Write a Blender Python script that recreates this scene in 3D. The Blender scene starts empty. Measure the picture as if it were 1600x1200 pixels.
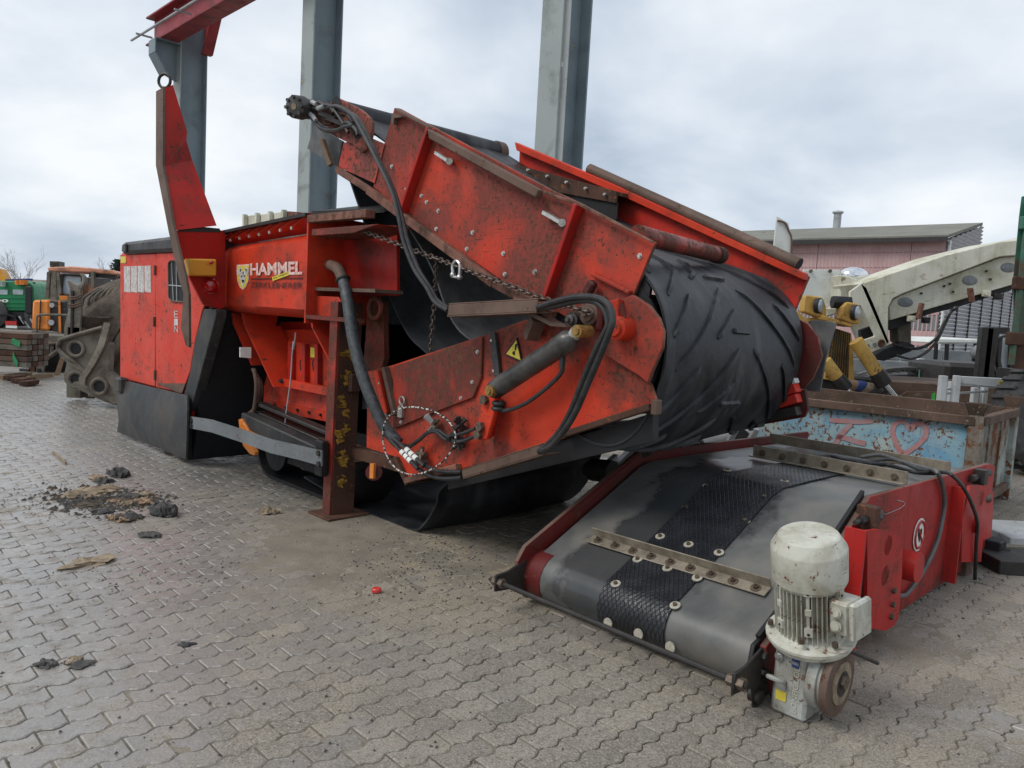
import bpy, bmesh, math, random
from mathutils import Vector as V, Matrix
random.seed(7)
rad = math.radians
SC = bpy.context.scene
COL = SC.collection

# ------------------------------------------------------------------ camera, sky, sun, exposure
FPX, EYE, PITCH, ROLL = 1200.0, 1.6, rad(5.2), rad(3.2)
_r0 = V((1, 0, 0)); _u0 = V((0, math.sin(PITCH), math.cos(PITCH))); FW = V((0, math.cos(PITCH), -math.sin(PITCH)))
RT = _r0 * math.cos(ROLL) + _u0 * math.sin(ROLL); UP = -_r0 * math.sin(ROLL) + _u0 * math.cos(ROLL)
CAM = V((0, 0, EYE))
cd = bpy.data.cameras.new('camera'); cam = bpy.data.objects.new('camera', cd); COL.objects.link(cam)
cam.matrix_world = Matrix(((RT.x, UP.x, -FW.x, 0), (RT.y, UP.y, -FW.y, 0), (RT.z, UP.z, -FW.z, EYE), (0, 0, 0, 1)))
cd.sensor_width = 36; cd.lens = 36 * FPX / 1600; cd.clip_start = .05; cd.clip_end = 2000
SC.camera = cam
SC.view_settings.view_transform = 'Standard'; SC.view_settings.look = 'None'
SC.view_settings.exposure = 0.36; SC.view_settings.gamma = 1; SC.view_settings.use_curve_mapping = False

SUN_EL, SUN_AZ = rad(48), rad(-112)       # azimuth from +Y towards +X
w = bpy.data.worlds.new('World'); SC.world = w; w.use_nodes = True
nt = w.node_tree; nt.nodes.clear()
def wn(t, **k):
    n = nt.nodes.new(t)
    for a, b in k.items(): setattr(n, a, b)
    return n
sky = wn('ShaderNodeTexSky', sky_type='NISHITA', sun_disc=False); sky.sun_elevation = SUN_EL; sky.sun_rotation = SUN_AZ
geo = wn('ShaderNodeTexCoord'); sep = wn('ShaderNodeSeparateXYZ'); nt.links.new(geo.outputs['Generated'], sep.inputs[0])
def wm(op, a, b=None):
    n = wn('ShaderNodeMath', operation=op)
    for i, q in enumerate((a, b)):
        if q is None: continue
        if isinstance(q, (int, float)): n.inputs[i].default_value = q
        else: nt.links.new(q, n.inputs[i])
    return n.outputs[0]
zz = wm('ADD', wm('MAXIMUM', sep.outputs[2], 0.0), .30)
cmb = wn('ShaderNodeCombineXYZ'); nt.links.new(wm('DIVIDE', sep.outputs[0], zz), cmb.inputs[0]); nt.links.new(wm('DIVIDE', sep.outputs[1], zz), cmb.inputs[1])
def wnoise(scale, detail, rough, off):
    mp = wn('ShaderNodeMapping'); nt.links.new(cmb.outputs[0], mp.inputs[0]); mp.inputs['Location'].default_value = off
    n = wn('ShaderNodeTexNoise'); n.inputs['Scale'].default_value = scale; n.inputs['Detail'].default_value = detail; n.inputs['Roughness'].default_value = rough
    n.inputs['Distortion'].default_value = .25
    nt.links.new(mp.outputs[0], n.inputs['Vector']); return n.outputs['Fac']
def wramp(f, stops):
    r = wn('ShaderNodeValToRGB'); nt.links.new(f, r.inputs[0])
    while len(r.color_ramp.elements) < len(stops): r.color_ramp.elements.new(.5)
    for e, (p, c) in zip(r.color_ramp.elements, stops): e.position = p; e.color = (*c, 1)
    return r.outputs[0]
c1 = wramp(wnoise(1.05, 8, .50, (2.3, 1.1, 0)), [(.33, (4.0, 4.7, 5.6)), (.43, (5.4, 6.0, 6.8)), (.51, (6.5, 7.0, 7.6)), (.62, (7.9, 8.15, 8.4))])
c2 = wramp(wnoise(3.6, 8, .55, (4.1, 7.3, 1)), [(.3, (.86, .88, .91)), (.6, (1, 1, 1))])
mul = wn('ShaderNodeMix', data_type='RGBA', blend_type='MULTIPLY'); mul.inputs[0].default_value = .8
nt.links.new(c1, mul.inputs[6]); nt.links.new(c2, mul.inputs[7])
mx = wn('ShaderNodeMix', data_type='RGBA'); mx.inputs[0].default_value = .93
nt.links.new(sky.outputs[0], mx.inputs[6]); nt.links.new(mul.outputs[2], mx.inputs[7])
bg = wn('ShaderNodeBackground'); bg.inputs[1].default_value = .097; nt.links.new(mx.outputs[2], bg.inputs[0])
wo = wn('ShaderNodeOutputWorld'); nt.links.new(bg.outputs[0], wo.inputs[0])
sd = bpy.data.lights.new('sun', 'SUN'); sd.energy = 1.5; sd.angle = rad(24); sd.color = (1, .96, .9)
sun = bpy.data.objects.new('sun', sd); COL.objects.link(sun)
sdir = V((math.sin(SUN_AZ) * math.cos(SUN_EL), math.cos(SUN_AZ) * math.cos(SUN_EL), math.sin(SUN_EL)))
sun.rotation_euler = (-sdir).to_track_quat('-Z', 'Y').to_euler(); sun.location = (0, 0, 20)

# ------------------------------------------------------------------ measuring helpers (photo coordinates -> real planes)
TH = rad(45.5)
SX = V((math.cos(TH), -math.sin(TH), 0)); RX = V((math.sin(TH), math.cos(TH), 0)); ZX = V((0, 0, 1))   # the yard's two main directions
def ray(x, y): return FW + RT * ((x - 800) / FPX) + UP * ((600 - y) / FPX)
def hit(x, y, p0, n): d = ray(x, y); return CAM + d * ((p0 - CAM).dot(n) / d.dot(n))
def D(x, y, d): return hit(x, y, RX * d, RX)
def Q(x, y, s): return hit(x, y, SX * s, SX)
def G(x, y, z=0.): return hit(x, y, V((0, 0, z)), ZX)
def Y(x, y, yy): return hit(x, y, V((0, yy, 0)), V((0, 1, 0)))
def W(s, d, z): return SX * s + RX * d + ZX * z
def proj(P):
    d = P - CAM; k = d.dot(FW); return 800 + FPX * d.dot(RT) / k, 600 - FPX * d.dot(UP) / k
def sdz(P): return P.dot(SX), P.dot(RX), P.z

# ------------------------------------------------------------------ materials
MATS = {}
class N:
    def __init__(s, name):
        s.m = bpy.data.materials.new(name); s.m.use_nodes = True; s.t = s.m.node_tree; s.t.nodes.clear()
        s.out = s.n('ShaderNodeOutputMaterial'); s.b = s.n('ShaderNodeBsdfPrincipled'); s.l(s.b.outputs[0], s.out.inputs[0])
        g = s.n('ShaderNodeNewGeometry'); s.pos = g.outputs['Position']; s.nor = g.outputs['Normal']
    def n(s, t, **k):
        n = s.t.nodes.new(t)
        for a, b in k.items(): setattr(n, a, b)
        return n
    def l(s, a, b): s.t.links.new(a, b)
    def set(s, sock, v):
        if isinstance(v, (int, float)): sock.default_value = v
        elif isinstance(v, (tuple, list)): sock.default_value = (*v, 1) if len(v) == 3 and sock.type == 'RGBA' else v
        else: s.l(v, sock)
    def math(s, op, a, b=0., c=None, clamp=False):
        n = s.n('ShaderNodeMath', operation=op, use_clamp=clamp); s.set(n.inputs[0], a); s.set(n.inputs[1], b)
        if c is not None: s.set(n.inputs[2], c)
        return n.outputs[0]
    def map(s, scale=(1, 1, 1), loc=(0, 0, 0), rot=(0, 0, 0), src=None):
        m = s.n('ShaderNodeMapping'); s.l(src or s.pos, m.inputs[0]); m.inputs['Scale'].default_value = scale; m.inputs['Location'].default_value = loc; m.inputs['Rotation'].default_value = rot
        return m.outputs[0]
    def noise(s, scale, detail=5, rough=.55, vec=None, dist=0.):
        n = s.n('ShaderNodeTexNoise'); s.l(vec or s.pos, n.inputs['Vector']); n.inputs['Scale'].default_value = scale
        n.inputs['Detail'].default_value = detail; n.inputs['Roughness'].default_value = rough; n.inputs['Distortion'].default_value = dist
        return n.outputs['Fac']
    def rng(s, v, a, b, c=0., d=1.):
        n = s.n('ShaderNodeMapRange', clamp=True); s.set(n.inputs[0], v); n.inputs[1].default_value = a; n.inputs[2].default_value = b; n.inputs[3].default_value = c; n.inputs[4].default_value = d
        return n.outputs[0]
    def mix(s, f, a, b, blend='MIX'):
        n = s.n('ShaderNodeMix', data_type='RGBA', blend_type=blend); s.set(n.inputs[0], f); s.set(n.inputs[6], a); s.set(n.inputs[7], b); return n.outputs[2]
    def bump(s, h, dist=.002, strength=1.):
        n = s.n('ShaderNodeBump'); n.inputs['Distance'].default_value = dist; n.inputs['Strength'].default_value = strength; s.l(h, n.inputs['Height']); s.l(n.outputs[0], s.b.inputs['Normal'])
    def blob(s, pts):
        r = None
        for (c, R) in pts:
            vm = s.n('ShaderNodeVectorMath', operation='DISTANCE'); s.l(s.pos, vm.inputs[0]); vm.inputs[1].default_value = c
            f = s.rng(vm.outputs['Value'], R, R * .25)
            r = f if r is None else s.math('MAXIMUM', r, f)
        return r
    def done(s, col, rough, metal=0.):
        s.set(s.b.inputs['Base Color'], col); s.set(s.b.inputs['Roughness'], rough); s.set(s.b.inputs['Metallic'], metal)
        return s.m

def paint(name, base, base2=None, chip=(.055, .03, .022), chips=.3, grime=(.045, .033, .026), grimes=.3, dust=None, rough=.42, gscale=2.2, cscale=22, scr=.25, blobs=None, dent=.012, streak=0., spec=.5):
    k = N(name)
    base2 = base2 or tuple(min(1, c * 1.12 + .012) for c in base)
    col = k.mix(k.rng(k.noise(1.7, 4), .35, .65), base, base2)
    col = k.mix(k.rng(k.noise(60, 3), .3, .75, 0, .16), col, tuple(c * .72 for c in base))
    gn = k.noise(gscale, 9, .62, dist=.3)
    if blobs: gn = k.math('ADD', gn, k.math('MULTIPLY', k.blob(blobs), .17))
    t = .655 - .25 * grimes
    fine = k.noise(52, 7, .75, vec=k.map((1, 1, .5)))
    soft = k.math('MULTIPLY', k.rng(k.math('ADD', gn, k.math('MULTIPLY', k.math('SUBTRACT', fine, .5), .18)), t - .13, t + .10), .78)
    col = k.mix(soft, col, tuple(g * .8 + b * .15 for g, b in zip(grime, base)))
    gm = k.math('MULTIPLY', k.rng(gn, t, t + .12), k.rng(k.math('ADD', k.math('MULTIPLY', fine, .6), k.math('MULTIPLY', k.noise(13, 6, .7, vec=k.map((1, 1, .45), loc=(3, 1, 2))), .4)), .42, .60), clamp=True)
    col = k.mix(k.math('MULTIPLY', gm, .6), col, grime)
    if streak:
        sn = k.noise(1, 5, .6, vec=k.map((16, 16, .9)))
        col = k.mix(k.math('MULTIPLY', k.rng(sn, .5, .72), streak), col, tuple(c * .9 for c in grime))
    cn = k.noise(cscale, 9, .66); cg = k.math('ADD', cn, k.math('MULTIPLY', k.math('SUBTRACT', gn, .5), .33))
    t2 = .665 - .15 * chips
    cm = k.rng(cg, t2 + .01, t2 + .04)
    sp = k.rng(k.noise(95, 4, .6), .725 - .03 * chips, .75 - .03 * chips)
    if scr:
        s1 = k.noise(1, 3, .5, vec=k.map((7, 7, 160), rot=(.5, .35, .2)))
        s2 = k.noise(1, 3, .5, vec=k.map((5, 150, 12), rot=(.2, .9, 1.1)))
        sm = k.math('MAXIMUM', k.rng(s1, .635, .67), k.rng(s2, .645, .68))
        sm = k.math('MULTIPLY', sm, k.rng(k.noise(3.1, 3), .46, .6))
        cm = k.math('MAXIMUM', cm, k.math('MULTIPLY', sm, min(1, scr * 3)))
    cm = k.math('MAXIMUM', cm, sp)
    rust = k.mix(k.rng(k.noise(48, 5), .35, .65), chip, (.15, .062, .03))
    col = k.mix(cm, col, rust)
    if dust:
        dn = k.math('MULTIPLY', k.rng(k.noise(4.5, 8, .65), .45, .72), dust[1])
        col = k.mix(dn, col, dust[0])
    k.bump(k.math('ADD', k.math('MULTIPLY', k.noise(1.9, 2), dent * 60), k.math('ADD', k.math('MULTIPLY', cm, -.25), k.math('MULTIPLY', fine, .10))), .008, .55)
    r = k.math('ADD', k.math('ADD', rough, k.math('MULTIPLY', k.math('MAXIMUM', gm, cm), .3)), k.rng(k.noise(7, 5), .3, .7, -.08, .1))
    m = k.done(col, r); k.b.inputs['Specular IOR Level'].default_value = spec * .45
    MATS[name] = m; return m

def plain(name, base, rough=.6, metal=0., var=.35, scale=8, col2=None, bump=.0, spec=.5, coat=0., emit=None, fine=.0):
    k = N(name)
    c2 = col2 or tuple(c * (1 - var) for c in base)
    col = k.mix(k.rng(k.noise(scale, 7, .62), .36, .64), base, c2)
    if fine: col = k.mix(k.rng(k.noise(scale * 11, 4, .7), .55, .75, 0, fine), col, tuple(min(1, c * 1.9 + .03) for c in base))
    if bump: k.bump(k.noise(scale * 5, 5), bump, .6)
    m = k.done(col, k.rng(k.noise(scale * 1.7, 5), .3, .7, max(.03, rough - .1), min(1, rough + .1)), metal); k.b.inputs['Specular IOR Level'].default_value = spec
    if coat: k.b.inputs['Coat Weight'].default_value = coat
    MATS[name] = m; return m

# ------------------------------------------------------------------ mesh helpers
def frame(axis):
    a = axis.normalized(); b = V((0, 0, 1)) if abs(a.z) < .9 else V((1, 0, 0))
    u = a.cross(b).normalized(); return u, a.cross(u).normalized(), a
class MB:
    def __init__(s): s.v = []; s.f = []; s.mi = []; s.m = 0
    def face(s, idx): s.f.append(idx); s.mi.append(s.m)
    def prism(s, poly, vec, side=None):
        n = len(poly); b = len(s.v); s.v += [V(p) for p in poly] + [V(p) + vec for p in poly]
        nn = V((0, 0, 0))
        for i in range(n): nn += V(poly[i]).cross(V(poly[(i + 1) % n]))
        fl = nn.dot(vec) > 0
        a = list(range(b, b + n)); c = list(range(b + n, b + 2 * n))
        s.face(a[::-1] if fl else a); s.face(c if fl else c[::-1])
        m0 = s.m
        if side is not None: s.m = side
        for i in range(n):
            j = (i + 1) % n; q = [a[i], a[j], c[j], c[i]]; s.face(q if fl else q[::-1])
        s.m = m0; return s
    def box(s, c, ex, ey, ez):
        ex, ey, ez = V(ex), V(ey), V(ez); p = V(c) - (ex + ey + ez) / 2
        return s.prism([p, p + ex, p + ex + ey, p + ey], ez)
    def bar(s, a, b, wv, hv):     # box from a to b, cross-section centred
        a, b = V(a), V(b); wv, hv = V(wv), V(hv); return s.prism([a - wv / 2 - hv / 2, a + wv / 2 - hv / 2, a + wv / 2 + hv / 2, a - wv / 2 + hv / 2], b - a)
    def sbar(s, a, b, w_, h_=None):
        u, v, _ = frame(V(b) - V(a)); return s.bar(a, b, u * w_, v * (h_ or w_))
    def cyl(s, a, b, r, r2=None, n=16, cap=True):
        a, b = V(a), V(b); r2 = r if r2 is None else r2; u, v, ax = frame(b - a); k = len(s.v)
        for P, q in ((a, r), (b, r2)):
            for i in range(n):
                t = 2 * math.pi * i / n; s.v.append(P + u * (q * math.cos(t)) + v * (q * math.sin(t)))
        for i in range(n):
            j = (i + 1) % n; s.face([k + i, k + n + i, k + n + j, k + j])
        if cap: s.face(list(range(k, k + n))); s.face(list(range(k + 2 * n - 1, k + n - 1, -1)))
        return s
    def lathe(s, a, ax, prof, n=24):   # prof: (dist along axis, radius)
        a = V(a); u, v, ax = frame(V(ax)); k = len(s.v)
        for (h, r) in prof:
            for i in range(n):
                t = 2 * math.pi * i / n; s.v.append(a + ax * h + u * (r * math.cos(t)) + v * (r * math.sin(t)))
        for j in range(len(prof) - 1):
            for i in range(n):
                i2 = (i + 1) % n; s.face([k + j * n + i, k + (j + 1) * n + i, k + (j + 1) * n + i2, k + j * n + i2])
        s.face(list(range(k, k + n))); e = k + (len(prof) - 1) * n; s.face(list(range(e + n - 1, e - 1, -1)))
        return s
    def tube(s, pts, r, n=8, sub=6, smooth=True, rfun=None):
        pts = [V(p) for p in pts]
        if smooth and len(pts) > 2:
            o = []; P = [pts[0] * 2 - pts[1]] + pts + [pts[-1] * 2 - pts[-2]]
            for i in range(1, len(P) - 2):
                for q in range(sub):
                    t = q / sub; a, b, c, d = P[i - 1:i + 3]
                    o.append(.5 * ((2 * b) + (c - a) * t + (2 * a - 5 * b + 4 * c - d) * t * t + (3 * b - a - 3 * c + d) * t ** 3))
            pts = o + [pts[-1]]
        k = len(s.v); u = None
        for i, p in enumerate(pts):
            tg = (pts[min(i + 1, len(pts) - 1)] - pts[max(i - 1, 0)]).normalized()
            if u is None: u = frame(tg)[0]
            u = (u - tg * u.dot(tg)).normalized(); v = tg.cross(u); rr = rfun(i / (len(pts) - 1)) if rfun else r
            for j in range(n):
                t = 2 * math.pi * j / n; s.v.append(p + u * (rr * math.cos(t)) + v * (rr * math.sin(t)))
        for i in range(len(pts) - 1):
            for j in range(n):
                j2 = (j + 1) % n; s.face([k + i * n + j, k + i * n + j2, k + (i + 1) * n + j2, k + (i + 1) * n + j])
        s.face(list(range(k + n - 1, k - 1, -1))); e = k + (len(pts) - 1) * n; s.face(list(range(e, e + n)))
        return s
    def sphere(s, c, r, n=12, m=8, sc=(1, 1, 1), ax=None):
        c = V(c); k = len(s.v)
        for i in range(1, m):
            for j in range(n):
                a = math.pi * i / m; t = 2 * math.pi * j / n
                s.v.append(c + V((r * sc[0] * math.sin(a) * math.cos(t), r * sc[1] * math.sin(a) * math.sin(t), r * sc[2] * math.cos(a))))
        top = len(s.v); s.v += [c + V((0, 0, r * sc[2])), c - V((0, 0, r * sc[2]))]
        for i in range(m - 2):
            for j in range(n):
                j2 = (j + 1) % n; s.face([k + i * n + j, k + (i + 1) * n + j, k + (i + 1) * n + j2, k + i * n + j2])
        for j in range(n):
            j2 = (j + 1) % n; s.face([top, k + j, k + j2]); s.face([top + 1, k + (m - 2) * n + j2, k + (m - 2) * n + j])
        return s
    def torus(s, c, ax, R, r, n=20, m=8, squash=None):
        u, v, a = frame(V(ax)); c = V(c); k = len(s.v)
        for i in range(n):
            t = 2 * math.pi * i / n; d = u * math.cos(t) + v * math.sin(t)
            for j in range(m):
                q = 2 * math.pi * j / m; s.v.append(c + d * (R + r * math.cos(q)) + a * (r * math.sin(q)))
        for i in range(n):
            for j in range(m):
                i2 = (i + 1) % n; j2 = (j + 1) % m; s.face([k + i * m + j, k + i2 * m + j, k + i2 * m + j2, k + i * m + j2])
        return s
    def grid(s, rows):      # rows of points, open surface
        k = len(s.v); n = len(rows[0])
        for r in rows: s.v += [V(p) for p in r]
        for i in range(len(rows) - 1):
            for j in range(n - 1): s.face([k + i * n + j, k + i * n + j + 1, k + (i + 1) * n + j + 1, k + (i + 1) * n + j])
        return s
    def shell(s, rows, thick):     # rows of points -> sheet with thickness along its normals
        n = len(rows[0]); m = len(rows); off = []
        for i in range(m):
            o = []
            for j in range(n):
                a = V(rows[min(i + 1, m - 1)][j]) - V(rows[max(i - 1, 0)][j]); b = V(rows[i][min(j + 1, n - 1)]) - V(rows[i][max(j - 1, 0)])
                o.append(V(rows[i][j]) + a.cross(b).normalized() * thick)
            off.append(o)
        k = len(s.v); s.grid(rows); k2 = len(s.v); s.grid([r[::-1] for r in off])
        A = lambda i, j: k + i * n + j
        B = lambda i, j: k2 + i * n + (n - 1 - j)
        for i in range(m - 1):
            s.face([A(i, 0), A(i + 1, 0), B(i + 1, 0), B(i, 0)]); s.face([A(i, n - 1), B(i, n - 1), B(i + 1, n - 1), A(i + 1, n - 1)])
        for j in range(n - 1):
            s.face([A(0, j), B(0, j), B(0, j + 1), A(0, j + 1)]); s.face([A(m - 1, j), A(m - 1, j + 1), B(m - 1, j + 1), B(m - 1, j)])
        return s
    def build(s, name, mats, parent=None, smooth=35, bevel=0., label=None, kind=None):
        if not isinstance(mats, (list, tuple)): mats = [mats]
        off = V((0, 0, 0)); q = parent
        while q is not None: off += V(q.location); q = q.parent
        me = bpy.data.meshes.new(name); me.from_pydata([tuple(p - off) for p in s.v], [], s.f)
        for m in mats: me.materials.append(MATS[m] if isinstance(m, str) else m)
        me.polygons.foreach_set('material_index', s.mi)
        me.validate(); me.update()
        if bevel or smooth:
            bm = bmesh.new(); bm.from_mesh(me)
            bmesh.ops.recalc_face_normals(bm, faces=bm.faces)
            if bevel:
                ed = [e for e in bm.edges if len(e.link_faces) == 2 and e.calc_face_angle(0) > rad(40) and e.calc_length() > bevel * 3]
                try: bmesh.ops.bevel(bm, geom=ed, offset=bevel, segments=1, affect='EDGES', clamp_overlap=True)
                except Exception: pass
            bm.to_mesh(me); bm.free()
        if smooth:
            me.shade_smooth(); me.set_sharp_from_angle(angle=rad(smooth))
        o = bpy.data.objects.new(name, me); COL.objects.link(o)
        if parent: o.parent = parent
        if label: o['label'] = label
        if kind: o['kind'] = kind
        return o
def thing(name, loc, label, cat, group=None):
    o = bpy.data.objects.new(name, None); o.empty_display_size = .2; o.location = loc; COL.objects.link(o)
    o['label'] = label; o['category'] = cat
    if group: o['group'] = group
    return o
def tag(o, label, cat, group=None):
    o['label'] = label; o['category'] = cat
    if group: o['group'] = group
    return o
def copy_tree(o, parent=None):
    c = o.copy(); COL.objects.link(c); c.parent = parent
    for ch in list(o.children): copy_tree(ch, c)
    return c
def Z(x0, y0, k): return lambda pts: [(x0 + a * k, y0 + b * k) for a, b in pts]
def plate(name, pts, d, th, mats, parent, bevel=.003, sides=1, **kw):     # outline on the plane "depth d", thickness going back
    m = MB(); m.prism([D(x, y, d) for x, y in pts], RX * th, side=sides if isinstance(mats, (list, tuple)) and len(mats) > 1 else None)
    return m.build(name, mats, parent, bevel=bevel, **kw)
def yplate(name, pts, yy, th, mats, parent, bevel=0., **kw):
    m = MB(); m.prism([Y(x, y, yy) for x, y in pts], V((0, th, 0))); return m.build(name, mats, parent, bevel=bevel, **kw)
def bolts(name, pts, n, r, h, mat, parent, hexa=6, washer=None):      # separate small bolt parts sharing one mesh
    if not pts: return
    me = None
    for p in pts:
        if me is None:
            m = MB(); m.cyl(V((0, 0, 0)), V(n).normalized() * h, r, n=hexa)
            if washer: m.cyl(V((0, 0, 0)), V(n).normalized() * h * .3, r * washer, n=14)
            me = m.build(name, mat, parent, smooth=30); first = me
        else:
            q = first.copy(); COL.objects.link(q); q.parent = parent; me = q
        off = V((0, 0, 0)); a = parent
        while a is not None: off += V(a.location); a = a.parent
        me.location = V(p) - off
    # the first mesh was built with the parent's offset inside it: undo
    first_off = V((0, 0, 0)); a = parent
    while a is not None: first_off += V(a.location); a = a.parent
    for v in first.data.vertices: v.co += first_off
def write(txt, name, o, ex, ey, nrm, mat, parent, bold=0., depth=.002, shear=0.):
    """flat lettering fitted to the parallelogram o, o+ex, o+ey"""
    cu = bpy.data.curves.new(name, 'FONT'); cu.body = txt; cu.offset = bold; cu.shear = shear; cu.resolution_u = 3
    ob = bpy.data.objects.new(name, cu); COL.objects.link(ob)
    dg = bpy.context.evaluated_depsgraph_get(); me = bpy.data.meshes.new_from_object(ob.evaluated_get(dg))
    COL.objects.unlink(ob); bpy.data.objects.remove(ob)
    xs = [v.co.x for v in me.vertices]; ys = [v.co.y for v in me.vertices]; x0, x1, y0, y1 = min(xs), max(xs), min(ys), max(ys)
    off = V((0, 0, 0)); q = parent
    while q is not None: off += V(q.location); q = q.parent
    for v in me.vertices: v.co = V(o) + V(ex) * ((v.co.x - x0) / (x1 - x0)) + V(ey) * ((v.co.y - y0) / (y1 - y0)) + V(nrm) * depth - off
    me.materials.clear(); me.materials.append(MATS[mat]); me.name = name
    r = bpy.data.objects.new(name, me); COL.objects.link(r); r.parent = parent; return r
def chain(m, a, b, sag=.0, L=.045, r=.0055):
    a, b = V(a), V(b); n = max(2, int((b - a).length / (L * .72)))
    for i in range(n):
        t = (i + .5) / n; c = a.lerp(b, t) - ZX * sag * 4 * t * (1 - t); t2 = (i + 1) / n; t1 = i / n
        ax = (a.lerp(b, t2) - ZX * sag * 4 * t2 * (1 - t2)) - (a.lerp(b, t1) - ZX * sag * 4 * t1 * (1 - t1)); u, v, ax = frame(ax)
        if i % 2: u, v = v, u
        k = len(m.v); N_ = 12; M_ = 5
        for q in range(N_):
            w_ = 2 * math.pi * q / N_; d = ax * (math.cos(w_) * L / 2) + u * (math.sin(w_) * L * .3); rd = d.normalized()
            for j in range(M_):
                z_ = 2 * math.pi * j / M_; m.v.append(c + d + rd * (r * math.cos(z_)) + v * (r * math.sin(z_)))
        for q in range(N_):
            for j in range(M_):
                q2 = (q + 1) % N_; j2 = (j + 1) % M_; m.face([k + q * M_ + j, k + q2 * M_ + j, k + q2 * M_ + j2, k + q * M_ + j2])
    return m

# ------------------------------------------------------------------ material library
RED = (.56, .037, .014); RED2 = (.63, .056, .023)
paint('red', RED, RED2, grimes=.28, chips=.35)
paint('red_light', (.58, .042, .024), (.64, .068, .042), grimes=.12, chips=.42, scr=.8, gscale=3, rough=.5, grime=(.16, .06, .045), dust=((.35, .2, .16), .15))
paint('red_shaded', (.40, .016, .012), (.47, .026, .018), grimes=.25, chips=.25, dent=.006)  # darker copy of red: paints shade on turned-away and recessed parts
paint('red_mag', (.40, .018, .016), (.46, .03, .026), grimes=.12, chips=.25, streak=.35, scr=.5)
SR0_ = -1.45
MAGB = [(W(SR0_, d_, .02), .26) for d_ in (3.5, 3.8, 4.1, 4.4, 4.7, 5.0, 5.3, 5.6, 5.9, 6.2)]
paint('red_mag_side', (.34, .020, .020), (.40, .034, .030), grimes=.1, chips=.25, streak=.5, scr=.55, blobs=MAGB, grime=(.07, .03, .022))
paint('maroon', (.10, .012, .012), (.13, .02, .018), grimes=.3, chips=.2)
paint('red_rusty', (.36, .03, .018), (.45, .05, .03), grimes=1.0, chips=.9, gscale=3.5, streak=.3)
paint('rust', (.075, .038, .026), (.12, .06, .04), chip=(.2, .08, .04), chips=.5, grimes=.5, grime=(.03, .022, .018), rough=.75, scr=.2)
paint('brown_steel', (.13, .082, .062), (.17, .115, .09), chip=(.05, .03, .02), chips=.3, grimes=.35, rough=.6)
paint('edge', (.20, .10, .075), (.30, .13, .09), chips=.5, grimes=.6, rough=.7, gscale=9)
paint('skirt', (.026, .030, .033), (.038, .042, .046), chip=(.11, .10, .095), chips=.25, grimes=.3, grime=(.10, .09, .08), streak=.45, rough=.45, scr=.6, dust=((.10, .095, .09), .2), dent=.03)
paint('gantry', (.20, .255, .285), (.225, .28, .31), chip=(.42, .40, .28), chips=.08, grimes=.02, grime=(.10, .12, .13), rough=.5, scr=.05, cscale=5, streak=.12, dent=.004)
paint('gantry_lit', (.30, .34, .335), (.33, .37, .365), chip=(.42, .40, .28), chips=.06, grimes=.02, rough=.55, scr=0, cscale=5, dent=.004)  # lit copy of the gantry paint, for flanges facing the light
paint('gantry_red', (.27, .035, .042), (.33, .055, .06), chips=.2, grimes=.15, dent=.004)
paint('cream', (.58, .57, .47), (.66, .65, .56), chip=(.22, .12, .06), chips=.12, grimes=.25, grime=(.30, .29, .16), rough=.55, streak=.35, gscale=1.6)
paint('white_sheet', (.62, .65, .62), (.68, .70, .68), chip=(.25, .2, .12), chips=.02, grimes=.05, grime=(.35, .36, .28), rough=.5, scr=0)
paint('old_yellow', (.55, .32, .075), (.60, .40, .12), chip=(.16, .10, .05), chips=.45, grimes=.35, grime=(.17, .10, .04), rough=.6)
paint('bright_yellow', (.66, .30, .035), (.68, .34, .05), chips=.08, grimes=.08, rough=.45, scr=0)
paint('orange', (.68, .20, .035), (.72, .26, .06), chips=.15, grimes=.12, rough=.5)
paint('orange_faded', (.60, .26, .16), (.66, .33, .22), chips=.25, grimes=.2, rough=.6)
paint('container_blue', (.20, .39, .48), (.14, .31, .47), chip=(.17, .085, .05), chips=.80, grimes=.55, grime=(.45, .49, .42), rough=.6, cscale=26, gscale=2.6, scr=.4, streak=.25)
paint('container_end', (.40, .46, .42), (.34, .42, .42), chip=(.13, .06, .03), chips=.95, grimes=.9, grime=(.11, .055, .03), rough=.65, cscale=6, gscale=2.4, streak=.3)
paint('container_rim', (.10, .062, .045), (.15, .10, .075), chip=(.3, .3, .26), chips=.35, grimes=.4, rough=.75)
paint('green_rusty', (.035, .16, .11), (.05, .2, .14), chip=(.12, .05, .025), chips=.55, grimes=.55, grime=(.10, .055, .04), streak=.4)
paint('truck_green', (.02, .20, .085), (.025, .24, .10), chips=.05, grimes=.1, rough=.4)
paint('motor_paint', (.50, .50, .43), (.56, .56, .49), chip=(.15, .07, .06), chips=.38, grimes=.45, grime=(.30, .27, .20), rough=.42, streak=.3, cscale=22, gscale=7, scr=.2, spec=.6)
paint('gear_paint', (.37, .39, .37), (.42, .44, .42), chip=(.12, .09, .07), chips=.4, grimes=.6, streak=.3, grime=(.2, .18, .14), rough=.45, gscale=7)
paint('galv', (.33, .35, .36), (.42, .44, .45), chip=(.2, .18, .16), chips=.1, grimes=.15, grime=(.2, .19, .17), rough=.45, streak=.2)
paint('guard_steel', (.14, .155, .165), (.19, .205, .215), chip=(.09, .08, .07), chips=.25, grimes=.2, grime=(.10, .095, .09), rough=.45, scr=.4)
paint('alu', (.55, .57, .58), (.62, .64, .65), chip=(.3, .3, .3), chips=.05, grimes=.05, grime=(.35, .35, .33), rough=.4, scr=0)
paint('dirt_iron', (.15, .135, .11), (.20, .18, .145), chip=(.06, .05, .04), chips=.3, grimes=.4, grime=(.06, .052, .042), rough=.85, scr=0, gscale=5)
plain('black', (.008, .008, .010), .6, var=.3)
plain('dark_iron', (.026, .022, .020), .55, var=.5, fine=.5, bump=.001)
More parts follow.
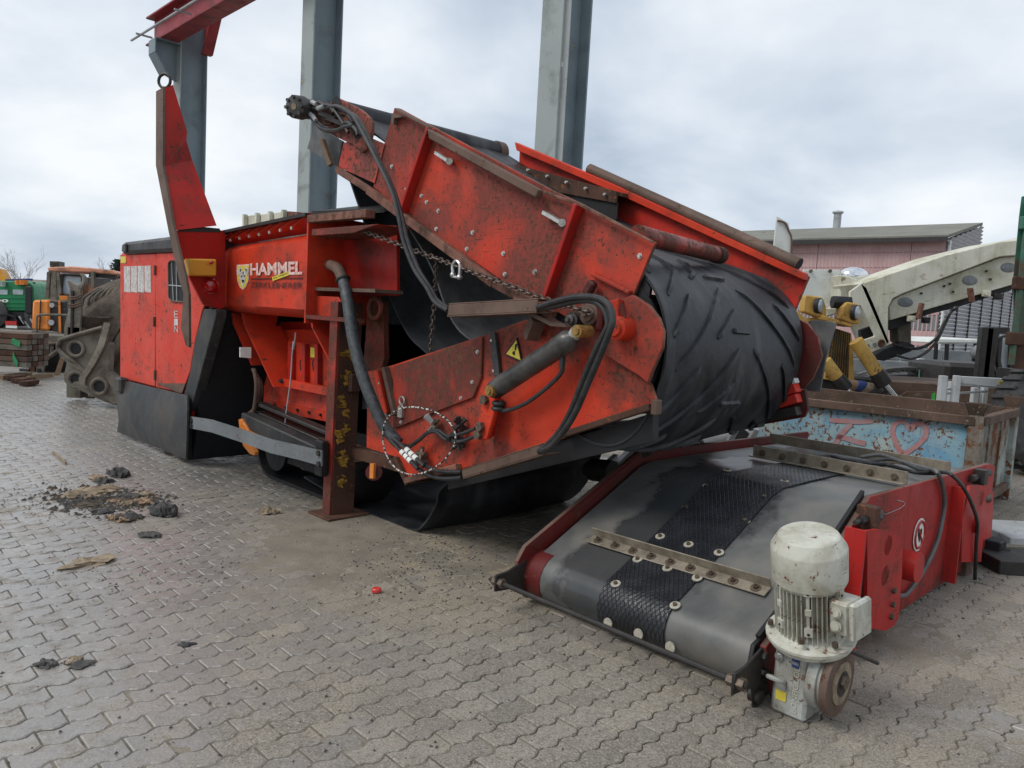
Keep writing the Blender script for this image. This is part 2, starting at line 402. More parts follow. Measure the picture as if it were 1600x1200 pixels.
plain('dark_inside', (.008, .009, .012), .7)
plain('hose', (.012, .012, .014), .42, var=.35, scale=20, col2=(.03, .03, .03), fine=.4)
plain('hose_cover', (.022, .028, .034), .6, var=.3, scale=30, col2=(.07, .075, .08), fine=.4, bump=.001)
plain('chain_iron', (.06, .045, .036), .5, metal=.4, var=.4, scale=60, col2=(.16, .12, .10))
plain('zinc', (.62, .62, .58), .35, metal=.75, var=.3, scale=40)
plain('steel_bright', (.7, .7, .68), .3, metal=.85, var=.3, scale=50)
plain('bolt_rusty', (.16, .12, .09), .5, metal=.4, var=.5, scale=60)
plain('chrome', (.75, .77, .8), .14, metal=.95, var=.1)
plain('brass', (.40, .24, .07), .45, metal=.4, var=.5, scale=40)
plain('barrel', (.030, .028, .027), .40, var=.5, scale=9, col2=(.085, .08, .075), fine=.4)
plain('angle_steel', (.30, .26, .20), .42, metal=.25, var=.4, scale=14, col2=(.17, .145, .11), fine=.3)
plain('white', (.78, .78, .74), .5, var=.15, scale=30)
plain('sticker_white', (.62, .60, .57), .6, var=.5, scale=26, col2=(.34, .32, .31), fine=.5)
plain('letter_white', (.72, .66, .62), .55, var=.35, scale=34, col2=(.62, .22, .17))
plain('letter_dark', (.035, .012, .012), .6, var=.4, scale=30, col2=(.10, .02, .015))
plain('sticker_yellow', (.72, .58, .06), .5, var=.25, scale=30)
plain('amber', (.62, .25, .02), .45, var=.15)
plain('sticker_blue', (.03, .05, .16), .4)
plain('lens_red', (.45, .008, .01), .15, spec=.8)
plain('tail_red', (.6, .03, .03), .3)
plain('red_plastic', (.75, .06, .05), .4)
plain('tyre', (.03, .03, .031), .7, var=.4, scale=12, col2=(.07, .068, .065), bump=.004)
plain('grey_lens', (.22, .24, .25), .25, var=.3, scale=15)
plain('glass_dark', (.04, .05, .055), .08, spec=.8, var=.2)
plain('glass_pale', (.42, .48, .52), .12, spec=.8, var=.25, scale=3)
plain('dark_grille', (.03, .035, .04), .5)
plain('green_strap', (.03, .28, .10), .6)
plain('green_ribbon', (.05, .55, .08), .6)
plain('teal_band', (.12, .36, .32), .5)
plain('graffiti', (.42, .16, .15), .7, var=.3, scale=14, col2=(.34, .25, .26))
plain('yellow_scrawl', (.48, .29, .025), .7, var=.6, scale=40, col2=(.12, .06, .025))
plain('washer', (.52, .49, .40), .45, metal=.2, var=.35, scale=60)
paint('tool_iron', (.21, .195, .16), (.26, .24, .20), chip=(.09, .08, .06), chips=.3, grimes=.3, grime=(.1, .085, .07), rough=.8, scr=0, gscale=5)
plain('wood', (.26, .17, .10), .8, var=.35, scale=12, bump=.002)
plain('cloth_dark', (.035, .035, .037), .9, var=.6, scale=14, col2=(.09, .085, .08), bump=.006)
plain('pale_scrap', (.33, .26, .18), .85, var=.5, scale=18, col2=(.16, .12, .08), bump=.004)
plain('soil', (.11, .088, .065), .95, var=.5, scale=14, col2=(.06, .048, .036), bump=.01, fine=.2)
plain('mortar_dark', (.05, .047, .045), .9)
plain('blockwork', (.44, .28, .28), .9, var=.22, scale=1.3, fine=.25, col2=(.50, .35, .34))
plain('louvre', (.58, .59, .62), .55, var=.2, scale=3)
plain('roof_felt', (.20, .195, .165), .9, var=.25, scale=.8, col2=(.15, .15, .13), fine=.2)
plain('conc_panel', (.12, .135, .145), .9, var=.35, scale=1.4, fine=.3, col2=(.19, .205, .21))
plain('far_leaf', (.035, .05, .035), .9, var=.4)
plain('far_twig', (.42, .40, .39), .9)
plain('beige_wall', (.55, .53, .48), .9)
plain('blue_rag', (.03, .06, .22), .9)
plain('scuffed_plastic', (.06, .063, .066), .5, var=.5, scale=9, col2=(.12, .12, .12), fine=.4)

# belt rubber of the big conveyor: dark, scuffed along the run
k = N('belt_rubber')
s1 = k.noise(1, 6, .6, vec=k.map((9, 1.6, 1.6), src=k.map(rot=(0, 0, -math.atan2(RX.y, RX.x))))); s2 = k.noise(3.2, 7, .6, dist=.6)
c = k.mix(k.rng(s2, .38, .66), (.010, .011, .014), (.036, .038, .043)); c = k.mix(k.math('MULTIPLY', k.rng(s1, .48, .70, 0, .55), k.rng(k.noise(2.1, 5), .4, .62)), c, (.12, .125, .13))
c = k.mix(k.rng(k.noise(120, 3), .66, .74, 0, .5), c, (.2, .2, .2))
k.bump(k.math('ADD', k.noise(25, 4), k.math('MULTIPLY', k.noise(3, 3), 6)), .004, .5); MATS['belt_rubber'] = k.done(c, k.rng(s2, .3, .7, .40, .58)); k.b.inputs['Specular IOR Level'].default_value = .34
# belt of the magnet on the ground: grey worn rubber, wet along the lagging
k = N('belt_grey')
n1 = k.noise(2.6, 8, .6, dist=.4); wetb = k.noise(3.1, 6, .6)
vm = k.n('ShaderNodeVectorMath', operation='DOT_PRODUCT'); k.l(k.pos, vm.inputs[0]); vm.inputs[1].default_value = SX
wet = k.rng(k.math('ADD', k.math('MULTIPLY', k.math('ABSOLUTE', k.math('ADD', vm.outputs['Value'], 2.28)), -1.6), k.math('MULTIPLY', wetb, 1.15)), -.03, .10)
c = k.mix(k.rng(n1, .34, .68), (.072, .075, .074), (.145, .147, .141)); c = k.mix(k.rng(k.noise(1.3, 5), .48, .62, 0, .7), c, (.20, .18, .15))
c = k.mix(k.rng(k.noise(70, 4, .7), .64, .74, 0, .5), c, (.3, .3, .29)); c = k.mix(k.math('MULTIPLY', wet, .8), c, (.028, .031, .035))
k.bump(k.noise(30, 4), .001, .4); MATS['belt_grey'] = k.done(c, k.math('ADD', k.rng(n1, .3, .7, .40, .55), k.math('MULTIPLY', wet, -.24)))
# diamond lagging
k = N('lagging')
v = k.map((1, 1, 1), rot=(0, 0, 0))
def dotp(vec):
    n = k.n('ShaderNodeVectorMath', operation='DOT_PRODUCT'); k.l(k.pos, n.inputs[0]); n.inputs[1].default_value = vec; return n.outputs['Value']
a1 = k.math('ABSOLUTE', k.math('SUBTRACT', k.math('FRACT', k.math('ADD', k.math('MULTIPLY', dotp(SX), 38), k.math('MULTIPLY', dotp(RX * .8 + ZX * .6), 24))), .5))
a2 = k.math('ABSOLUTE', k.math('SUBTRACT', k.math('FRACT', k.math('SUBTRACT', k.math('MULTIPLY', dotp(SX), 38), k.math('MULTIPLY', dotp(RX * .8 + ZX * .6), 24))), .5))
dm = k.rng(k.math('MINIMUM', k.math('SUBTRACT', .5, a1), k.math('SUBTRACT', .5, a2)), .02, .10)
k.bump(k.math('ADD', dm, k.math('MULTIPLY', k.noise(60, 3), .7)), .007, .8)
c = k.mix(dm, (.010, .010, .012), k.mix(k.rng(k.noise(9, 6), .4, .7), (.013, .014, .018), (.030, .032, .037)))
MATS['lagging'] = k.done(c, k.rng(k.noise(6, 5), .35, .65, .22, .42))
# black/white striped cable
k = N('striped_cable'); c = k.mix(k.rng(k.noise(60, 1, .3), .5, .53), (.015, .015, .015), (.6, .55, .5)); MATS['striped_cable'] = k.done(c, .5)

# pavers: worn grey-brown concrete, damp and shining where wet
def paver_mat(name, far=False):
    k = N(name)
    g = k.n('ShaderNodeNewGeometry'); oi = k.n('ShaderNodeObjectInfo')
    rnd = k.math('FRACT', k.math('ADD', g.outputs['Random Per Island'], oi.outputs['Random']))
    big = k.noise(.55, 5, .55); mid = k.noise(3.3, 7, .62, dist=.3); fi = k.noise(70, 6, .75)
    c = k.mix(k.rng(big, .40, .60), (.288, .246, .190), (.262, .234, .194))
    c = k.mix(k.math('MULTIPLY', k.math('POWER', rnd, 1.6), .6), c, (.135, .122, .104))
    c = k.mix(k.rng(mid, .46, .66, 0, .7), c, (.165, .148, .122))
    sand = k.math('MULTIPLY', k.blob([(G(720, 870), 1.3), (G(840, 850), 1.0), (G(560, 800), .9)]), k.rng(mid, .40, .6))
    c = k.mix(k.math('MULTIPLY', sand, .75), c, (.34, .27, .165))
    under_dark = k.blob([(G(880, 800), 1.1), (G(560, 760), 1.6), (G(1150, 760), 1.3), (G(430, 740), 1.3)])  # ground under the machines mixed darker
    c = k.mix(k.math('MULTIPLY', k.math('MULTIPLY', under_dark, .8), k.rng(mid, .3, .5)), c, (.075, .066, .058))
    g1 = k.noise(120, 3, .8); g2 = k.noise(38, 6, .8)
    c = k.mix(k.rng(g1, .52, .70, 0, .75), c, (.46, .44, .40)); c = k.mix(k.rng(g1, .48, .32, 0, .8), c, (.075, .068, .06))
    c = k.mix(k.rng(g2, .54, .66, 0, .75), c, (.085, .070, .055)); c = k.mix(k.rng(g2, .44, .34, 0, .45), c, (.36, .34, .31))
    wn_ = k.math('ADD', k.math('MULTIPLY', k.blob([(G(-140, 730), 4.3), (G(10, 900), 1.9), (G(40, 1070), 1.5), (G(-150, 640), 7.5)]), .34), k.noise(1.5, 6, .6, dist=.4))
    wet = k.rng(wn_, .54, .70)
    wet = k.math('MULTIPLY', wet, k.rng(k.noise(8, 6, .65), .30, .52))
    c = k.mix(k.math('MULTIPLY', wet, .35), c, (.24, .235, .23))  # wet area's colour also lightened, painting some of its sky sheen
    k.bump(k.math('ADD', k.math('MULTIPLY', g1, .35), k.math('ADD', k.math('MULTIPLY', g2, .9), k.math('MULTIPLY', k.noise(6, 3), 1.6))), .006, .7)
    r = k.math('SUBTRACT', .82, k.math('MULTIPLY', wet, .48))
    MATS[name] = k.done(c, r); k.set(k.b.inputs['Specular IOR Level'], k.math('ADD', .45, k.math('MULTIPLY', wet, .5)))
    cb = k.n('ShaderNodeBump'); cb.inputs['Distance'].default_value = .005; cb.inputs['Strength'].default_value = .30; k.l(k.noise(22, 4), cb.inputs['Height']); k.l(cb.outputs[0], k.b.inputs['Coat Normal'])
    k.set(k.b.inputs['Coat Weight'], wet); k.set(k.b.inputs['Coat Roughness'], .36); k.b.inputs['Coat IOR'].default_value = 1.65
paver_mat('paver'); 
k = N('joint_sand'); c = k.mix(k.rng(k.noise(9, 6, .7), .4, .62), (.085, .074, .058), (.19, .165, .13)); k.bump(k.noise(80, 4), .004, .8); MATS['joint_sand'] = k.done(c, .9)
k = N('dust'); c = k.mix(k.rng(k.noise(4, 7, .65), .38, .62), (.235, .205, .160), (.17, .148, .118)); c = k.mix(k.rng(k.noise(90, 4, .8), .52, .66, 0, .7), c, (.07, .058, .045)); k.bump(k.noise(90, 4), .004, .7); MATS['dust'] = k.done(c, .92)
k = N('far_ground'); c = k.mix(k.rng(k.noise(.8, 7, .65), .38, .64), (.235, .21, .18), (.155, .135, .115)); c = k.mix(k.rng(k.noise(12, 5, .7), .55, .7, 0, .4), c, (.06, .05, .04))
k.bump(k.noise(6, 5), .02, .5); MATS['far_ground'] = k.done(c, k.rng(k.noise(.6, 4), .4, .6, .55, .8))

# ------------------------------------------------------------------ ground and pavers
me = bpy.data.meshes.new('ground'); g_ = MB(); FAR = 900
g_.m = 1
g_.v += [W(-FAR, -FAR, -.010), W(FAR, -FAR, -.010), W(FAR, FAR, -.010), W(-FAR, FAR, -.010)]; g_.face([0, 1, 2, 3])
ground = g_.build('ground', ['joint_sand', 'far_ground'], smooth=0, kind='structure')
gm = MB(); pts = []
for i in range(41):
    a = rad(-62 + 124 * i / 40); pts.append(V((math.sin(a) * 17.2, math.cos(a) * 17.2, -.006)))
pts += [V((2.5, -1, -.005)), V((-2.5, -1, -.005))]
gm.v += pts; gm.face(list(range(len(pts))))
bed = gm.build('paver_bed', 'joint_sand', ground, smooth=0)
PW, PLn, GAP = .1125, .225, .0026
def paver_shape(skirt=True, seed=0, detail=True):
    rr = random.Random(seed); a = .0095; P = PLn / 2
    xs = [(0, -a), (.022, -a), (.052, a), (.080, a), (P, -a), (P + .022, -a), (P + .052, a), (P + .080, a), (PLn, -a)] if detail else [(0, 0), (PLn, 0)]
    def ring(g, z, j=0.):
        o = []
        for (x, q) in xs: o.append(V((min(max(x, g), PLn - g) - PLn / 2 + rr.uniform(-j, j), q - PW / 2 + g + rr.uniform(-j, j), z)))
        for (x, q) in xs[::-1]: o.append(V((min(max(x, g), PLn - g) - PLn / 2 + rr.uniform(-j, j), q + PW / 2 - g + rr.uniform(-j, j), z)))
        return o
    rings = [ring(GAP + .005, 0, .0012), ring(GAP + .0005, -.004, .0008)]
    if skirt: rings.append(ring(GAP, -.016))
    return rings
def put_paver(mb, rings, s, d, z, rot, tx, ty, lo=None):
    c, q = math.cos(rot), math.sin(rot); k = len(mb.v); n = len(rings[0])
    for R_ in rings:
        for p in R_:
            x = p.x * c - p.y * q; y = p.x * q + p.y * c
            mb.v.append(RX * (d + x) + SX * (s + y) + ZX * (p.z + z + x * tx + y * ty))
    mb.face(list(range(k, k + n))[::-1])
    for r in range(len(rings) - 1):
        for i in range(n):
            j = (i + 1) % n; mb.face([k + r * n + i, k + r * n + j, k + (r + 1) * n + j, k + (r + 1) * n + i])
cells = []
for i in range(-160, 40):
    s = (i + .5) * PW
    for j in range(-8, 80):
        d = (j + (.5 if i % 2 else 0)) * PLn
        P = W(s, d, 0); r = P.length
        if r < 1.5 or r > 16.5 or P.y < .6: continue
        a = math.degrees(math.atan2(P.x, P.y))
        if abs(a) > 50: continue
        px, py = proj(P); inn = (-20 < px < 1620 and 590 < py < 1215)
        cells.append((s, d, r, inn))
vis = sorted([c for c in cells if c[3]], key=lambda c: c[2])
near = set((c[0], c[1]) for c in vis[:300])
var = []
for q in range(6):
    rg = paver_shape(True, q); mb = MB(); k0 = len(mb.v)
    for R_ in rg: mb.v += [V((p.x, -p.y, p.z)) for p in R_]
    n = len(rg[0]); mb.face(list(range(n))[::-1])
    for r in range(2):
        for i in range(n):
            j = (i + 1) % n; mb.face([r * n + i, (r + 1) * n + i, (r + 1) * n + j, r * n + j])
    o = mb.build('paver', 'paver', None, smooth=0); var.append(o.data); bpy.data.objects.remove(o)
rl = random.Random(3)
az = math.atan2(RX.y, RX.x)
mbs = MB(); S1 = [paver_shape(True, 50 + q) for q in range(8)]; S2 = [paver_shape(False, 70 + q)[:2] for q in range(6)]
for (s, d, r, inn) in cells:
    hz = .0035 * math.sin(s * 1.3 + 1) * math.sin(d * 1.7) + rl.uniform(-.0016, .0016)
    rot = rl.gauss(0, .006); tx = rl.gauss(0, .010); ty = rl.gauss(0, .013)
    if (s, d) in near:
        o = bpy.data.objects.new('paver', rl.choice(var)); COL.objects.link(o); o.parent = ground
        # local x along RX, local y along -SX is a right-handed frame with z up: mirror-free placement
        o.matrix_local = Matrix.Translation(W(s, d, hz)) @ Matrix.Rotation(az + rot, 4, 'Z') @ Matrix.Rotation(-tx, 4, 'Y') @ Matrix.Rotation(ty, 4, 'X')
    elif r < 8.5: put_paver(mbs, rl.choice(S1), s, d, hz, rot, tx, ty)
    else: put_paver(mbs, rl.choice(S2), s, d, hz, rot, tx * .6, ty * .6)
mbs.build('pavers', 'paver', ground, smooth=0, kind='stuff')

# ------------------------------------------------------------------ crane gantry behind the machine
DG = 5.9
gt = thing('crane_gantry', W(-10, DG, 0), 'blue-grey steel column gantry with red crane runway beam standing behind the shredder', 'gantry')
def column(s0, wd, dep, top, pads=()):
    m = MB(); t = .022
    m.m = 1; m.box(W(s0, DG, top / 2), SX * wd, RX * t, ZX * top)
    m.m = 0; m.box(W(s0, DG + dep, top / 2), SX * wd, RX * t, ZX * top); m.box(W(s0 + wd * .02, DG + dep / 2, top / 2), SX * .014, RX * (dep - t - .004), ZX * top)
    c = m.build('column', ['gantry', 'gantry_lit'], gt, smooth=0)
    return c
s3 = [D(x, 150, DG) for x in (842, 867)]; s2 = [D(x, 150, DG) for x in (471, 487)]; s1 = [D(x, 170, DG) for x in (272, 281)]
TOP = 9.5
column(sdz(s3[0])[0] + .14, .30, .42, TOP)
column(sdz(s2[0])[0] + .15, .34, .46, TOP)
c1top = D(245, 60, DG - .44).z
column(sdz(s1[0])[0] + .14, .34, .50, c1top + .9)
m = MB(); p = W(sdz(s3[0])[0] + .18, DG + .16, 0); m.cyl(p + ZX * .1, p + ZX * 9.4, .045, n=12)
for z in (2.5, 4.2, 5.8): m.box(p + ZX * z - RX * .05, SX * .05, RX * .05, ZX * .05)
m.build('downpipe', 'white_sheet', gt)
# corbel on the first column and the runway beam on top of it
sc_ = sdz(s1[0])[0] + .14; zc = c1top
m = MB(); dd = DG - .02
m.prism([W(sc_ - .01, dd, zc), W(sc_ - .01, dd - .44, zc), W(sc_ - .01, dd - .44, zc - .25), W(sc_ - .01, dd - .22, zc - .60), W(sc_ - .01, dd, zc - .68)], SX * .02)
m.box(W(sc_, dd - .22, zc + .012), SX * .34, RX * .44, ZX * .022)
m.prism([W(sc_ - .17, dd - .44, zc - .25), W(sc_ - .17, dd - .44, zc), W(sc_ - .17, dd - .46, zc), W(sc_ - .17, dd - .46, zc - .25)], SX * .34)
m.prism([W(sc_ - .17, dd - .44, zc - .25), W(sc_ - .17, dd - .22, zc - .60), W(sc_ - .17, dd - .24, zc - .62), W(sc_ - .17, dd - .46, zc - .26)], SX * .34)
m.build('corbel', ['gantry'], gt, smooth=0)
m = MB(); a, b = sc_ - .6, 3.0; dbm = DG - .22; H_ = .50
m.box(W((a + b) / 2, dbm, zc + .04), SX * (b - a), RX * .34, ZX * .03); m.box(W((a + b) / 2, dbm, zc + .04 + H_ / 2), SX * (b - a), RX * .02, ZX * H_); m.box(W((a + b) / 2, dbm, zc + .05 + H_), SX * (b - a), RX * .34, ZX * .03)
m.build('runway_beam', 'gantry_red', gt, smooth=0)
m = MB(); m.box(W((a + b) / 2, dbm, zc + .11 + H_), SX * (b - a - .2), RX * .07, ZX * .08); m.build('crane_rail', 'galv', gt, smooth=0)
m = MB(); m.cyl(W(a - .35, dbm - .32, zc + .16), W(b, dbm - .32, zc + .16), .022, n=8)
for q in (a + .3, a + 2.2, a + 4.5): m.bar(W(q, dbm - .15, zc + .12), W(q, dbm - .45, zc + .12), SX * .03, ZX * .03)
m.build('conductor_pipe', 'galv', gt)
# red portal beam with haunch between column heads
m = MB(); zb = D(315, 87, DG + .44).z + .95; s_l, s_r = sc_ + .17, sdz(s2[0])[0]
def ibeam(p, vec, hh, tt):
    m.box(p + vec / 2, vec, RX * .22, ZX * .02); m.box(p + vec / 2 + ZX * hh, vec, RX * .22, ZX * .02); m.box(p + vec / 2 + ZX * hh / 2, vec, RX * .014, ZX * hh)
ibeam(W(s_l + .62, DG + .45, zb - .12), SX * (s_r - s_l - .62), .55, 0)
m.prism([W(s_l, DG + .44, zb + .4), W(s_l, DG + .44, zb - .95), W(s_l + .12, DG + .44, zb - .95), W(s_l + .62, DG + .44, zb - .12), W(s_l + .62, DG + .44, zb + .4)], RX * .02)
m.prism([W(s_l + .02, DG + .36, zb - .97), W(s_l + .14, DG + .36, zb - .97), W(s_l + .64, DG + .36, zb - .14), W(s_l + .62, DG + .36, zb - .10), W(s_l + .10, DG + .36, zb - .93)], RX * .2)
m.build('portal_beam', 'gantry_red', gt, smooth=0)

# ------------------------------------------------------------------ mobile shredder
sh = thing('mobile_shredder', W(-6.5, 3.2, 0), 'large red tracked waste shredder with HAMMEL lettering, grey skirt and open front', 'shredder')
CD = 2.9
z7 = Z(160, 370, .3085)
# engine housing core (behind the doors) and its black front end
m = MB(); cl = D(190, 390, CD + .03); s0 = sdz(cl)[0]; s1_ = sdz(D(317, 483, CD))[0]; zt = D(192, 397, CD).z + .02; sb = sdz(D(296, 716, CD))[0]
m.prism([W(s0, CD + .03, .42), W(s1_ - .30, CD + .03, .42), W(s1_ - .02, CD + .03, 1.3), W(s1_ - .02, CD + .03, zt), W(s0, CD + .03, zt)], RX * 2.4)
m.build('engine_housing', 'red', sh, bevel=.01)
m = MB(); m.prism([W(sb - .1, CD + .04, .04), W(sb - .02, CD + .04, .04), W(s1_ + .12, CD + .04, 1.55), W(s1_ + .04, CD + .04, 1.55)], RX * 2.3)
m.build('engine_bulkhead', 'dark_inside', sh)
d1 = plate('door_panel', z7([(90, 90), (268, 85), (265, 759), (90, 714)]), CD, .03, ['red_light', 'edge'], sh, bevel=.006)
d2 = plate('door_panel', z7([(270, 84), (380, 79), (470, 78), (540, 90), (535, 300), (505, 372), (470, 520), (443, 682), (402, 792), (270, 762)]), CD - .002, .03, ['red_light', 'edge'], sh, bevel=.006)
plate('lower_trim', z7([(272, 742), (420, 742), (403, 790), (385, 790)]), CD - .006, .004, ['brown_steel'], d2, bevel=0)
# window in the second door
plate('window_opening', z7([(335, 135), (345, 122), (410, 122), (418, 135), (418, 320), (408, 330), (350, 325), (336, 308)]), CD - .008, .005, ['dark_inside'], d2, bevel=0)
m = MB(); wp = z7([(335, 135), (345, 122), (410, 122), (418, 135), (418, 320), (408, 330), (350, 325), (336, 308)])
m.tube([D(x, y, CD - .012) for x, y in wp + wp[:1]], .009, n=6, smooth=False); m.build('window_seal', 'brown_steel', d2)
m = MB()
for a, b in (((338, 245), (418, 252)), ((352, 130), (360, 320)), ((375, 130), (378, 325))): 
    pa, pb = z7([a, b]); m.cyl(D(*pa, CD - .014), D(*pb, CD - .014), .006, n=6)
m.build('window_bars', 'galv', d2)
for i in range(4):
    x0 = 109 + i * 34.5
    plate('info_label', z7([(x0, 150 - i), (x0 + 31, 149 - i), (x0 + 32, 283), (x0 + 1, 278)]), CD - .004, .004, ['sticker_white'], d1, bevel=0)
plate('small_label', z7([(92, 100), (118, 99), (118, 132), (92, 133)]), CD - .004, .004, ['sticker_yellow'], d1, bevel=0)
for (ya, t_) in ((375, 'E'), (415, 'I'), (450, 'N')):
    a, b, c = z7([(364, ya + 34), (384, ya + 34), (364, ya)]); o = D(*a, CD - .004)
    write(t_, 'stencil_letter', o, D(*b, CD - .004) - o, D(*c, CD - .004) - o, -RX, 'sticker_white', d2)
for (x, y) in ((266, 170), (266, 700), (262, 430)):
    p = z7([(x, y)])[0]; m = MB(); q = D(*p, CD - .012); m.cyl(q - ZX * .05, q + ZX * .05, .014, n=8); m.build('hinge', 'brown_steel', sh)
# grey slanted frame and skirt
plate('front_frame', z7([(512, 366), (575, 366), (575, 400), (450, 870), (440, 884), (412, 800), (443, 690), (470, 520)]), CD - .012, .10, ['skirt'], sh, bevel=.006)
fp = z7([(85, 722), (125, 727), (415, 802), (440, 884), (432, 1122), (84, 985), (92, 925), (78, 850)])
m = MB(); r_ = [[], [], [], []]
L_ = [(85, 722, 0), (78, 800, .05), (92, 925, .05), (84, 985, 0)]; R_2 = [(440, 805, 0), (440, 884, .04), (436, 1035, .05), (433, 1122, 0)]
rows = []
for (xa, ya, ba), (xb, yb, bb) in zip(L_, R_2):
    (xa, ya), (xb, yb) = z7([(xa, ya), (xb, yb)]); row = []
    for q in range(9):
        t = q / 8; dn = .012 * math.sin(q * 2.1 + ya); row.append(D(xa + (xb - xa) * t, ya + (yb - ya) * t, CD - .03 - (ba + (bb - ba) * t) + dn))
    rows.append(row)
m.shell(rows, .02); m.build('skirt_panel', 'skirt', sh, smooth=25)
m = MB(); cr = sdz(D(*z7([(433, 1120)])[0], CD))[0]; m.prism([W(cr - .01, CD, .03), W(cr - .01, CD + 1.3, .03), W(cr - .01, CD + 1.3, .32), W(cr - .01, CD, .66)], -SX * .03); m.build('skirt_end', 'black', sh)
m = MB(); m.box(D(*z7([(96, 750)])[0], CD - .08), SX * .17, RX * .10, ZX * .17); m.build('latch_block', 'skirt', sh, bevel=.02)
# roof cover
m = MB(); a = D(188, 397, CD - .05); b = D(276, 391, CD - .05); s_a, s_b = sdz(a)[0], s1_ + .08; za = a.z
m.prism([W(s_a, CD - .05, za), W(s_b, CD - .05, za), W(s_b, CD - .05, za + .16), W(s_a + .03, CD - .05, za + .13)], RX * 2.5); m.build('roof_cover', 'skirt', sh, bevel=.035)
m = MB(); m.box(D(196, 388, CD - .06), SX * .09, RX * .03, ZX * .10); m.box(W(s_a + 1.2, CD + .8, za + .18), SX * .3, RX * .2, ZX * .04); m.build('roof_catch', 'skirt', sh, bevel=.01)
# wing plate of the hopper (fin)
F2 = Z(170, 100, .3)
fd = 2.56
fr = [D(x, y, fd) for x, y in F2([(294, 125), (293, 530), (352, 865), (425, 1200)])] + [D(300, 545, fd)]
bk = [Q(x, y, sdz(f)[0]) for (x, y), f in zip(F2([(334, 108), (434, 500), (562, 842)]), fr[:3])]
mid = Q(*F2([(408, 352)])[0], sdz(fr[0])[0] * .45 + sdz(fr[1])[0] * .55); mid2 = Q(*F2([(404, 400)])[0], sdz(fr[1])[0])
m = MB(); m.v = [fr[0], bk[0], mid, mid2, bk[1], fr[1], bk[2], fr[2]]
k_ = len(m.v)
for q in m.v[:k_]: m.v.append(q - SX * .03)
for fc in ([0, 1, 2, 5], [2, 3, 4, 5], [5, 4, 6, 7]):
    m.face(fc); m.face([i + k_ for i in fc[::-1]])
m.m = 1
for a, b in ((0, 1), (1, 2), (2, 3), (3, 4), (4, 6), (6, 7), (7, 5), (5, 0)): m.face([a, b, b + k_, a + k_])
fin = m.build('hopper_wing', ['red_shaded', 'edge'], sh, smooth=0)
m = MB(); st = [D(x, y, fd - .005) for x, y in F2([(258, 145), (257, 530), (322, 865), (380, 1130), (402, 1200)])] + [D(286, 512, fd - .005), D(294, 540, fd - .005)]
fl = [D(x, y, fd - .005) for x, y in F2([(294, 125), (293, 530), (352, 865), (412, 1110), (428, 1200)])] + [D(299, 518, fd - .005), D(299, 543, fd - .005)]
m.shell([[a, b] for a, b in zip(st, fl)], .02); m.build('wing_edge_rail', 'brown_steel', sh, smooth=0)
m = MB(); pp = D(*F2([(290, 112)])[0], fd + .08); m.torus(pp + ZX * .04, (-RX + SX * .6), .062, .013); m.cyl(pp - ZX * .12, pp - ZX * .01, .014, n=8); m.build('lifting_eye', 'dark_iron', sh)
# end panel behind the yellow box
eps = sdz(fr[2])[0] - .02
ep = [Q(x, y, eps) for x, y in [(272, 360), (352, 360), (352, 480), (343, 483), (318, 476), (297, 435)]]
m = MB(); m.prism(ep, -SX * .03); m.build('hopper_end_panel', 'red_shaded', sh, smooth=0)
m = MB(); m.prism([Q(x, y, eps + .004) for x, y in [(282, 351), (343, 357), (346, 363), (280, 362)]], -SX * .04); m.build('wing_hinge_plate', 'dark_iron', sh, smooth=0)
m = MB(); q = [Q(x, y, eps + .12) for x, y in [(296, 404), (339, 405), (339, 432), (296, 431)]]; m.prism(q, -SX * .14); yb = m.build('yellow_box', 'bright_yellow', sh, bevel=.012)
m = MB(); m.sphere(Q(330, 410, eps + .123), .02, sc=(1, 1, .7)); m.build('label_mark', 'lens_red', yb)
o = Q(322, 413.5, eps + .124); write('HAMMEL', 'label_text', o, Q(329, 414, eps + .124) - o, Q(322, 411.5, eps + .124) - o, SX, 'lens_red', yb)
m = MB(); c_ = Q(333, 447, eps + .05); m.lathe(c_ - SX * .06, SX - RX * .4, [(0, .075), (.03, .075), (.035, .062), (.08, .058), (.11, .04), (.122, .01)], 16); m.build('rear_lamp', 'lens_red', sh)

# lettered hopper flank
HD = 3.05
def hp(x, y, dd=0): return D(x, y, HD + dd)
m = MB(); rows = []
for (yl, yr, dd, xl) in ((376, 352, .62, 350), (386, 363, .14, 347), (390, 368, .05, 346), (396, 376, 0, 345.5), (474, 484, 0, 345.5), (480, 490, .03, 346), (484, 494, .12, 347), (485, 495, .6, 350)):
    row = []
    for q in range(9):
        t = q / 8; x = xl + (483 - xl) * t; row.append(hp(x, yl + (yr - yl) * t, 0) + RX * dd)
    rows.append([row[0] + RX * .5 - SX * .05, row[0] + RX * .1 - SX * .045, row[0] + RX * .03 - SX * .02] + row)
m.shell(rows, .02); ham = m.build('hopper_flank', 'red', sh, smooth=40)
o = hp(397, 446, -.006)
def fit(txt, nm, x0, yb0, x1, yb1, h0, mat, par=ham, dd=-.028, bold=0, shear=0, depth=0.):
    o = hp(x0, yb0, dd); write(txt, nm, o, hp(x1, yb1, dd) - o, hp(x0, yb0 - h0, dd) - o, -RX, mat, par, bold=bold, shear=shear, depth=depth)
fit('HAMMEL', 'name_lettering', 391, 430.5, 472, 429, 19, 'letter_white', bold=.035)
fit('ZERKLEINERER', 'type_lettering', 391, 449, 472, 451, 8.5, 'letter_dark', bold=.0)
m = MB(); m.prism([hp(x, y, -.028) for x, y in ((391, 434.6), (472, 433.6), (472, 435.2), (391, 436.2))], RX * .003); m.build('lettering_rule', 'letter_dark', ham, smooth=0)
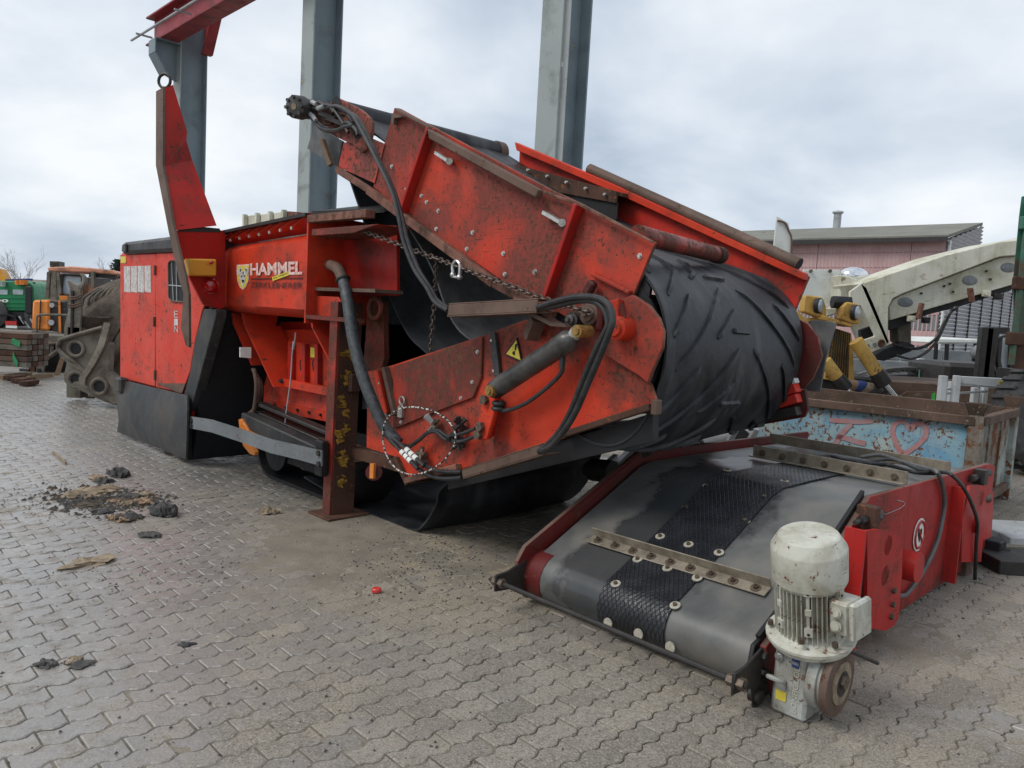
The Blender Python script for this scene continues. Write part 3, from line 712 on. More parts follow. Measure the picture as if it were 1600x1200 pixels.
m = MB(); m.prism([hp(x, y, -.032) for x, y in ((425, 433), (450, 424), (451, 430), (426, 439))], RX * .004); stk = m.build('slogan_sticker', 'sticker_yellow', ham, smooth=0)
o = hp(427, 437, -.034); write('Das Original', 'slogan_text', o, hp(449, 428.5, -.034) - o, hp(426.6, 433.5, -.034) - o, -RX, 'letter_dark', stk, depth=0)
e7 = Z(160, 370, .3085)
shd = e7([(680, 142), (744, 138), (741, 185), (738, 225), (726, 255), (712, 268), (696, 256), (684, 225), (680, 185)])
m = MB(); m.prism([hp(x, y, -.026) for x, y in shd], RX * .004); em = m.build('shield_emblem', 'letter_white', ham, smooth=0)
cx = sum(p[0] for p in shd) / len(shd); cy = sum(p[1] for p in shd) / len(shd)
m = MB(); m.prism([hp(cx + (x - cx) * .86, cy + (y - cy) * .9, -.029) for x, y in shd], RX * .003); m.build('shield_field', 'sticker_yellow', em, smooth=0)
m = MB()
for poly in ([(700, 175), (722, 173), (727, 205), (718, 240), (711, 250), (704, 241), (696, 206)], [(688, 165), (700, 152), (706, 165), (698, 178), (692, 200), (686, 185)], [(736, 163), (724, 151), (718, 164), (725, 177), (731, 199), (737, 184)]):
    m.prism([hp(*p, -.032) for p in e7(poly)], RX * .003)
m.build('ram_head', 'sticker_white', em, smooth=0)
m = MB()
for poly in ([(701, 195), (708, 200), (701, 205)], [(722, 194), (715, 199), (722, 204)], [(704, 222), (711, 216), (718, 221), (711, 236)], [(694, 166), (701, 162), (697, 178)], [(730, 165), (723, 161), (727, 177)], [(709, 178), (714, 178), (712, 198)]):
    m.prism([hp(*p, -.035) for p in e7(poly)], RX * .003)
m.build('ram_lines', 'black', em, smooth=0)
# upper lip with ribs
m = MB(); lipL, lipR = (356, 364), (486, 336)
lo = [hp(350, 384, .10), hp(484, 362, .10)]; hi = [hp(lipL[0], lipL[1], -.02), hp(lipR[0], lipR[1], -.02)]
m.shell([[lo[0], lo[1]], [hi[0], hi[1]]], -.02); m.build('hopper_lip', 'red_shaded', sh, smooth=0)
m = MB(); m.bar(hi[0] - SX * .1, hi[1], RX * .10, ZX * .025); m.build('lip_rail', 'dark_iron', sh)
for i in range(8):
    t = (i + .6) / 8; a = lo[0].lerp(lo[1], t) - RX * .01; b = hi[0].lerp(hi[1], t) - ZX * .01
    m = MB(); m.prism([a, b, b - RX * .0 + RX * -.02, a - RX * .12 + ZX * .02], SX * .012); m.build('lip_rib', 'red', sh, smooth=0)
bolts('bolt', [hi[0].lerp(hi[1], (i + .75) / 8) - ZX * .08 - RX * .03 for i in range(7)], -RX, .014, .012, 'zinc', sh)
# tall edge plate and recessed panel to its right
m = MB(); sp_ = sdz(hp(485, 420))[0]
m.prism([W(sp_, 3.01, hp(486, 505).z), W(sp_, 3.01, D(485, 332, 3.01).z), W(sp_, 3.7, D(485, 332, 2.93).z + .0), W(sp_, 3.7, hp(486, 505).z)], SX * .02, side=0); m.build('edge_plate', ['red'], sh, smooth=0)
PD = 3.32
plate('recessed_panel', [(485, 352), (620, 352), (620, 462), (485, 462)], PD, .03, ['red_shaded'], sh)
m = MB(); a = D(487, 343, 3.0); b = D(578, 350, 3.0); m.bar(a, V((b.x, b.y, a.z)), RX * .08, ZX * .055); m.build('cross_beam', 'edge', sh, bevel=.003)
m = MB(); a = D(487, 358, 2.97); b = D(590, 362, 2.97); b.z = a.z; m.prism([a, b, b - ZX * .05 - SX * .3, a - ZX * .05], RX * .3); m.build('beam_gusset', 'red_rusty', sh, bevel=.004)
m = MB(); a = D(487, 336, 3.0); b = D(560, 327, 3.9); m.prism([a, D(600, 332, 3.3), b + SX * .6, b], ZX * .03); m.build('hopper_top_plate', 'dark_iron', sh, smooth=0)
m = MB(); a = D(487, 452, 3.20); b = D(608, 462, 3.20); b.z = a.z; m.bar(a, b, RX * .24, ZX * .025); m.build('panel_shelf', 'brown_steel', sh)
plate('shelf_gusset', [(488, 462), (528, 464), (545, 495), (488, 494)], 3.10, .02, ['red'], sh)
m = MB(); a = D(486, 495, 3.06); b = D(560, 500, 3.06); b.z = a.z; m.bar(a, b, RX * .10, ZX * .03); m.build('lower_flange', 'red_rusty', sh)
# pipe stub and thick hose
m = MB(); m.tube([D(508, 413, PD), D(515, 414, PD - .12), D(527, 419, PD - .22), D(534, 432, PD - .25), D(537, 440, PD - .26)], .042, n=14); m.build('pipe_elbow', 'brown_steel', sh)
m = MB(); m.torus(D(536, 437, PD - .26), D(540, 445, PD - .26) - D(535, 430, PD - .26), .045, .012); m.build('hose_clamp', 'dark_iron', sh)
m = MB(); m.tube([D(536, 436, 3.06), D(543, 470, 3.03), D(552, 530, 3.0), D(566, 585, 3.0), D(583, 630, 3.02), D(600, 665, 3.06), D(622, 692, 3.1)], .042, n=16, sub=8); m.build('thick_hose', 'hose_cover', sh)
# lower body: tapered hopper, struts, service hatch
BD = 3.62
a = Z(300, 330, .3084)
plate('hopper_side', a([(150, 560), (740, 560), (740, 960), (370, 920), (330, 880)]), BD, .03, ['red_shaded'], sh)
m = MB(); r1 = [D(*p, BD - .08) for p in a([(435, 600), (730, 600)])]; r2 = [D(*p, 3.42) for p in a([(365, 890), (705, 930)])]; r3 = [D(*p, 3.38) for p in a([(362, 960), (700, 1075)])]
m.shell([r1, r2, r3], -.03); m.build('hopper_chute', 'red', sh, smooth=0)
m = MB(); q = [D(*p, 3.36) for p in a([(362, 955), (702, 1022), (702, 1070), (362, 1000)])]; m.prism(q, RX * .02); m.build('chute_lip', 'red', sh, smooth=0)
bolts('bolt', [D(*a([(420 + i * 58, 983 + i * 12)])[0], 3.355) for i in range(5)], -RX, .014, .014, 'dark_iron', sh)
for k4 in ([(198, 515), (208, 515), (206, 570), (300, 780), (305, 820)], [(250, 515), (262, 515), (262, 575), (410, 890), (398, 890)], [(595, 520), (607, 520), (606, 590), (715, 800), (718, 825)]):
    m = MB(); pl = [D(*p, 3.12) for p in a(k4)]
    c_ = [pl[0], pl[1], pl[1] + RX * .35 + ZX * .0, pl[0] + RX * .35]
    for A_, B_ in (((k4[0]), (k4[2])), ((k4[2]), (k4[3]))):
        p0, p1 = D(*a([A_])[0], 3.12), D(*a([B_])[0], 3.2 if B_ is k4[3] else 3.12); m.prism([p0, p1, p1 + RX * .3, p0 + RX * .35], SX * .022)
    m.build('strut', 'red', sh, smooth=0)
hatch = plate('service_hatch', a([(485, 655), (640, 675), (712, 700), (706, 912), (480, 878)]), 3.395, .03, ['red', 'red'], sh, bevel=.006)
for x in (505, 575, 640):
    m = MB(); p0, p1 = D(*a([(x, 672)])[0], 3.37), D(*a([(x, 880)])[0], 3.37); m.bar(p0, p1, SX * .05, RX * .05); m.build('hatch_rib', 'red_shaded', hatch, bevel=.004)
m = MB(); p0, p1 = D(*a([(470, 868)])[0], 3.33), D(*a([(702, 915)])[0], 3.33); m.bar(p0, p1, ZX * .07, RX * .06); m.build('hatch_sill', 'red', hatch, bevel=.004)
for x in (547, 611):
    m = MB(); m.tube([D(*p, 3.36) for p in a([(x + 22, 752), (x + 4, 754), (x, 762), (x + 3, 805), (x + 22, 815)])], .006, n=6, smooth=False); m.build('handle', 'dark_iron', hatch)
plate('hatch_label', a([(600, 690), (633, 692), (633, 742), (600, 740)]), 3.38, .004, ['sticker_yellow'], hatch, bevel=0)
m = MB(); m.tube([D(*p, 3.2) for p in a([(525, 615), (522, 650), (510, 700), (500, 850), (480, 1000), (465, 1140)])], .006, n=6); m.tube([D(*p, 3.2) for p in a([(518, 660), (512, 700)])], .012, n=6); m.build('gas_spring', 'galv', sh)
m = MB(); m.lathe(D(*a([(472, 865)])[0], 3.33), -RX, [(0, .03), (.05, .03), (.07, .02)], 10); m.build('hatch_knob', 'dark_iron', sh)
# machine interior, rear wall, track frame, cables
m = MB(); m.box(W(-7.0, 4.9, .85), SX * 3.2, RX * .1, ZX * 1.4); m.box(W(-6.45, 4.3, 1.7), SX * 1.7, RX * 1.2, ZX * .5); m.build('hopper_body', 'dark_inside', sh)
m = MB(); m.box(W(-6.9, 5.3, 1.1), SX * 3.0, RX * .06, ZX * 1.5); m.build('hopper_far_wall', 'red_shaded', sh)
m = MB()
for q in ([(110, 520), (130, 560), (190, 600)], [(185, 730), (200, 800), (240, 838), (280, 820), (305, 780)], [(60, 800), (150, 802), (290, 800)]): m.tube([D(*p, 3.5) for p in a(q)], .008, n=6)
m.build('loose_cable', 'hose', sh)
m = MB()
for dx in (0, 14, 26): m.tube([D(*p, 3.15 + dx * .004) for p in a([(315 - dx * .3, 800), (326 + dx, 880), (318 + dx * .6, 980), (300 - dx, 1040), (270 - dx * .3, 1060)])], .018, n=8)
m.build('cable_bundle', 'brown_steel', sh)
m = MB(); m.prism([Q(*p, -6.45) for p in a([(245, 690), (300, 690), (300, 745), (245, 740)])], -SX * .02); m.build('white_tag', 'white', sh, smooth=0)
m = MB(); p0, p1 = D(*a([(280, 1055)])[0], 3.1), D(*a([(690, 1170)])[0], 3.1); p1.z = p0.z - .10; m.bar(p0, p1, RX * .12, ZX * .13); m.build('track_beam', 'skirt', sh, bevel=.01)
m = MB(); m.bar(p0 + RX * .2 + ZX * .04, p1 + RX * .2 + ZX * .04, RX * .25, ZX * .06); m.bar(p0 + RX * .12 + ZX * .14, p1 + RX * .12 + ZX * .14, RX * .1, ZX * .03); m.build('running_board', 'dark_iron', sh, bevel=.005)
for dd, nm in ((3.25, 'front_crawler'), (4.75, 'far_crawler')):
    m = MB(); c0 = D(418, 700, 3.25); c0 = W(sdz(c0)[0] + .05, dd, .27); c2 = c0 + SX * 1.15; path = []
    for i in range(13): t = math.pi / 2 + math.pi * i / 12; path.append((c0 + SX * (.26 * math.cos(t)) + ZX * (.26 * math.sin(t))))
    for i in range(13): t = -math.pi / 2 + math.pi * i / 12; path.append((c2 + SX * (.26 * math.cos(t)) + ZX * (.26 * math.sin(t))))
    path.append(path[0]); m.shell([[p, p + RX * .35] for p in path], .025)
    m.cyl(c0 + RX * .05, c0 + RX * .3, .2, n=20); m.cyl(c2 + RX * .05, c2 + RX * .3, .2, n=20); m.box((c0 + c2) / 2 + RX * .17, c2 - c0, RX * .2, ZX * .2)
    m.build('crawler_track', 'black', sh, smooth=30)
m = MB(); oc = [D(*p, 3.02) for p in z7([(688, 925), (700, 922), (716, 945), (738, 985), (775, 1000), (775, 1030), (738, 1040), (772, 1090), (768, 1108), (745, 1100), (712, 1060), (695, 985)])]; m.prism(oc, RX * .04); m.build('orange_bracket', 'orange', sh, bevel=.004)
m = MB(); p0, p1 = D(*z7([(735, 990)])[0], 3.12), D(*z7([(905, 1030)])[0], 3.12); m.bar(p0, p1, ZX * .06, RX * .04); m.build('orange_bar', 'orange', sh)
# bent galvanised bar in front of the gap
m = MB(); rows = []
for (x, y, h_) in ((444, 938, 60), (560, 958, 64), (720, 1010, 66), (860, 1060, 70), (1000, 1092, 72), (1118, 1122, 78)):
    t = (x - 444) / 674; (xa, ya), (xb, yb) = z7([(x, y - h_ / 2), (x, y + h_ / 2)]); dd = CD - .05 + t * .08; rows.append([D(xa, ya, dd), D(xb, yb, dd)])
m.shell(rows, -.014); m.build('bent_guard_bar', 'guard_steel', sh, smooth=20)
bolts('bolt', [D(*z7([(457, 930)])[0], CD - .055), D(*z7([(457, 955)])[0], CD - .055), D(*z7([(1100, 1095)])[0], CD + .02), D(*z7([(1102, 1150)])[0], CD + .02)], -RX, .022, .02, 'dark_iron', sh)
m = MB(); m.box(D(*z7([(1110, 1120)])[0], CD + .09), SX * .10, RX * .06, ZX * .27); m.build('bar_mount', 'black', sh, bevel=.008)
# standing leg
LD = 3.03
zt0 = 1.62; A0 = D(503, 804, LD); B0 = D(521, 812, LD)
sL0, _, _ = sdz(A0); sL1, _, _ = sdz(B0); At = D(515, 500, LD); Bt = D(536, 500, LD)
m = MB(); w_ = .105
m.prism([W(sL0, LD, .015), W(sL0 + w_, LD, .015), W(sL0 + w_ + .02, LD, zt0), W(sL0 + .02, LD, zt0)], RX * .018)
m.m = 1; m.prism([W(sL0 + w_ - .02, LD + .018, .015), W(sL0 + w_ - .02, LD + .215, .015), W(sL0 + w_, LD + .215, zt0), W(sL0 + w_, LD + .018, zt0)], SX * .02)
leg = m.build('support_leg', ['red_rusty', 'rust'], sh, bevel=.003)
m = MB(); m.box(W(sL0 + .06, LD + .11, .008), SX * .30, RX * .36, ZX * .016); m.build('foot_plate', 'rust', leg, bevel=.003)
rs = random.Random(5)
for i in range(15):
    m = MB(); z = .28 + i * .068 + rs.uniform(-.02, .02); dd = LD + .06 + rs.uniform(0, .06); s_ = sL0 + w_ + .004 + .02 * z / zt0; pts = []
    for q in range(5): pts.append(W(s_, dd + .04 * math.sin(q * 1.6 + i), z + .018 * q * (1 if i % 2 else -1) * math.cos(i)))
    u = rs.uniform(.022, .042)
    for p_, q_ in zip(pts, pts[1:]): m.prism([p_, q_, q_ + (ZX * u - RX * u * .5), p_ + (ZX * u - RX * u * .5)], SX * .002)
    m.build('yellow_scrawl', 'yellow_scrawl', leg, smooth=0)
m = MB(); s_ = sL0 + w_ + .02; m.box(W(s_ + .02, LD + .15, 1.02), SX * .05, RX * .09, ZX * .14); m.build('leg_lug', 'rust', leg, bevel=.01)
plate('hinge_bracket', [(575, 470), (598, 470), (600, 560), (580, 640), (572, 640), (568, 560)], 3.3, .05, ['red_rusty'], sh)
m = MB(); m.torus(D(586, 482, 3.24), -RX, .075, .02, 20, 8); m.build('hinge_ring', 'red_rusty', sh)
# belts of conveyor under the crusher, seen in the dark gap
m = MB(); p0, p1 = D(575, 690, 3.25), D(500, 670, 3.25); m.bar(p0 + SX * .5 - ZX * .1, p1 - SX * .8 - ZX * .1, RX * .1, ZX * .08); m.build('frame_rail', 'rust', sh)
m = MB(); m.cyl(D(584, 738, 3.15), D(590, 742, 3.9), .06, n=16); m.build('idler_roller', 'maroon', sh)
m = MB(); m.prism([D(x, y, 3.12) for x, y in ((578, 724), (584, 725), (583, 748), (577, 747))], RX * .02); m.build('orange_lug', 'orange', sh, smooth=0)
# cream crate standing behind the lip
ct = thing('cream_steel_crate', D(425, 350, 4.6), 'cream ribbed steel box showing above the lettered hopper lip', 'crate')
m = MB(); A_ = D(385, 352, 4.6); B_ = D(448, 350, 4.6); Tz = D(385, 337, 4.6).z
m.box(W(*sdz((A_ + B_) / 2)[:2], (Tz + A_.z - .2) / 2) + RX * .3, SX * (B_ - A_).length, RX * .6, ZX * (Tz - A_.z + .2)); m.build('box_body', 'cream', ct, bevel=.01)
for i in range(4):
    m = MB(); p = A_.lerp(B_, (i + .05) / 3.1) - RX * .03; m.bar(V((p.x, p.y, A_.z - .1)), V((p.x, p.y, Tz + .01)), SX * .05, RX * .05); m.build('corner_post', 'cream', ct)
m = MB(); m.prism([D(448, 350, 4.6), D(449, 330, 4.6), D(464, 331, 4.6), D(464, 350, 4.6)], RX * .3); m.build('rusty_end', 'edge', ct, smooth=0)

# ------------------------------------------------------------------ folded discharge conveyor
cv = thing('folded_belt_conveyor', W(-3.5, 3.3, 0), 'folded red discharge conveyor with scraped side plates and a wide black chevron belt', 'conveyor')
ND, FD = 3.2, 4.95
GR = [(D(1000, 500, ND), .3), (D(1020, 560, ND), .3), (D(960, 580, ND), .25), (D(900, 450, ND), .3), (D(620, 190, ND), .55), (D(700, 235, ND), .7), (D(770, 290, ND), .6), (D(840, 320, ND), .5), (D(840, 440, ND), .5), (D(940, 370, ND), .35), (D(860, 400, ND), .4)]
paint('red_upper', (.62, .046, .018), (.68, .068, .030), grimes=.40, chips=.36, streak=.10, blobs=GR, gscale=1.5, grime=(.075, .045, .038), scr=.5, cscale=40)
GL = [(D(660, 600, ND), .55), (D(720, 560, ND), .5), (D(600, 620, ND), .4), (D(780, 540, ND), .5), (D(700, 690, ND), .35), (D(760, 740, ND), .4), (D(990, 590, ND), .3), (D(900, 500, ND), .4), (D(980, 640, ND), .3)]
paint('red_lower', (.63, .048, .019), (.69, .068, .030), grimes=.36, chips=.42, streak=.10, blobs=GL, gscale=1.9, grime=(.07, .042, .034), scr=.5, cscale=36)
GH = [(D(545, 200, ND), .5), (D(570, 190, ND), .4), (D(560, 250, ND), .3)]
paint('red_head', (.58, .05, .03), (.62, .075, .045), grimes=.4, chips=.7, blobs=GH, gscale=4, grime=(.09, .065, .055), cscale=30)
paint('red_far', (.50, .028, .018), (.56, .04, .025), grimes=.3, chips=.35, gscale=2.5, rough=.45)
z4 = Z(440, 120, .2833); z3 = Z(440, 130, .1375); z6 = Z(540, 420, .325); z9 = Z(830, 430, .14166); z5 = Z(800, 180, .31666)
head = plate('head_plate', z3([(545, 235), (590, 172), (640, 168), (700, 195), (900, 300), (985, 380), (1020, 440), (1018, 560), (990, 680), (955, 760), (910, 790), (880, 760), (800, 690), (700, 650), (600, 600), (530, 540), (510, 450), (520, 330)]), ND - .03, .03, ['red_head', 'edge'], cv, bevel=.004)
plate('neck_plate', z3([(700, 676), (980, 610), (1170, 690), (1055, 1140), (640, 950)]), ND - .01, .02, ['red_head', 'edge'], cv, bevel=.003)
m = MB(); c_ = D(*z3([(868, 540)])[0], ND - .034); m.cyl(c_, c_ + RX * .004, .06, n=20); m.build('shaft_slot', 'dark_inside', head)
m = MB(); c_ = D(*z3([(615, 265)])[0], ND - .034); m.cyl(c_, c_ + RX * .003, .075, n=20); m.build('shaft_slot', 'dark_inside', head)
m = MB(); m.bar(D(*z3([(712, 275)])[0], ND - .06), D(*z3([(815, 450)])[0], ND - .06), SX * .03, RX * .05); m.build('tension_bar', 'dark_iron', head, bevel=.006)
up = plate('upper_side_plate', [(613, 180), (616, 168.5), (623, 169), (678, 199), (860, 296), (908, 318), (1023, 379), (1016, 396), (990, 461), (960, 486), (900, 505), (868, 486), (780, 436), (636, 336), (583, 292), (600, 225)], ND, .025, ['red_upper', 'edge'], cv, bevel=.003)
def strip(name, p, q, wpx, hgt, mat, par=cv, dd=ND, side=1):      # flat bar standing proud of the side plate
    a, b = D(*p, dd), D(*q, dd); u = (b - a).cross(RX).normalized(); m = MB(); m.prism([a, b, b + u * wpx, a + u * wpx], -RX * hgt); return m.build(name, mat, par, bevel=.004)
strip('stiffener', (678, 201), (634, 333), .03, .07, 'red_shaded', up)
strip('stiffener', (908, 320), (858, 466), .03, .07, 'red_shaded', up)
strip('bottom_rail', (530, 260), (583, 293), -.05, .03, 'edge', up); strip('bottom_rail', (583, 293), (780, 437), -.055, .05, 'edge', up); strip('bottom_rail', (780, 437), (872, 487), -.05, .05, 'edge', up)
m = MB(); m.prism([D(x, y, ND - .03) for x, y in [(676, 203), (850, 298), (846, 311), (679, 219)]], -RX * .05); m.build('top_guard', 'brown_steel', up, bevel=.006)
m = MB(); m.prism([D(x, y, ND - .03) for x, y in [(624, 170), (676, 199), (676, 203), (624, 175)]], -RX * .03); m.build('top_lip', 'brown_steel', up, bevel=.003)
m = MB(); m.prism([D(x, y, ND - .01) for x, y in [(617, 178), (632, 181), (634, 184), (621, 186), (620, 196), (617, 194)]], -RX * .03); m.build('angle_tab', 'brown_steel', up)
m = MB(); m.prism([D(x, y, ND - .03) for x, y in [(852, 298), (908, 317), (1023, 377), (1023, 381), (906, 322), (852, 303)]], -RX * .02); m.build('top_lip', 'edge', up, bevel=.003)
for a, b in (((682, 239), (702, 252)), ((850, 332), (878, 348))):
    m = MB(); m.sbar(D(*a, ND - .04), D(*b, ND - .04), .035, .02); m.cyl(D(*b, ND - .01), D(*b, ND - .07), .022, n=10); m.build('latch_lever', 'zinc', up)
bl = z4([(590, 565), (610, 495), (690, 620), (773, 657), (802, 692), (866, 740), (855, 840), (1055, 860), (1023, 950), (1225, 975), (1400, 1075), (1233, 1090)]) + [(836, 425), (1000, 400)]
bolts('bolt', [D(x, y, ND) for x, y in bl], -RX, .010, .012, 'zinc', up, washer=1.5)
tail = plate('tail_plate', z9([(900, 290), (1010, 262), (1110, 215), (1200, 268), (1290, 330), (1400, 470), (1452, 620), (1440, 800), (1330, 1050), (1278, 1190), (1190, 1110), (820, 890), (700, 760), (640, 500), (760, 330)]), ND - .035, .03, ['red_upper', 'edge'], cv, bevel=.004)
strip('stiffener', z9([(690, 5)])[0], z9([(1110, 215)])[0], .02, .035, 'red', tail, ND)
m = MB(); tri = z9([(905, 290), (1020, 262), (1035, 500), (975, 540)]); m.prism([D(*p, ND - .035) for p in tri], -RX * .05); m.build('tail_gusset', 'red', tail, bevel=.006)
m = MB(); m.prism([D(*p, ND - .087) for p in z9([(975, 330), (1015, 300), (1050, 470), (1010, 500)])], -RX * .003); m.build('gusset_slot', 'maroon', tail, smooth=0)
m = MB(); c_ = D(*z9([(1065, 590)])[0], ND - .02); m.lathe(c_, -RX, [(0, .065), (.10, .06), (.105, .04), (.12, .04)], 20); m.build('bearing_hub', 'red', tail)
for (x, y, r_, nm) in ((710, 425, .062, 'chain_sheave'), (525, 495, .04, 'pivot_boss')):
    m = MB(); c_ = D(*z9([(x, y)])[0], ND - .03); m.lathe(c_, -RX, [(0, r_), (.06, r_), (.065, r_ * .7), (.08, r_ * .7), (.085, r_ * .35), (.10, r_ * .3)], 20); m.build(nm, 'brown_steel' if nm[0] == 'c' else 'barrel', tail)
m = MB(); m.box(D(*z9([(780, 430)])[0], ND - .06), SX * .04, RX * .06, ZX * .18); m.build('sheave_cheek', 'maroon', tail, bevel=.01)
plate('grimy_plate', z9([(380, 420), (560, 370), (640, 400), (660, 520), (430, 560)]), ND - .028, .02, ['rust'], cv)
m = MB(); m.sbar(D(*z9([(610, 210)])[0], ND - .05), D(*z9([(690, 70)])[0], ND - .05), .05, .05); m.build('stop_lug', 'maroon', cv, bevel=.01)
# lower section
lw = plate('lower_side_plate', z6([(105, 495), (230, 462), (655, 322), (860, 245), (1000, 260), (1200, 300), (1465, 555), (1502, 670), (1210, 757), (960, 845), (560, 962), (305, 1030), (240, 905), (100, 860)]), ND + .002, .025, ['red_lower', 'edge'], cv, bevel=.003)
plate('access_panel', z6([(228, 470), (655, 325), (650, 520), (612, 618), (370, 712), (228, 772)]), ND - .018, .014, ['red_rusty', 'edge'], lw, bevel=.003)
bolts('bolt', [D(x, y, ND - .018) for x, y in z6([(636, 400), (610, 545), (555, 622), (268, 738), (165, 550), (195, 700), (715, 490), (705, 345)])], -RX, .009, .012, 'zinc', lw, washer=1.5)
strip('stiffener', z6([(210, 470)])[0], z6([(262, 700)])[0], -.035, .05, 'brown_steel', lw); strip('stiffener', z6([(168, 485)])[0], z6([(215, 690)])[0], -.05, .03, 'red', lw)
m = MB(); m.prism([D(*p, ND - .008) for p in z6([(700, 305), (728, 305), (752, 520), (724, 520)])], -RX * .02); m.build('rubber_strap', 'skirt', lw)
strip('bottom_rail', z6([(310, 1030)])[0], z6([(560, 964)])[0], .04, .05, 'edge', lw); strip('bottom_rail', z6([(1065, 810)])[0], z6([(1480, 680)])[0], .035, .04, 'rust', lw)
m = MB(); m.box(D(*z6([(1494, 665)])[0], ND + .0), SX * .035, RX * .05, ZX * .075); m.build('end_block', 'brown_steel', lw, bevel=.004)
m = MB(); m.prism([D(*p, ND - .03) for p in z6([(300, 1032), (240, 905), (225, 905), (285, 1040)])], RX * .3); m.build('end_flange', 'rust', lw, smooth=0)
m = MB(); m.bar(D(*z6([(40, 910)])[0], ND + .05), D(*z6([(250, 880)])[0], ND + .05), ZX * .07, RX * .06); m.build('cross_tie', 'brown_steel', lw, bevel=.006)
tri = z6([(822, 330), (762, 412), (848, 450)])
m = MB(); m.prism([D(*p, ND - .012) for p in tri], RX * .008); wt = m.build('warning_triangle', 'black', lw, smooth=0)
cx = sum(p[0] for p in tri) / 3; cy = sum(p[1] for p in tri) / 3
m = MB(); m.prism([D(cx + (x - cx) * .80, cy + (y - cy) * .80, ND - .014) for x, y in tri], RX * .002); m.build('warning_field', 'sticker_yellow', wt, smooth=0)
m = MB(); m.prism([D(*p, ND - .017) for p in z6([(815, 362), (824, 360), (818, 392), (812, 392)])], RX * .002); m.cyl(D(*z6([(811, 405)])[0], ND - .017), D(*z6([(811, 405)])[0], ND - .015), .012, n=10); m.build('exclamation_mark', 'black', wt, smooth=0, kind='stuff')
# hydraulic cylinder, link arm
C0, C1 = D(*z6([(715, 582)])[0], ND - .15), D(*z6([(1075, 345)])[0], ND - .15); u = (C1 - C0).normalized()
m = MB(); m.lathe(C0, u, [(-.02, .045), (0, .054), (.05, .058), ((C1 - C0).length - .1, .058), ((C1 - C0).length - .09, .063), ((C1 - C0).length, .063), ((C1 - C0).length + .02, .05), ((C1 - C0).length + .05, .03)], 24); cy_ = m.build('hydraulic_cylinder', 'barrel', cv)
m = MB(); m.cyl(C1 + u * .02, D(*z6([(1112, 300)])[0], ND - .15), .035, n=16); m.build('piston_rod', 'galv', cy_)
m = MB(); m.tube([C0.lerp(C1, .93) + ZX * -.08, C0.lerp(C1, .9) - ZX * .16, C0.lerp(C1, .5) - ZX * .20, C0.lerp(C1, .15) - ZX * .16, C0.lerp(C1, .1) - ZX * .09], .012, n=8); m.build('oil_line', 'hose', cy_)
m = MB(); m.cyl(C0.lerp(C1, .93), C0.lerp(C1, .93) - ZX * .13, .018, n=6); m.torus(C0.lerp(C1, .08) - ZX * .1, ZX, .03, .014); m.torus(C0.lerp(C1, .08) - ZX * .13, ZX, .03, .014); m.build('fitting', 'dark_iron', cy_, kind='stuff')
for p in ((688, 588), (1110, 300)):
    m = MB(); c_ = D(*z6([p])[0], ND - .22); m.cyl(c_, c_ + RX * .1, .034, n=14); m.cyl(c_ - RX * .012, c_, .02, n=10); m.build('pivot_pin', 'brass', cv)
m = MB(); m.prism([D(*p, ND - .12) for p in z6([(668, 575), (706, 570), (715, 600), (712, 700), (680, 820), (640, 826), (628, 795), (640, 700), (655, 620)])], RX * .035); m.build('link_arm', 'red', cv, bevel=.006)
m = MB(); m.prism([D(*p, ND - .02) for p in z6([(712, 590), (755, 610), (740, 680), (720, 800), (690, 820), (700, 720)])], -RX * .08); m.build('link_bracket', 'red_shaded', cv, bevel=.006)
bolts('bolt', [D(*p, ND - .12) for p in z6([(655, 758), (645, 797), (675, 630)])], -RX, .03, .03, 'bolt_rusty', cv)
# guide channels for the hoses
def channel(name, pts, dd):
    m = MB(); m.prism([D(*p, dd) for p in pts], RX * .008); a, b, c, d_ = [D(*p, dd) for p in pts]
    m.prism([a, b, b + RX * .12, a + RX * .12], ZX * .008); m.prism([d_, c, c + RX * .12, d_ + RX * .12], -ZX * .008)
    return m.build(name, 'brown_steel', cv, bevel=.003)
channel('hose_channel', z6([(495, 172), (925, 148), (917, 205), (487, 226)]), 2.98)
channel('hose_channel', z6([(557, 972), (945, 845), (960, 888), (563, 1005)]), 3.02)
m = MB(); m.prism([D(*p, ND - .15) for p in z6([(890, 205), (990, 260), (1050, 262), (1060, 280), (985, 275), (878, 222)])], RX * .1); m.build('channel_arm', 'brown_steel', cv, smooth=0)
m = MB(); m.sbar(D(*z6([(925, 240)])[0], ND - .08), D(*z6([(890, 330)])[0], ND - .05), .08, .06); m.build('channel_post', 'brown_steel', cv)
hs = [[(925, 185), (1000, 160), (1110, 135), (1210, 140), (1265, 175), (1285, 240), (1270, 300), (1235, 390), (1170, 540), (1110, 680), (1050, 780), (990, 850), (945, 875)],
      [(925, 192), (1010, 178), (1110, 155), (1190, 155), (1240, 190), (1262, 260), (1245, 310), (1200, 400), (1140, 540), (1085, 680), (1030, 780), (970, 845), (930, 880)],
      [(490, 200), (430, 160), (390, 90), (330, 0), (280, -130), (255, -250), (220, -380), (140, -545), (70, -680), (30, -740), (-40, -780), (-100, -770)],
      [(490, 190), (440, 150), (405, 90), (350, 0), (300, -130), (270, -250), (230, -380), (150, -545), (90, -670), (50, -730), (-10, -760), (-60, -775)]]
for i, q in enumerate(hs):
    m = MB(); pts = []
    for j, p in enumerate(z6(q)):
        dd = ND - .22 + (0 if i < 2 else .08 * j / 12) + .02 * (i % 2) - (.10 * math.sin(math.pi * j / 12) if i < 2 else .05 * math.sin(math.pi * j / 12)); pts.append(D(*p, dd))
    m.tube(pts, .0165 if i < 2 else .015, n=10, sub=7); m.build('hydraulic_hose', 'hose', cv)
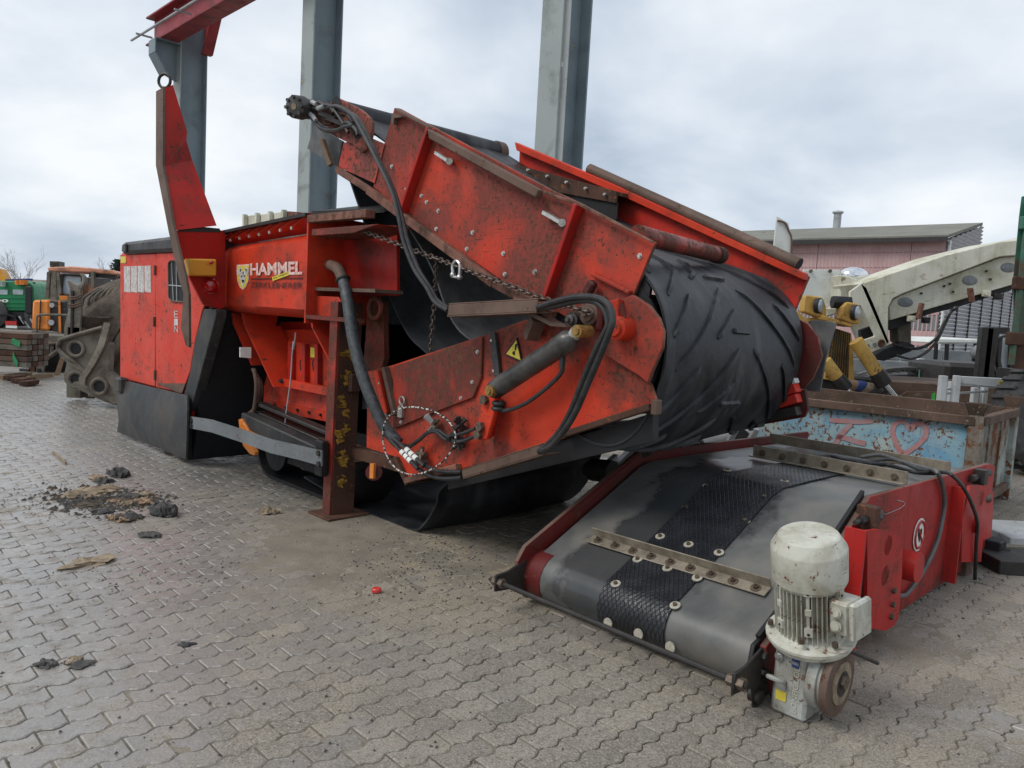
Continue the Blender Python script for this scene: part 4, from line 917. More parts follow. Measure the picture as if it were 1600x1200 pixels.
# hoses and fittings on the lower plate
z10 = Z(560, 600, .13333)
for q, r_ in (([(400, 640), (560, 740), (700, 670), (790, 590), (860, 560), (930, 570), (1010, 640), (1120, 675), (1240, 665), (1370, 610)], .012), ([(420, 660), (580, 725), (720, 640), (830, 550), (940, 545), (1040, 610), (1130, 600), (1250, 570), (1370, 520)], .011), ([(790, 960), (900, 1010), (1050, 1030), (1210, 1030)], .014), ([(700, 990), (800, 1060), (950, 1105), (1100, 1108), (1210, 1095)], .014)):
    m = MB(); m.tube([D(*p, ND - .07) for p in z10(q)], r_, n=8); m.build('small_hose', 'hose', cv)
m = MB(); n_ = 40
m.tube([D(*z10([(690 + 425 * math.cos(2 * math.pi * i / n_ - .3) + 25 * math.cos(4 * math.pi * i / n_), 655 + 395 * math.sin(2 * math.pi * i / n_ - .3) - 20 * math.sin(4 * math.pi * i / n_))])[0], ND - .16 - .02 * math.sin(i * .3)) for i in range(n_ + 2)], .0055, n=6, sub=2); m.build('striped_cable_loop', 'striped_cable', cv)
for a, b in (((505, 790), (625, 915)), ((560, 765), (690, 885))):
    pa, pb = [D(*p, ND - .15) for p in z10([a, b])]; m = MB(); u = pb - pa
    for t in (0, .36, .70): m.cyl(pa + u * t, pa + u * (t + .26), .019, n=10)
    m.build('white_hose_sleeve', 'white', cv, kind='stuff'); m = MB(); m.tube([pa - u * 1.1, pa - u * .5, pa, pb, pb + u * .6], .014, n=8); m.build('small_hose', 'hose', cv)
rr = random.Random(9)
for (x, y) in ((735, 820), (730, 900), (850, 430), (1170, 690), (1190, 470), (1100, 600), (880, 480)):
    m = MB(); c_ = D(*z10([(x, y)])[0], ND - .05)
    for q in range(3): v_ = V((rr.uniform(-1, 1), rr.uniform(-1, .2), rr.uniform(-1, 1))).normalized() * .05; m.cyl(c_ - v_, c_ + v_, .016, n=6)
    m.build('pipe_fitting', rr.choice(['dark_iron', 'galv', 'bolt_rusty']), cv, kind='stuff')
m = MB()
for t in (0, .9): 
    c_ = D(*z10([(508 - 10 * t, 195 + t * 90)])[0], ND - .04); m.torus(c_, -RX, .028 - .01 * t, .006, 16, 6)
m.box(D(*z10([(510, 330)])[0], ND - .02), SX * .05, RX * .04, ZX * .07); m.build('snap_hook', 'zinc', cv, kind='stuff')
# hydraulic motor at the head, rubber flap, broken slat
z3b = Z(440, 130, .1375)
ma, mb_ = D(*z3b([(140, 265)])[0], ND - .30), D(*z3b([(330, 300)])[0], ND - .12); ax_ = (mb_ - ma).normalized()
m = MB(); m.lathe(ma, ax_, [(0, .055), (.01, .085), (.09, .088), (.10, .078), (.2, .074), (.24, .06), ((mb_ - ma).length + .1, .05)], 20)
for i in range(8):
    t = i * math.pi / 4; u_, v_, _ = frame(ax_); c_ = ma + u_ * .07 * math.cos(t) + v_ * .07 * math.sin(t); m.cyl(c_ - ax_ * .014, c_ + ax_ * .02, .014, n=6)
mt_ = m.build('hydraulic_motor', 'barrel', cv); m = MB(); m.cyl(ma - ax_ * .005, ma, .024, n=14); m.build('motor_cap', 'pale_scrap', mt_)
m = MB(); m.prism([D(*p, ND - .12) for p in z3b([(370, 210), (400, 190), (450, 200), (500, 260), (560, 300), (690, 350), (680, 380), (560, 340), (560, 470), (470, 480), (400, 420), (380, 330)])], RX * .03); m.build('motor_bracket', 'rust', cv, bevel=.004)
m = MB(); m.sbar(D(*z3b([(440, 340)])[0], ND - .16), D(*z3b([(620, 410)])[0], ND - .1), .04, .03); m.sbar(D(*z3b([(480, 380)])[0], ND - .13), D(*z3b([(800, 500)])[0], ND - .08), .05, .03); m.build('torque_arm', 'dark_iron', cv, kind='stuff')
for q, r_ in (([(310, 330), (380, 440), (450, 510), (540, 540), (640, 535), (720, 500), (820, 480)], .018), ([(340, 240), (420, 215), (480, 250), (560, 262), (640, 360), (700, 450), (760, 560)], .013), ([(360, 290), (420, 290), (520, 250), (600, 330)], .013), ([(700, 470), (760, 450), (850, 530), (870, 590)], .016)):
    m = MB(); m.tube([D(*p, ND - .17) for p in z3b(q)], r_, n=8); m.build('small_hose', 'hose', cv)
for a, b in (((300, 320), (345, 370)), ((345, 215), (395, 240)), ((350, 370), (390, 425)), ((410, 290), (480, 262))):
    m = MB(); m.cyl(D(*z3b([a])[0], ND - .18), D(*z3b([b])[0], ND - .18), .017, n=8); m.build('pipe_fitting', 'galv', cv)
m = MB(); fl_ = z3b([(370, 480), (690, 660), (635, 950), (290, 740)]); m.prism([D(*p, ND + .04) for p in fl_], RX * .02); m.build('rubber_flap', 'scuffed_plastic', cv, smooth=0)
m = MB(); m.prism([D(*p, ND + .01) for p in z3b([(470, 640), (500, 640), (600, 920), (560, 950)])], -RX * .03); m.build('wooden_slat', 'wood', cv, smooth=0)
m = MB(); hd_ = D(*z3b([(560, 240)])[0], ND + .02) + SX * .14 - ZX * .09; m.cyl(hd_, hd_ + RX * 1.62, .1, n=24); m.build('head_drum', 'belt_rubber', cv); m = MB(); m.cyl(hd_ + RX * 1.62, hd_ + RX * 1.7, .11, n=24); m.build('drum_bearing', 'brown_steel', cv)
# far side plates
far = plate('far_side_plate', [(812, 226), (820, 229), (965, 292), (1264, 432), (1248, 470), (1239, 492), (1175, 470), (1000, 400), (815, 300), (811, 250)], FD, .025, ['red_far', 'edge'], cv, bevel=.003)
m = MB(); m.prism([D(x, y, FD) for x, y in ((812, 224), (965, 289), (1264, 428), (1262, 439), (963, 301), (815, 237))], -RX * .07); m.build('far_top_flange', 'red', far, bevel=.006)
m = MB(); a, b = D(921, 264, FD - .02), D(1249, 413, FD - .02); m.cyl(a, b, .043, n=14); ft = m.build('edge_tube', 'brown_steel', far); m = MB(); m.cyl(b, b + (b - a).normalized() * .003, .036, n=14); m.build('tube_end', 'dark_inside', ft)
m = MB(); m.prism([D(x, y, FD - .22) for x, y in ((800, 256), (963, 299), (963, 305), (800, 264))], RX * .2); m.prism([D(x, y, FD - .24) for x, y in ((800, 262), (963, 305), (962, 317), (860, 298))], RX * .02); m.build('brush_holder', 'rust', far, bevel=0, kind='stuff')
m = MB(); ra, rb = D(850, 296, FD - .22), D(962, 317, FD - .22)
for i in range(46): t = i / 45; p = ra.lerp(rb, t); m.prism([p, p + SX * .016, p + SX * .02 - ZX * (.12 + .02 * (i % 3)), p + SX * .004 - ZX * (.12 + .02 * (i % 4))], RX * .012)
m.build('bristles', 'black', far, smooth=0, kind='stuff')
for i in range(5): p = D(826 + i * 30, 266 + i * 9.5, FD - .25); m = MB(); m.cyl(p, p - RX * .02, .012, n=6); m.build('bolt', 'zinc', far)
m = MB(); m.cyl(D(996, 366, ND + .04), D(1117, 397, FD - .55), .050, n=18); m.build('cross_tube', 'red_rusty', cv); m = MB(); m.cyl(D(1117, 397, FD - .55), D(1126, 399, FD - .45), .056, n=18); m.build('tube_collar', 'rust', cv)
plate('far_tail_plate', [(1190, 470), (1238, 494), (1262, 506), (1277, 526), (1284, 556), (1270, 590), (1255, 608), (1200, 600)], FD, .03, ['maroon', 'edge'], cv, bevel=.004)
plate('tail_flap', [(1262, 503), (1268, 500), (1298, 502), (1306, 506), (1290, 560), (1281, 612), (1256, 610), (1275, 560)], FD + .12, .02, ['scuffed_plastic'], cv)
plate('far_lower_plate', [(1150, 640), (1235, 612), (1258, 608), (1262, 640), (1256, 652), (1000, 697), (905, 715), (905, 690)], FD - .02, .03, ['maroon'], cv)
for i, (a, b) in enumerate((((1130, 655), (1253, 612)), ((1150, 662), (1255, 628)), ((1040, 690), (1254, 648)))):
    strip('far_rail', a, b, .06, .08, ['red_far', 'red_far', 'dark_iron'][i], cv, FD - .03)
strip('edge_rubber', (1130, 640), (1250, 598), .035, .06, 'white_sheet', cv, FD - .03)

# ---- the black belt (one long loop, built as sheets with thickness)
BC = (-2.60, 1.44); BR = .475
def bpt(s, z, d): return W(s, d, z)
path = []
x0, z0_ = sdz(D(545, 165, 3.3))[0], sdz(D(545, 165, 3.3))[2]
tx, tz = BC[0] + BR * math.sin(rad(26)), BC[1] + BR * math.cos(rad(26))
for i in range(16): t = i / 15; path.append((x0 + (tx - x0) * t, z0_ - .05 + (tz - z0_ + .05) * t - .10 * math.sin(math.pi * t)))
for i in range(1, 22): a_ = rad(64 - i * 8.6); path.append((BC[0] + BR * math.cos(a_), BC[1] + BR * math.sin(a_)))
e = path[-1]
for i in range(1, 12): t = i / 11; path.append((e[0] - 1.5 * t, e[1] - .50 * t))
BW0, BW1 = ND + .025, FD - .04
def warp(s, z, d):
    t = (d - BW0) / (BW1 - BW0); an = math.atan2(z - BC[1], s - BC[0]); b_ = 1 + .03 * math.sin(math.pi * t) + .028 * math.sin(5 * t + an * 3) + .012 * math.sin(9 * t - an * 4)
    if s > BC[0]: s = BC[0] + (s - BC[0]) * .82 * b_ - .085 * t * min(1, (s - BC[0]) / .2)
    if z < BC[1]: z = BC[1] + (z - BC[1]) * (1.08 + .10 * math.sin(math.pi * t) + .03 * math.sin(7 * t + s * 5))
    return W(s, d, z)
rows = []
for (s, z) in path:
    row = []
    for j in range(15):
        d = BW0 + (BW1 - BW0) * j / 14; row.append(warp(s, z, d))
    rows.append(row)
m = MB(); m.shell(rows, .014); belt = m.build('conveyor_belt', 'belt_rubber', cv, smooth=60)
# chevron cleats lying on the belt
def belt_at(u, d):     # u = index along the path (float)
    i = min(int(u), len(path) - 2); f = u - i; s = path[i][0] * (1 - f) + path[i + 1][0] * f; z = path[i][1] * (1 - f) + path[i + 1][1] * f
    ds, dz = path[i + 1][0] - path[i][0], path[i + 1][1] - path[i][1]; l = math.hypot(ds, dz); nrm = SX * (-dz / l) + ZX * (ds / l)
    return warp(s, z, d), nrm
def cleat(u0, d0, u1, d1, wid=.042, h=.031):
    m = MB(); n = 14; L = []; P_ = []
    for i in range(n + 1):
        t = i / n; p, nr = belt_at(u0 + (u1 - u0) * t, d0 + (d1 - d0) * t); q, _ = belt_at(u0 + (u1 - u0) * min(1, t + .02) + .001, d0 + (d1 - d0) * min(1, t + .02)); P_.append((p, nr))
    for i, (p, nr) in enumerate(P_):
        tg = (P_[min(i + 1, n)][0] - P_[max(0, i - 1)][0]).normalized(); sd_ = tg.cross(nr).normalized(); e_ = .6 if i in (0, n) else 1
        if (nr.dot(SX) < -.2 and nr.z < 0): nr = nr
        L.append([p - sd_ * wid / 2 - nr * .004, p - sd_ * wid * .3 * e_ + nr * h * e_, p + sd_ * wid * .3 * e_ + nr * h * e_, p + sd_ * wid / 2 - nr * .004])
    m.grid(L); m.face([0, 1, 2, 3]); k = n * 4; m.face([k + 3, k + 2, k + 1, k]); return m.build('chevron_cleat', 'belt_rubber', belt, smooth=40)
mid_d = (BW0 + BW1) / 2
for base in (11.2, 16.6, 22, 27.4, 32.8):
    cleat(base, mid_d - .10, base + 6.8, BW0 + .10); cleat(base, mid_d + .10, base + 6.8, BW1 - .10)
    cleat(base - 1.4, mid_d - .16, base - 1.4 + .05, mid_d + .06)
    cleat(base + 1.2, BW0 + .32, base + 4.6, BW0 + .06); cleat(base + 1.2, BW1 - .32, base + 4.6, BW1 - .06)
    cleat(base + 2.2, mid_d - .06, base + 4.6, mid_d - .36)
m = MB(); m.cyl(W(BC[0], BW0 + .02, BC[1]), W(BC[0], BW1 - .02, BC[1]), BR - .16, n=32); m.build('tail_drum', 'dark_iron', cv)
m = MB(); c_ = W(BC[0] - .03, ND + .026, BC[1] + .02); m.cyl(c_, c_ + RX * .02, .40, n=36); m.build('gap_fill_disc', 'black', cv)  # black disc added to fill the dark gap behind the tail plate
m = MB(); m.prism([D(x, y, ND + .03) for x, y in [(940, 415), (1001, 424), (1016, 450), (1012, 480), (940, 490)]], RX * .02); m.build('gap_fill_plate', 'black', cv, smooth=0)  # added black patch closing the rest of that gap
# slack belt of the folded joint hanging to the ground, and the slack of the upper section
def sheet(name, pts, d0, d1, mat, sag=0., par=cv, thick=.014):
    P_ = []; pp = [pts[0]] + pts + [pts[-1]]
    for i in range(1, len(pp) - 2):
        for q in range(6):
            t = q / 6; a, b, c, d_ = pp[i - 1:i + 3]; P_.append(tuple(.5 * ((2 * b[j]) + (c[j] - a[j]) * t + (2 * a[j] - 5 * b[j] + 4 * c[j] - d_[j]) * t * t + (3 * b[j] - a[j] - 3 * c[j] + d_[j]) * t ** 3) for j in (0, 1)))
    P_.append(pts[-1]); rows = []
    for k_, (s, z) in enumerate(P_):
        rows.append([W(s + .03 * math.sin(j * .55 + k_ * .2), d0 + (d1 - d0) * j / 10, max(.004, z + sag * math.sin(j / 10 * math.pi))) for j in range(11)])
    m = MB(); m.shell(rows, thick); return m.build(name, mat, par, smooth=60)
q = lambda x, y, d=3.3: (sdz(D(x, y, d))[0], sdz(D(x, y, d))[2])
lp = [q(640, 720, 3.35), (-3.98, .5), q(684, 765, 3.35), q(683, 790, 3.35), q(668, 818, 3.35), (-4.33, .012), (-4.7, .008), (-5.3, .03), (-5.9, .10)]
sheet('slack_belt_loop', lp, 3.34, 4.95, 'belt_rubber')
sheet('slack_belt_upper', [q(533, 240, 3.35), q(545, 285, 3.35), q(575, 372, 3.35), q(604, 447, 3.35), q(640, 520, 3.35), q(668, 552, 3.35), q(700, 590, 3.35)], 3.34, 4.9, 'belt_rubber')
sheet('slack_belt_inner', [q(612, 325, 3.4), q(645, 380, 3.4), q(672, 430, 3.4), q(690, 470, 3.4), q(720, 520, 3.4), q(780, 560, 3.4)], 3.42, 4.85, 'belt_grey_soft' if 'belt_grey_soft' in MATS else 'scuffed_plastic')
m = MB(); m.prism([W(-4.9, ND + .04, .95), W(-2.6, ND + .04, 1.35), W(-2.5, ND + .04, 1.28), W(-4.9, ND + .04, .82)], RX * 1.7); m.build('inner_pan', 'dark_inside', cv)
m = MB(); m.prism([q_ for q_ in (D(1020, 645, ND + .03), D(700, 745, ND + .03), D(700, 765, ND + .03), D(1020, 690, ND + .03))], RX * .05); m.build('lower_frame_rail', 'black', cv)
m = MB(); m.bar(W(-4.0, ND + .1, .50), W(-2.5, ND + .1, .97), RX * .1, ZX * .08); m.bar(W(-4.0, FD - .1, .52), W(-2.5, FD - .1, .97), RX * .1, ZX * .08); m.build('under_rails', 'dark_iron', cv, kind='stuff')
m = MB(); m.sbar(D(1000, 683, 3.9), D(1012, 712, 3.9), .03, .06); m.build('hanging_lug', 'dark_iron', cv)
for (x0_, x1_) in ((.25, .3), (.6, .65)):
    m = MB(); m.cyl(W(-3.9 + x0_ * 2, ND + .05, .62 + x0_ * .8), W(-3.9 + x0_ * 2, FD - .05, .62 + x0_ * .8), .05, n=14); m.build('return_roller', 'dark_iron', cv)
# chains and shackles
m = MB(); chain(m, D(560, 358, 3.0), D(682, 404, ND - .08)); chain(m, D(682, 404, ND - .08), D(812, 452, ND - .09)); chain(m, D(812, 452, ND - .09), D(925, 488, ND - .13), .01); m.build('support_chain', 'chain_iron', cv, smooth=60, kind='stuff')
m = MB(); chain(m, D(682, 402, ND - .08), D(679, 470, ND + .1)); chain(m, D(679, 470, ND + .1), D(672, 552, ND + .12)); m.build('hanging_chain', 'chain_iron', cv, smooth=60, kind='stuff')
m = MB(); c_ = D(*z4([(962, 1065)])[0], ND - .09); m.tube([c_ + SX * -.03 - ZX * .02, c_ + SX * -.035 + ZX * .03, c_ + ZX * .055 + SX * .0, c_ + SX * .035 + ZX * .03, c_ + SX * .035 - ZX * .04], .010, n=8); m.sphere(c_ - SX * .03 - ZX * .03, .018); m.sphere(c_ + SX * .035 - ZX * .045, .018); m.cyl(c_ - SX * .04 - ZX * .04, c_ + SX * .05 - ZX * .05, .009, n=8); m.build('shackle', 'steel_bright', cv)

# ------------------------------------------------------------------ overband magnet standing on the ground
SL, SR = -2.86, -1.48
mg = thing('overband_magnet', W(-2.1, 4.2, 0), 'low red overband magnet conveyor lying on the pavers with grey rubber belt and steel cleats', 'magnet conveyor')
DC, ZC, DR = 3.12, .155, .135
def sdp(s, pts): return [W(s, d, z) for d, z in pts]
m = MB(); m.prism(sdp(SL - .03, [(3.2, .02), (3.02, .03), (2.95, .10), (2.93, .25), (2.99, .33), (3.98, .775), (6.4, .74), (6.4, .1), (3.6, .02)]), SX * .03, side=1); m.build('left_side_plate', ['maroon', 'brown_steel'], mg, bevel=.003)
m = MB(); m.prism(sdp(SL + .002, [(3.12, .28), (3.95, .66), (3.98, .76), (3.02, .33)]), SX * .004); m.build('left_inner_paint', 'maroon', mg, smooth=0)
rp = [(3.10, .02), (3.02, .25), (3.70, .575), (4.03, .775), (6.2, .735), (6.35, .70), (6.38, .04), (3.98, .012)]
m = MB(); m.prism(sdp(SR, rp), SX * .03, side=1); rside = m.build('right_side_plate', ['red_mag_side', 'brown_steel'], mg, bevel=.003)
m = MB(); m.prism(sdp(SR - .002, [(3.05, .25), (3.70, .56), (4.03, .76), (4.03, .80), (3.68, .60), (3.02, .29)]), -SX * .02); m.build('black_lip', 'black', rside, smooth=0)
# belt
bp = []
for i in range(9): a_ = rad(-90 - i * 11.25 * 1.6); bp.append((DC + DR * math.cos(a_), ZC + DR * math.sin(a_)))
bp += [(DC - DR * .42, ZC + DR * .91)]
bp += [(DC + (3.99 - DC) * t, ZC + DR + .01 + (.695 - ZC - DR) * t) for t in (0.05, .2, .4, .6, .8, .95)]
bp += [(4.06, .71), (4.4, .712), (5.2, .70), (6.1, .685), (6.42, .62), (6.5, .48), (6.42, .30), (6.1, .2), (5, .1), (3.6, .03), (DC, ZC - DR)]
rows = [[W(SL + .035 + (SR - SL - .04) * j / 8, d, z) for j in range(9)] for d, z in bp]
m = MB(); m.shell(rows, .010); mb_belt = m.build('magnet_belt', 'belt_grey', mg, smooth=50)
def on_belt(x, y, off=.012):
    p0 = W(0, DC, ZC + DR + .01); v = (W(0, 3.99, .695) - W(0, DC, ZC + DR + .01)).normalized(); n = SX.cross(v).normalized()
    if n.z < 0: n = -n
    h1 = hit(x, y, p0 + n * off, n)
    if h1.dot(RX) > 4.03: h1 = hit(x, y, W(0, 4.4, .712 + off - .005), ZX); n = ZX
    return h1, n
for a_, b_ in ((SL + .03, SL + .10),):
    m = MB(); m.cyl(W(SL, DC, ZC), W(SL + .12, DC, ZC), DR + .004, n=28); m.build('drum_end', 'maroon', mg)
m = MB(); m.cyl(W(SL + .05, DC, ZC), W(SR - .01, DC, ZC), DR - .01, n=24); m.build('drive_drum', 'dark_iron', mg)
# lagging pad
def pad(sa, sb, idx):
    pts = []
    for i in range(len(idx)):
        d, z = idx[i]; nx = idx[min(i + 1, len(idx) - 1)]; pv = idx[max(0, i - 1)]; t = V((nx[0] - pv[0], nx[1] - pv[1], 0)).normalized(); n = V((-t.y, t.x, 0)); pts.append((d + n.x * .011, z + n.y * .011))
    m = MB(); m.shell([[W(sa + (sb - sa) * j / 4, d, z) for j in range(5)] for d, z in pts], .006); m.build('lagging_pad', 'lagging', mb_belt, smooth=50)
pad(-2.33, -1.93, bp[2:14]); pad(-2.33, -1.93, bp[13:20])
for q in ((708, 518), (824, 551), (948, 584), (815, 400), (899, 312), (1055, 455), (1134, 358), (1215, 292), (982, 248), (616, 611), (738, 647), (859, 687), (527, 711), (769, 799)):
    x, y = 760 + q[0] * .38344, 640 + q[1] * .38333; p, n = on_belt(x, y); m = MB(); m.cyl(p, p + n * .004, .026, n=18); wz = m.build('washer', 'washer', mb_belt); m = MB(); m.cyl(p, p + n * .014, .011, n=6); m.build('bolt', 'bolt_rusty', mb_belt)
for q in ((497, 870), (621, 914), (750, 968)):
    x, y = 760 + q[0] * .38344, 640 + q[1] * .38333; p = hit(x, y, W(0, DC - DR - .015, 0), RX); m = MB(); m.cyl(p, p - RX * .006, .026, n=18); m.build('washer', 'washer', mb_belt)
# steel angle cleats bolted over the belt
def angle_cleat(a, b, up_, fl, nb):
    pa, n = on_belt(*a); pb, _ = on_belt(*b); pb = pb + (pa - pb).project(V((0, 0, 1))) * 0
    f = SX.cross(n).normalized(); f = f if f.dot(RX) < 0 else -f
    m = MB(); m.prism([pa, pb, pb + n * up_, pa + n * up_], f * .007); m.prism([pa + f * .007, pb + f * .007, pb + f * (fl + .007), pa + f * (fl + .007)], n * .007)
    c = m.build('angle_cleat', 'angle_steel', mb_belt, bevel=.002)
    for i in range(nb):
        p = pa.lerp(pb, (i + .5) / nb) + f * (fl * .62) + n * .007; m = MB(); m.cyl(p, p + n * .003, .026, n=16); m.cyl(p, p + n * .016, .013, n=6); m.cyl(p, p + n * .026, .007, n=8); m.build('bolt', 'bolt_rusty', mb_belt)
angle_cleat((929, 836), (1206, 918), .055, .065, 9)
pa, pb = hit(1176, 712, W(0, 0, .72), ZX), hit(1431, 752, W(0, 0, .72), ZX); pb = W(pb.dot(SX), pa.dot(RX), .72)
m = MB(); m.prism([pa, pb, pb + ZX * .075, pa + ZX * .075], RX * .008); m.prism([pa, pb, pb - RX * .06, pa - RX * .06], ZX * .008); m.build('angle_cleat', 'angle_steel', mb_belt, bevel=.002)
bolts('bolt', [pa.lerp(pb, (i + .5) / 7) + ZX * .03 - RX * .002 for i in range(7)], -RX, .013, .014, 'bolt_rusty', mb_belt, washer=1.7)
pc = [W(SL + .05, 5.6, .715), W(SR - .05, 5.6, .715)]
m = MB(); m.prism([pc[0], pc[1], pc[1] + ZX * .075, pc[0] + ZX * .075], RX * .008); m.build('angle_cleat', 'angle_steel', mb_belt, bevel=.002)
# rod and lugs at the front
ra, rb = hit(780, 912, W(SL, 0, 0), SX), hit(1150, 1050, W(SR, 0, 0), SX)
ra = W(SL - .07, 2.80, .165); rb = W(SR + .07, 2.80, .165)
m = MB(); m.cyl(ra, rb, .013, n=10); m.build('tie_rod', 'dark_iron', mg)
for s_ in (SL - .012, SR + .018):
    m = MB(); m.prism(sdp(s_, [(2.77, .12), (2.77, .21), (2.86, .215), (3.0, .26), (3.0, .08), (2.88, .11)]), SX * .014); m.build('rod_lug', 'dark_iron', mg, bevel=.003)
    m = MB(); m.cyl(W(s_ - .03, 2.80, .165), W(s_ + .045, 2.80, .165), .026, n=6); m.build('nut', 'bolt_rusty', mg)
m = MB(); m.prism(sdp(SR + .02, [(2.96, .0), (2.93, .1), (3.02, .12), (3.1, .03)]), SX * .01); m.build('hook_plate', 'dark_iron', mg, bevel=.003)
m = MB(); m.prism(sdp(SR - .02, [(3.0, .02), (2.95, .12), (2.98, .26), (3.12, .30), (3.3, .25), (3.3, .02)]), SX * .02); m.build('drum_end_plate', 'black', mg, bevel=.003)
m = MB(); m.cyl(W(SR, 2.98, .05), W(SR + .05, 2.98, .05), .03, n=14); m.cyl(W(SR + .01, 3.0, .22), W(SR + .05, 3.0, .22), .022, n=8); m.cyl(W(SR + .01, 3.04, .13), W(SR + .05, 3.04, .13), .02, n=6); m.build('bearing_bolts', 'dark_iron', mg, kind='stuff')
# bracket plates on the right side
def keyed(outer, holes):     # polygon with round holes joined by a slit
    P = list(outer)
    for (cx_, cy_, r_) in holes:
        i = min(range(len(P)), key=lambda i: (P[i][0] - cx_) ** 2 + (P[i][1] - cy_) ** 2); a0 = math.atan2(P[i][1] - cy_, P[i][0] - cx_)
        h = [(cx_ + r_ * math.cos(a0 - 2 * math.pi * k_ / 18), cy_ + r_ * math.sin(a0 - 2 * math.pi * k_ / 18)) for k_ in range(19)]
        P = P[:i + 1] + h + [P[i]] + P[i + 1:]
    return P
zq = Z(1100, 780, .26667)
def q2(pts, s_): return [(lambda p: (p.dot(RX), p.z))(Q(x, y, s_)) for x, y in zq(pts)]
s_b = SR + .11
o2 = q2([(935, 180), (1000, 172), (1065, 180), (1115, 215), (1142, 290), (1140, 420), (1120, 690), (1095, 735), (1040, 765), (935, 745)], s_b)
h2 = [(*q2([(1058, 265)], s_b)[0], .052), (*q2([(1040, 442)], s_b)[0], .052)]
m = MB(); m.prism(sdp(s_b, keyed(o2, h2)), SX * .018, side=1); br = m.build('bracket_plate', ['red_mag', 'red_mag'], mg, bevel=0, smooth=0)
a0, a1 = min(p[1] for p in o2), max(p[1] for p in o2); dmin = min(p[0] for p in o2)
m = MB(); m.prism([W(SR + .03, dmin, a0), W(SR + .03, dmin, a1), W(s_b + .018, dmin, a1), W(s_b + .018, dmin, a0)], -RX * .02); m.build('bracket_web', 'red_mag', mg, smooth=0)
m = MB(); m.cyl(W(SR + .03, *q2([(1150, 375)], SR + .03)[0]), W(s_b + .02, *q2([(1150, 375)], SR + .03)[0]), .085, n=24); m.build('side_hub', 'red_mag', mg)
m = MB()
for hh in h2: c_ = W(SR + .032, *hh[:2]); m.cyl(c_ + RX * .03, c_ + RX * .03 + SX * .02, .03, n=12)
m.build('adjuster', 'rust', mg, kind='stuff')
for p in ((1085, 528), (1078, 608), (1070, 680)):
    d_, z_ = q2([p], s_b)[0]; m = MB(); c_ = W(s_b + .018, d_, z_); m.cyl(c_, c_ + SX * .018, .016, n=6); m.build('bolt', 'bolt_rusty', br)
m = MB(); c_ = Q(*zq([(960, 110)])[0], SR + .06); m.box(c_, SX * .10, RX * .06, ZX * .13); m.build('tension_block', 'rust', mg, bevel=.006)
m = MB(); m.cyl(c_ - RX * .1, c_ + RX * .16, .022, n=8); m.cyl(c_ - RX * .16, c_ - RX * .1, .012, n=8); m.cyl(c_ + RX * .03, c_ + RX * .09, .045, n=6); m.build('tension_screw', 'dark_iron', mg, kind='stuff')
z2 = Z(1160, 560, .28333)
def q3(pts, s_): return [(lambda p: (p.dot(RX), p.z))(Q(x, y, s_)) for x, y in z2(pts)]
s_e = SR + .09
o3 = q3([(1240, 700), (1330, 702), (1370, 740), (1362, 900), (1358, 980), (1310, 1000), (1300, 1118), (1190, 1120), (1195, 900)], s_e)
m = MB(); m.prism(sdp(s_e, keyed(o3, [(*q3([(1303, 768)], s_e)[0], .055)])), SX * .018); br2 = m.build('bracket_plate', 'red_mag', mg, bevel=0, smooth=0)
dm = min(p[0] for p in o3); m = MB(); m.box(W((SR + s_e) / 2 + .02, dm + .01, .36), SX * (s_e - SR - .01), RX * .02, ZX * .62); m.build('bracket_web', 'red_mag', mg)
m = MB(); c_ = Q(*z2([(1303, 768)])[0], SR + .06); m.cyl(c_ - RX * .05, c_ + RX * .05 + SX * .04, .035, n=12); m.build('adjuster', 'bolt_rusty', mg)
m = MB(); c_ = Q(*z2([(1285, 920)])[0], s_e + .02); m.cyl(c_, c_ + SX * .02, .05, n=16); m.build('boss', 'red_mag', mg)
m = MB(); c_ = Q(*z2([(1385, 1055)])[0], s_e - .02); m.box(c_, SX * .12, RX * .16, ZX * .16); m.cyl(c_ + SX * .02 - ZX * .02, c_ + SX * .10 - ZX * .02 + RX * .02, .05, n=14); m.build('gear_drive_end', 'black', mg, bevel=.008, kind='stuff')
m = MB(); c_ = Q(*z2([(1300, 650)])[0], SR + .05); m.cyl(c_ - RX * .15, c_ + RX * .25, .025, n=8); m.box(c_, SX * .1, RX * .08, ZX * .1); m.build('tension_screw', 'dark_iron', mg, kind='stuff')
m = MB(); c_ = Q(*z2([(1225, 1160)])[0], SR + .03); m.box(c_, SX * .06, RX * .14, ZX * .12); m.build('end_foot', 'brown_steel', mg, bevel=.006)
# no-pacemaker sign
cz = Q(*z2([(974, 972)])[0], SR + .034); m = MB(); m.cyl(cz, cz + SX * .003, .098, n=36); sg = m.build('prohibition_sign', 'white', mg, smooth=0)
m = MB(); m.torus(cz + SX * .004, SX, .079, .009, 36, 6); m.build('sign_ring', 'lens_red', sg)
m = MB(); hh_ = [(0, -.045), (-.038, .005), (-.030, .034), (-.012, .036), (0, .018), (.012, .036), (.030, .034), (.038, .005)]; m.prism([cz + SX * .004 + RX * (x * .9) + ZX * y for x, y in hh_], SX * .002); m.build('heart_symbol', 'black', sg, smooth=0)
m = MB(); m.bar(cz + SX * .008 + RX * .05 - ZX * .055, cz + SX * .008 - RX * .05 + ZX * .055, (RX + ZX).normalized() * .014, SX * .002); m.build('sign_bar', 'lens_red', sg, smooth=0)
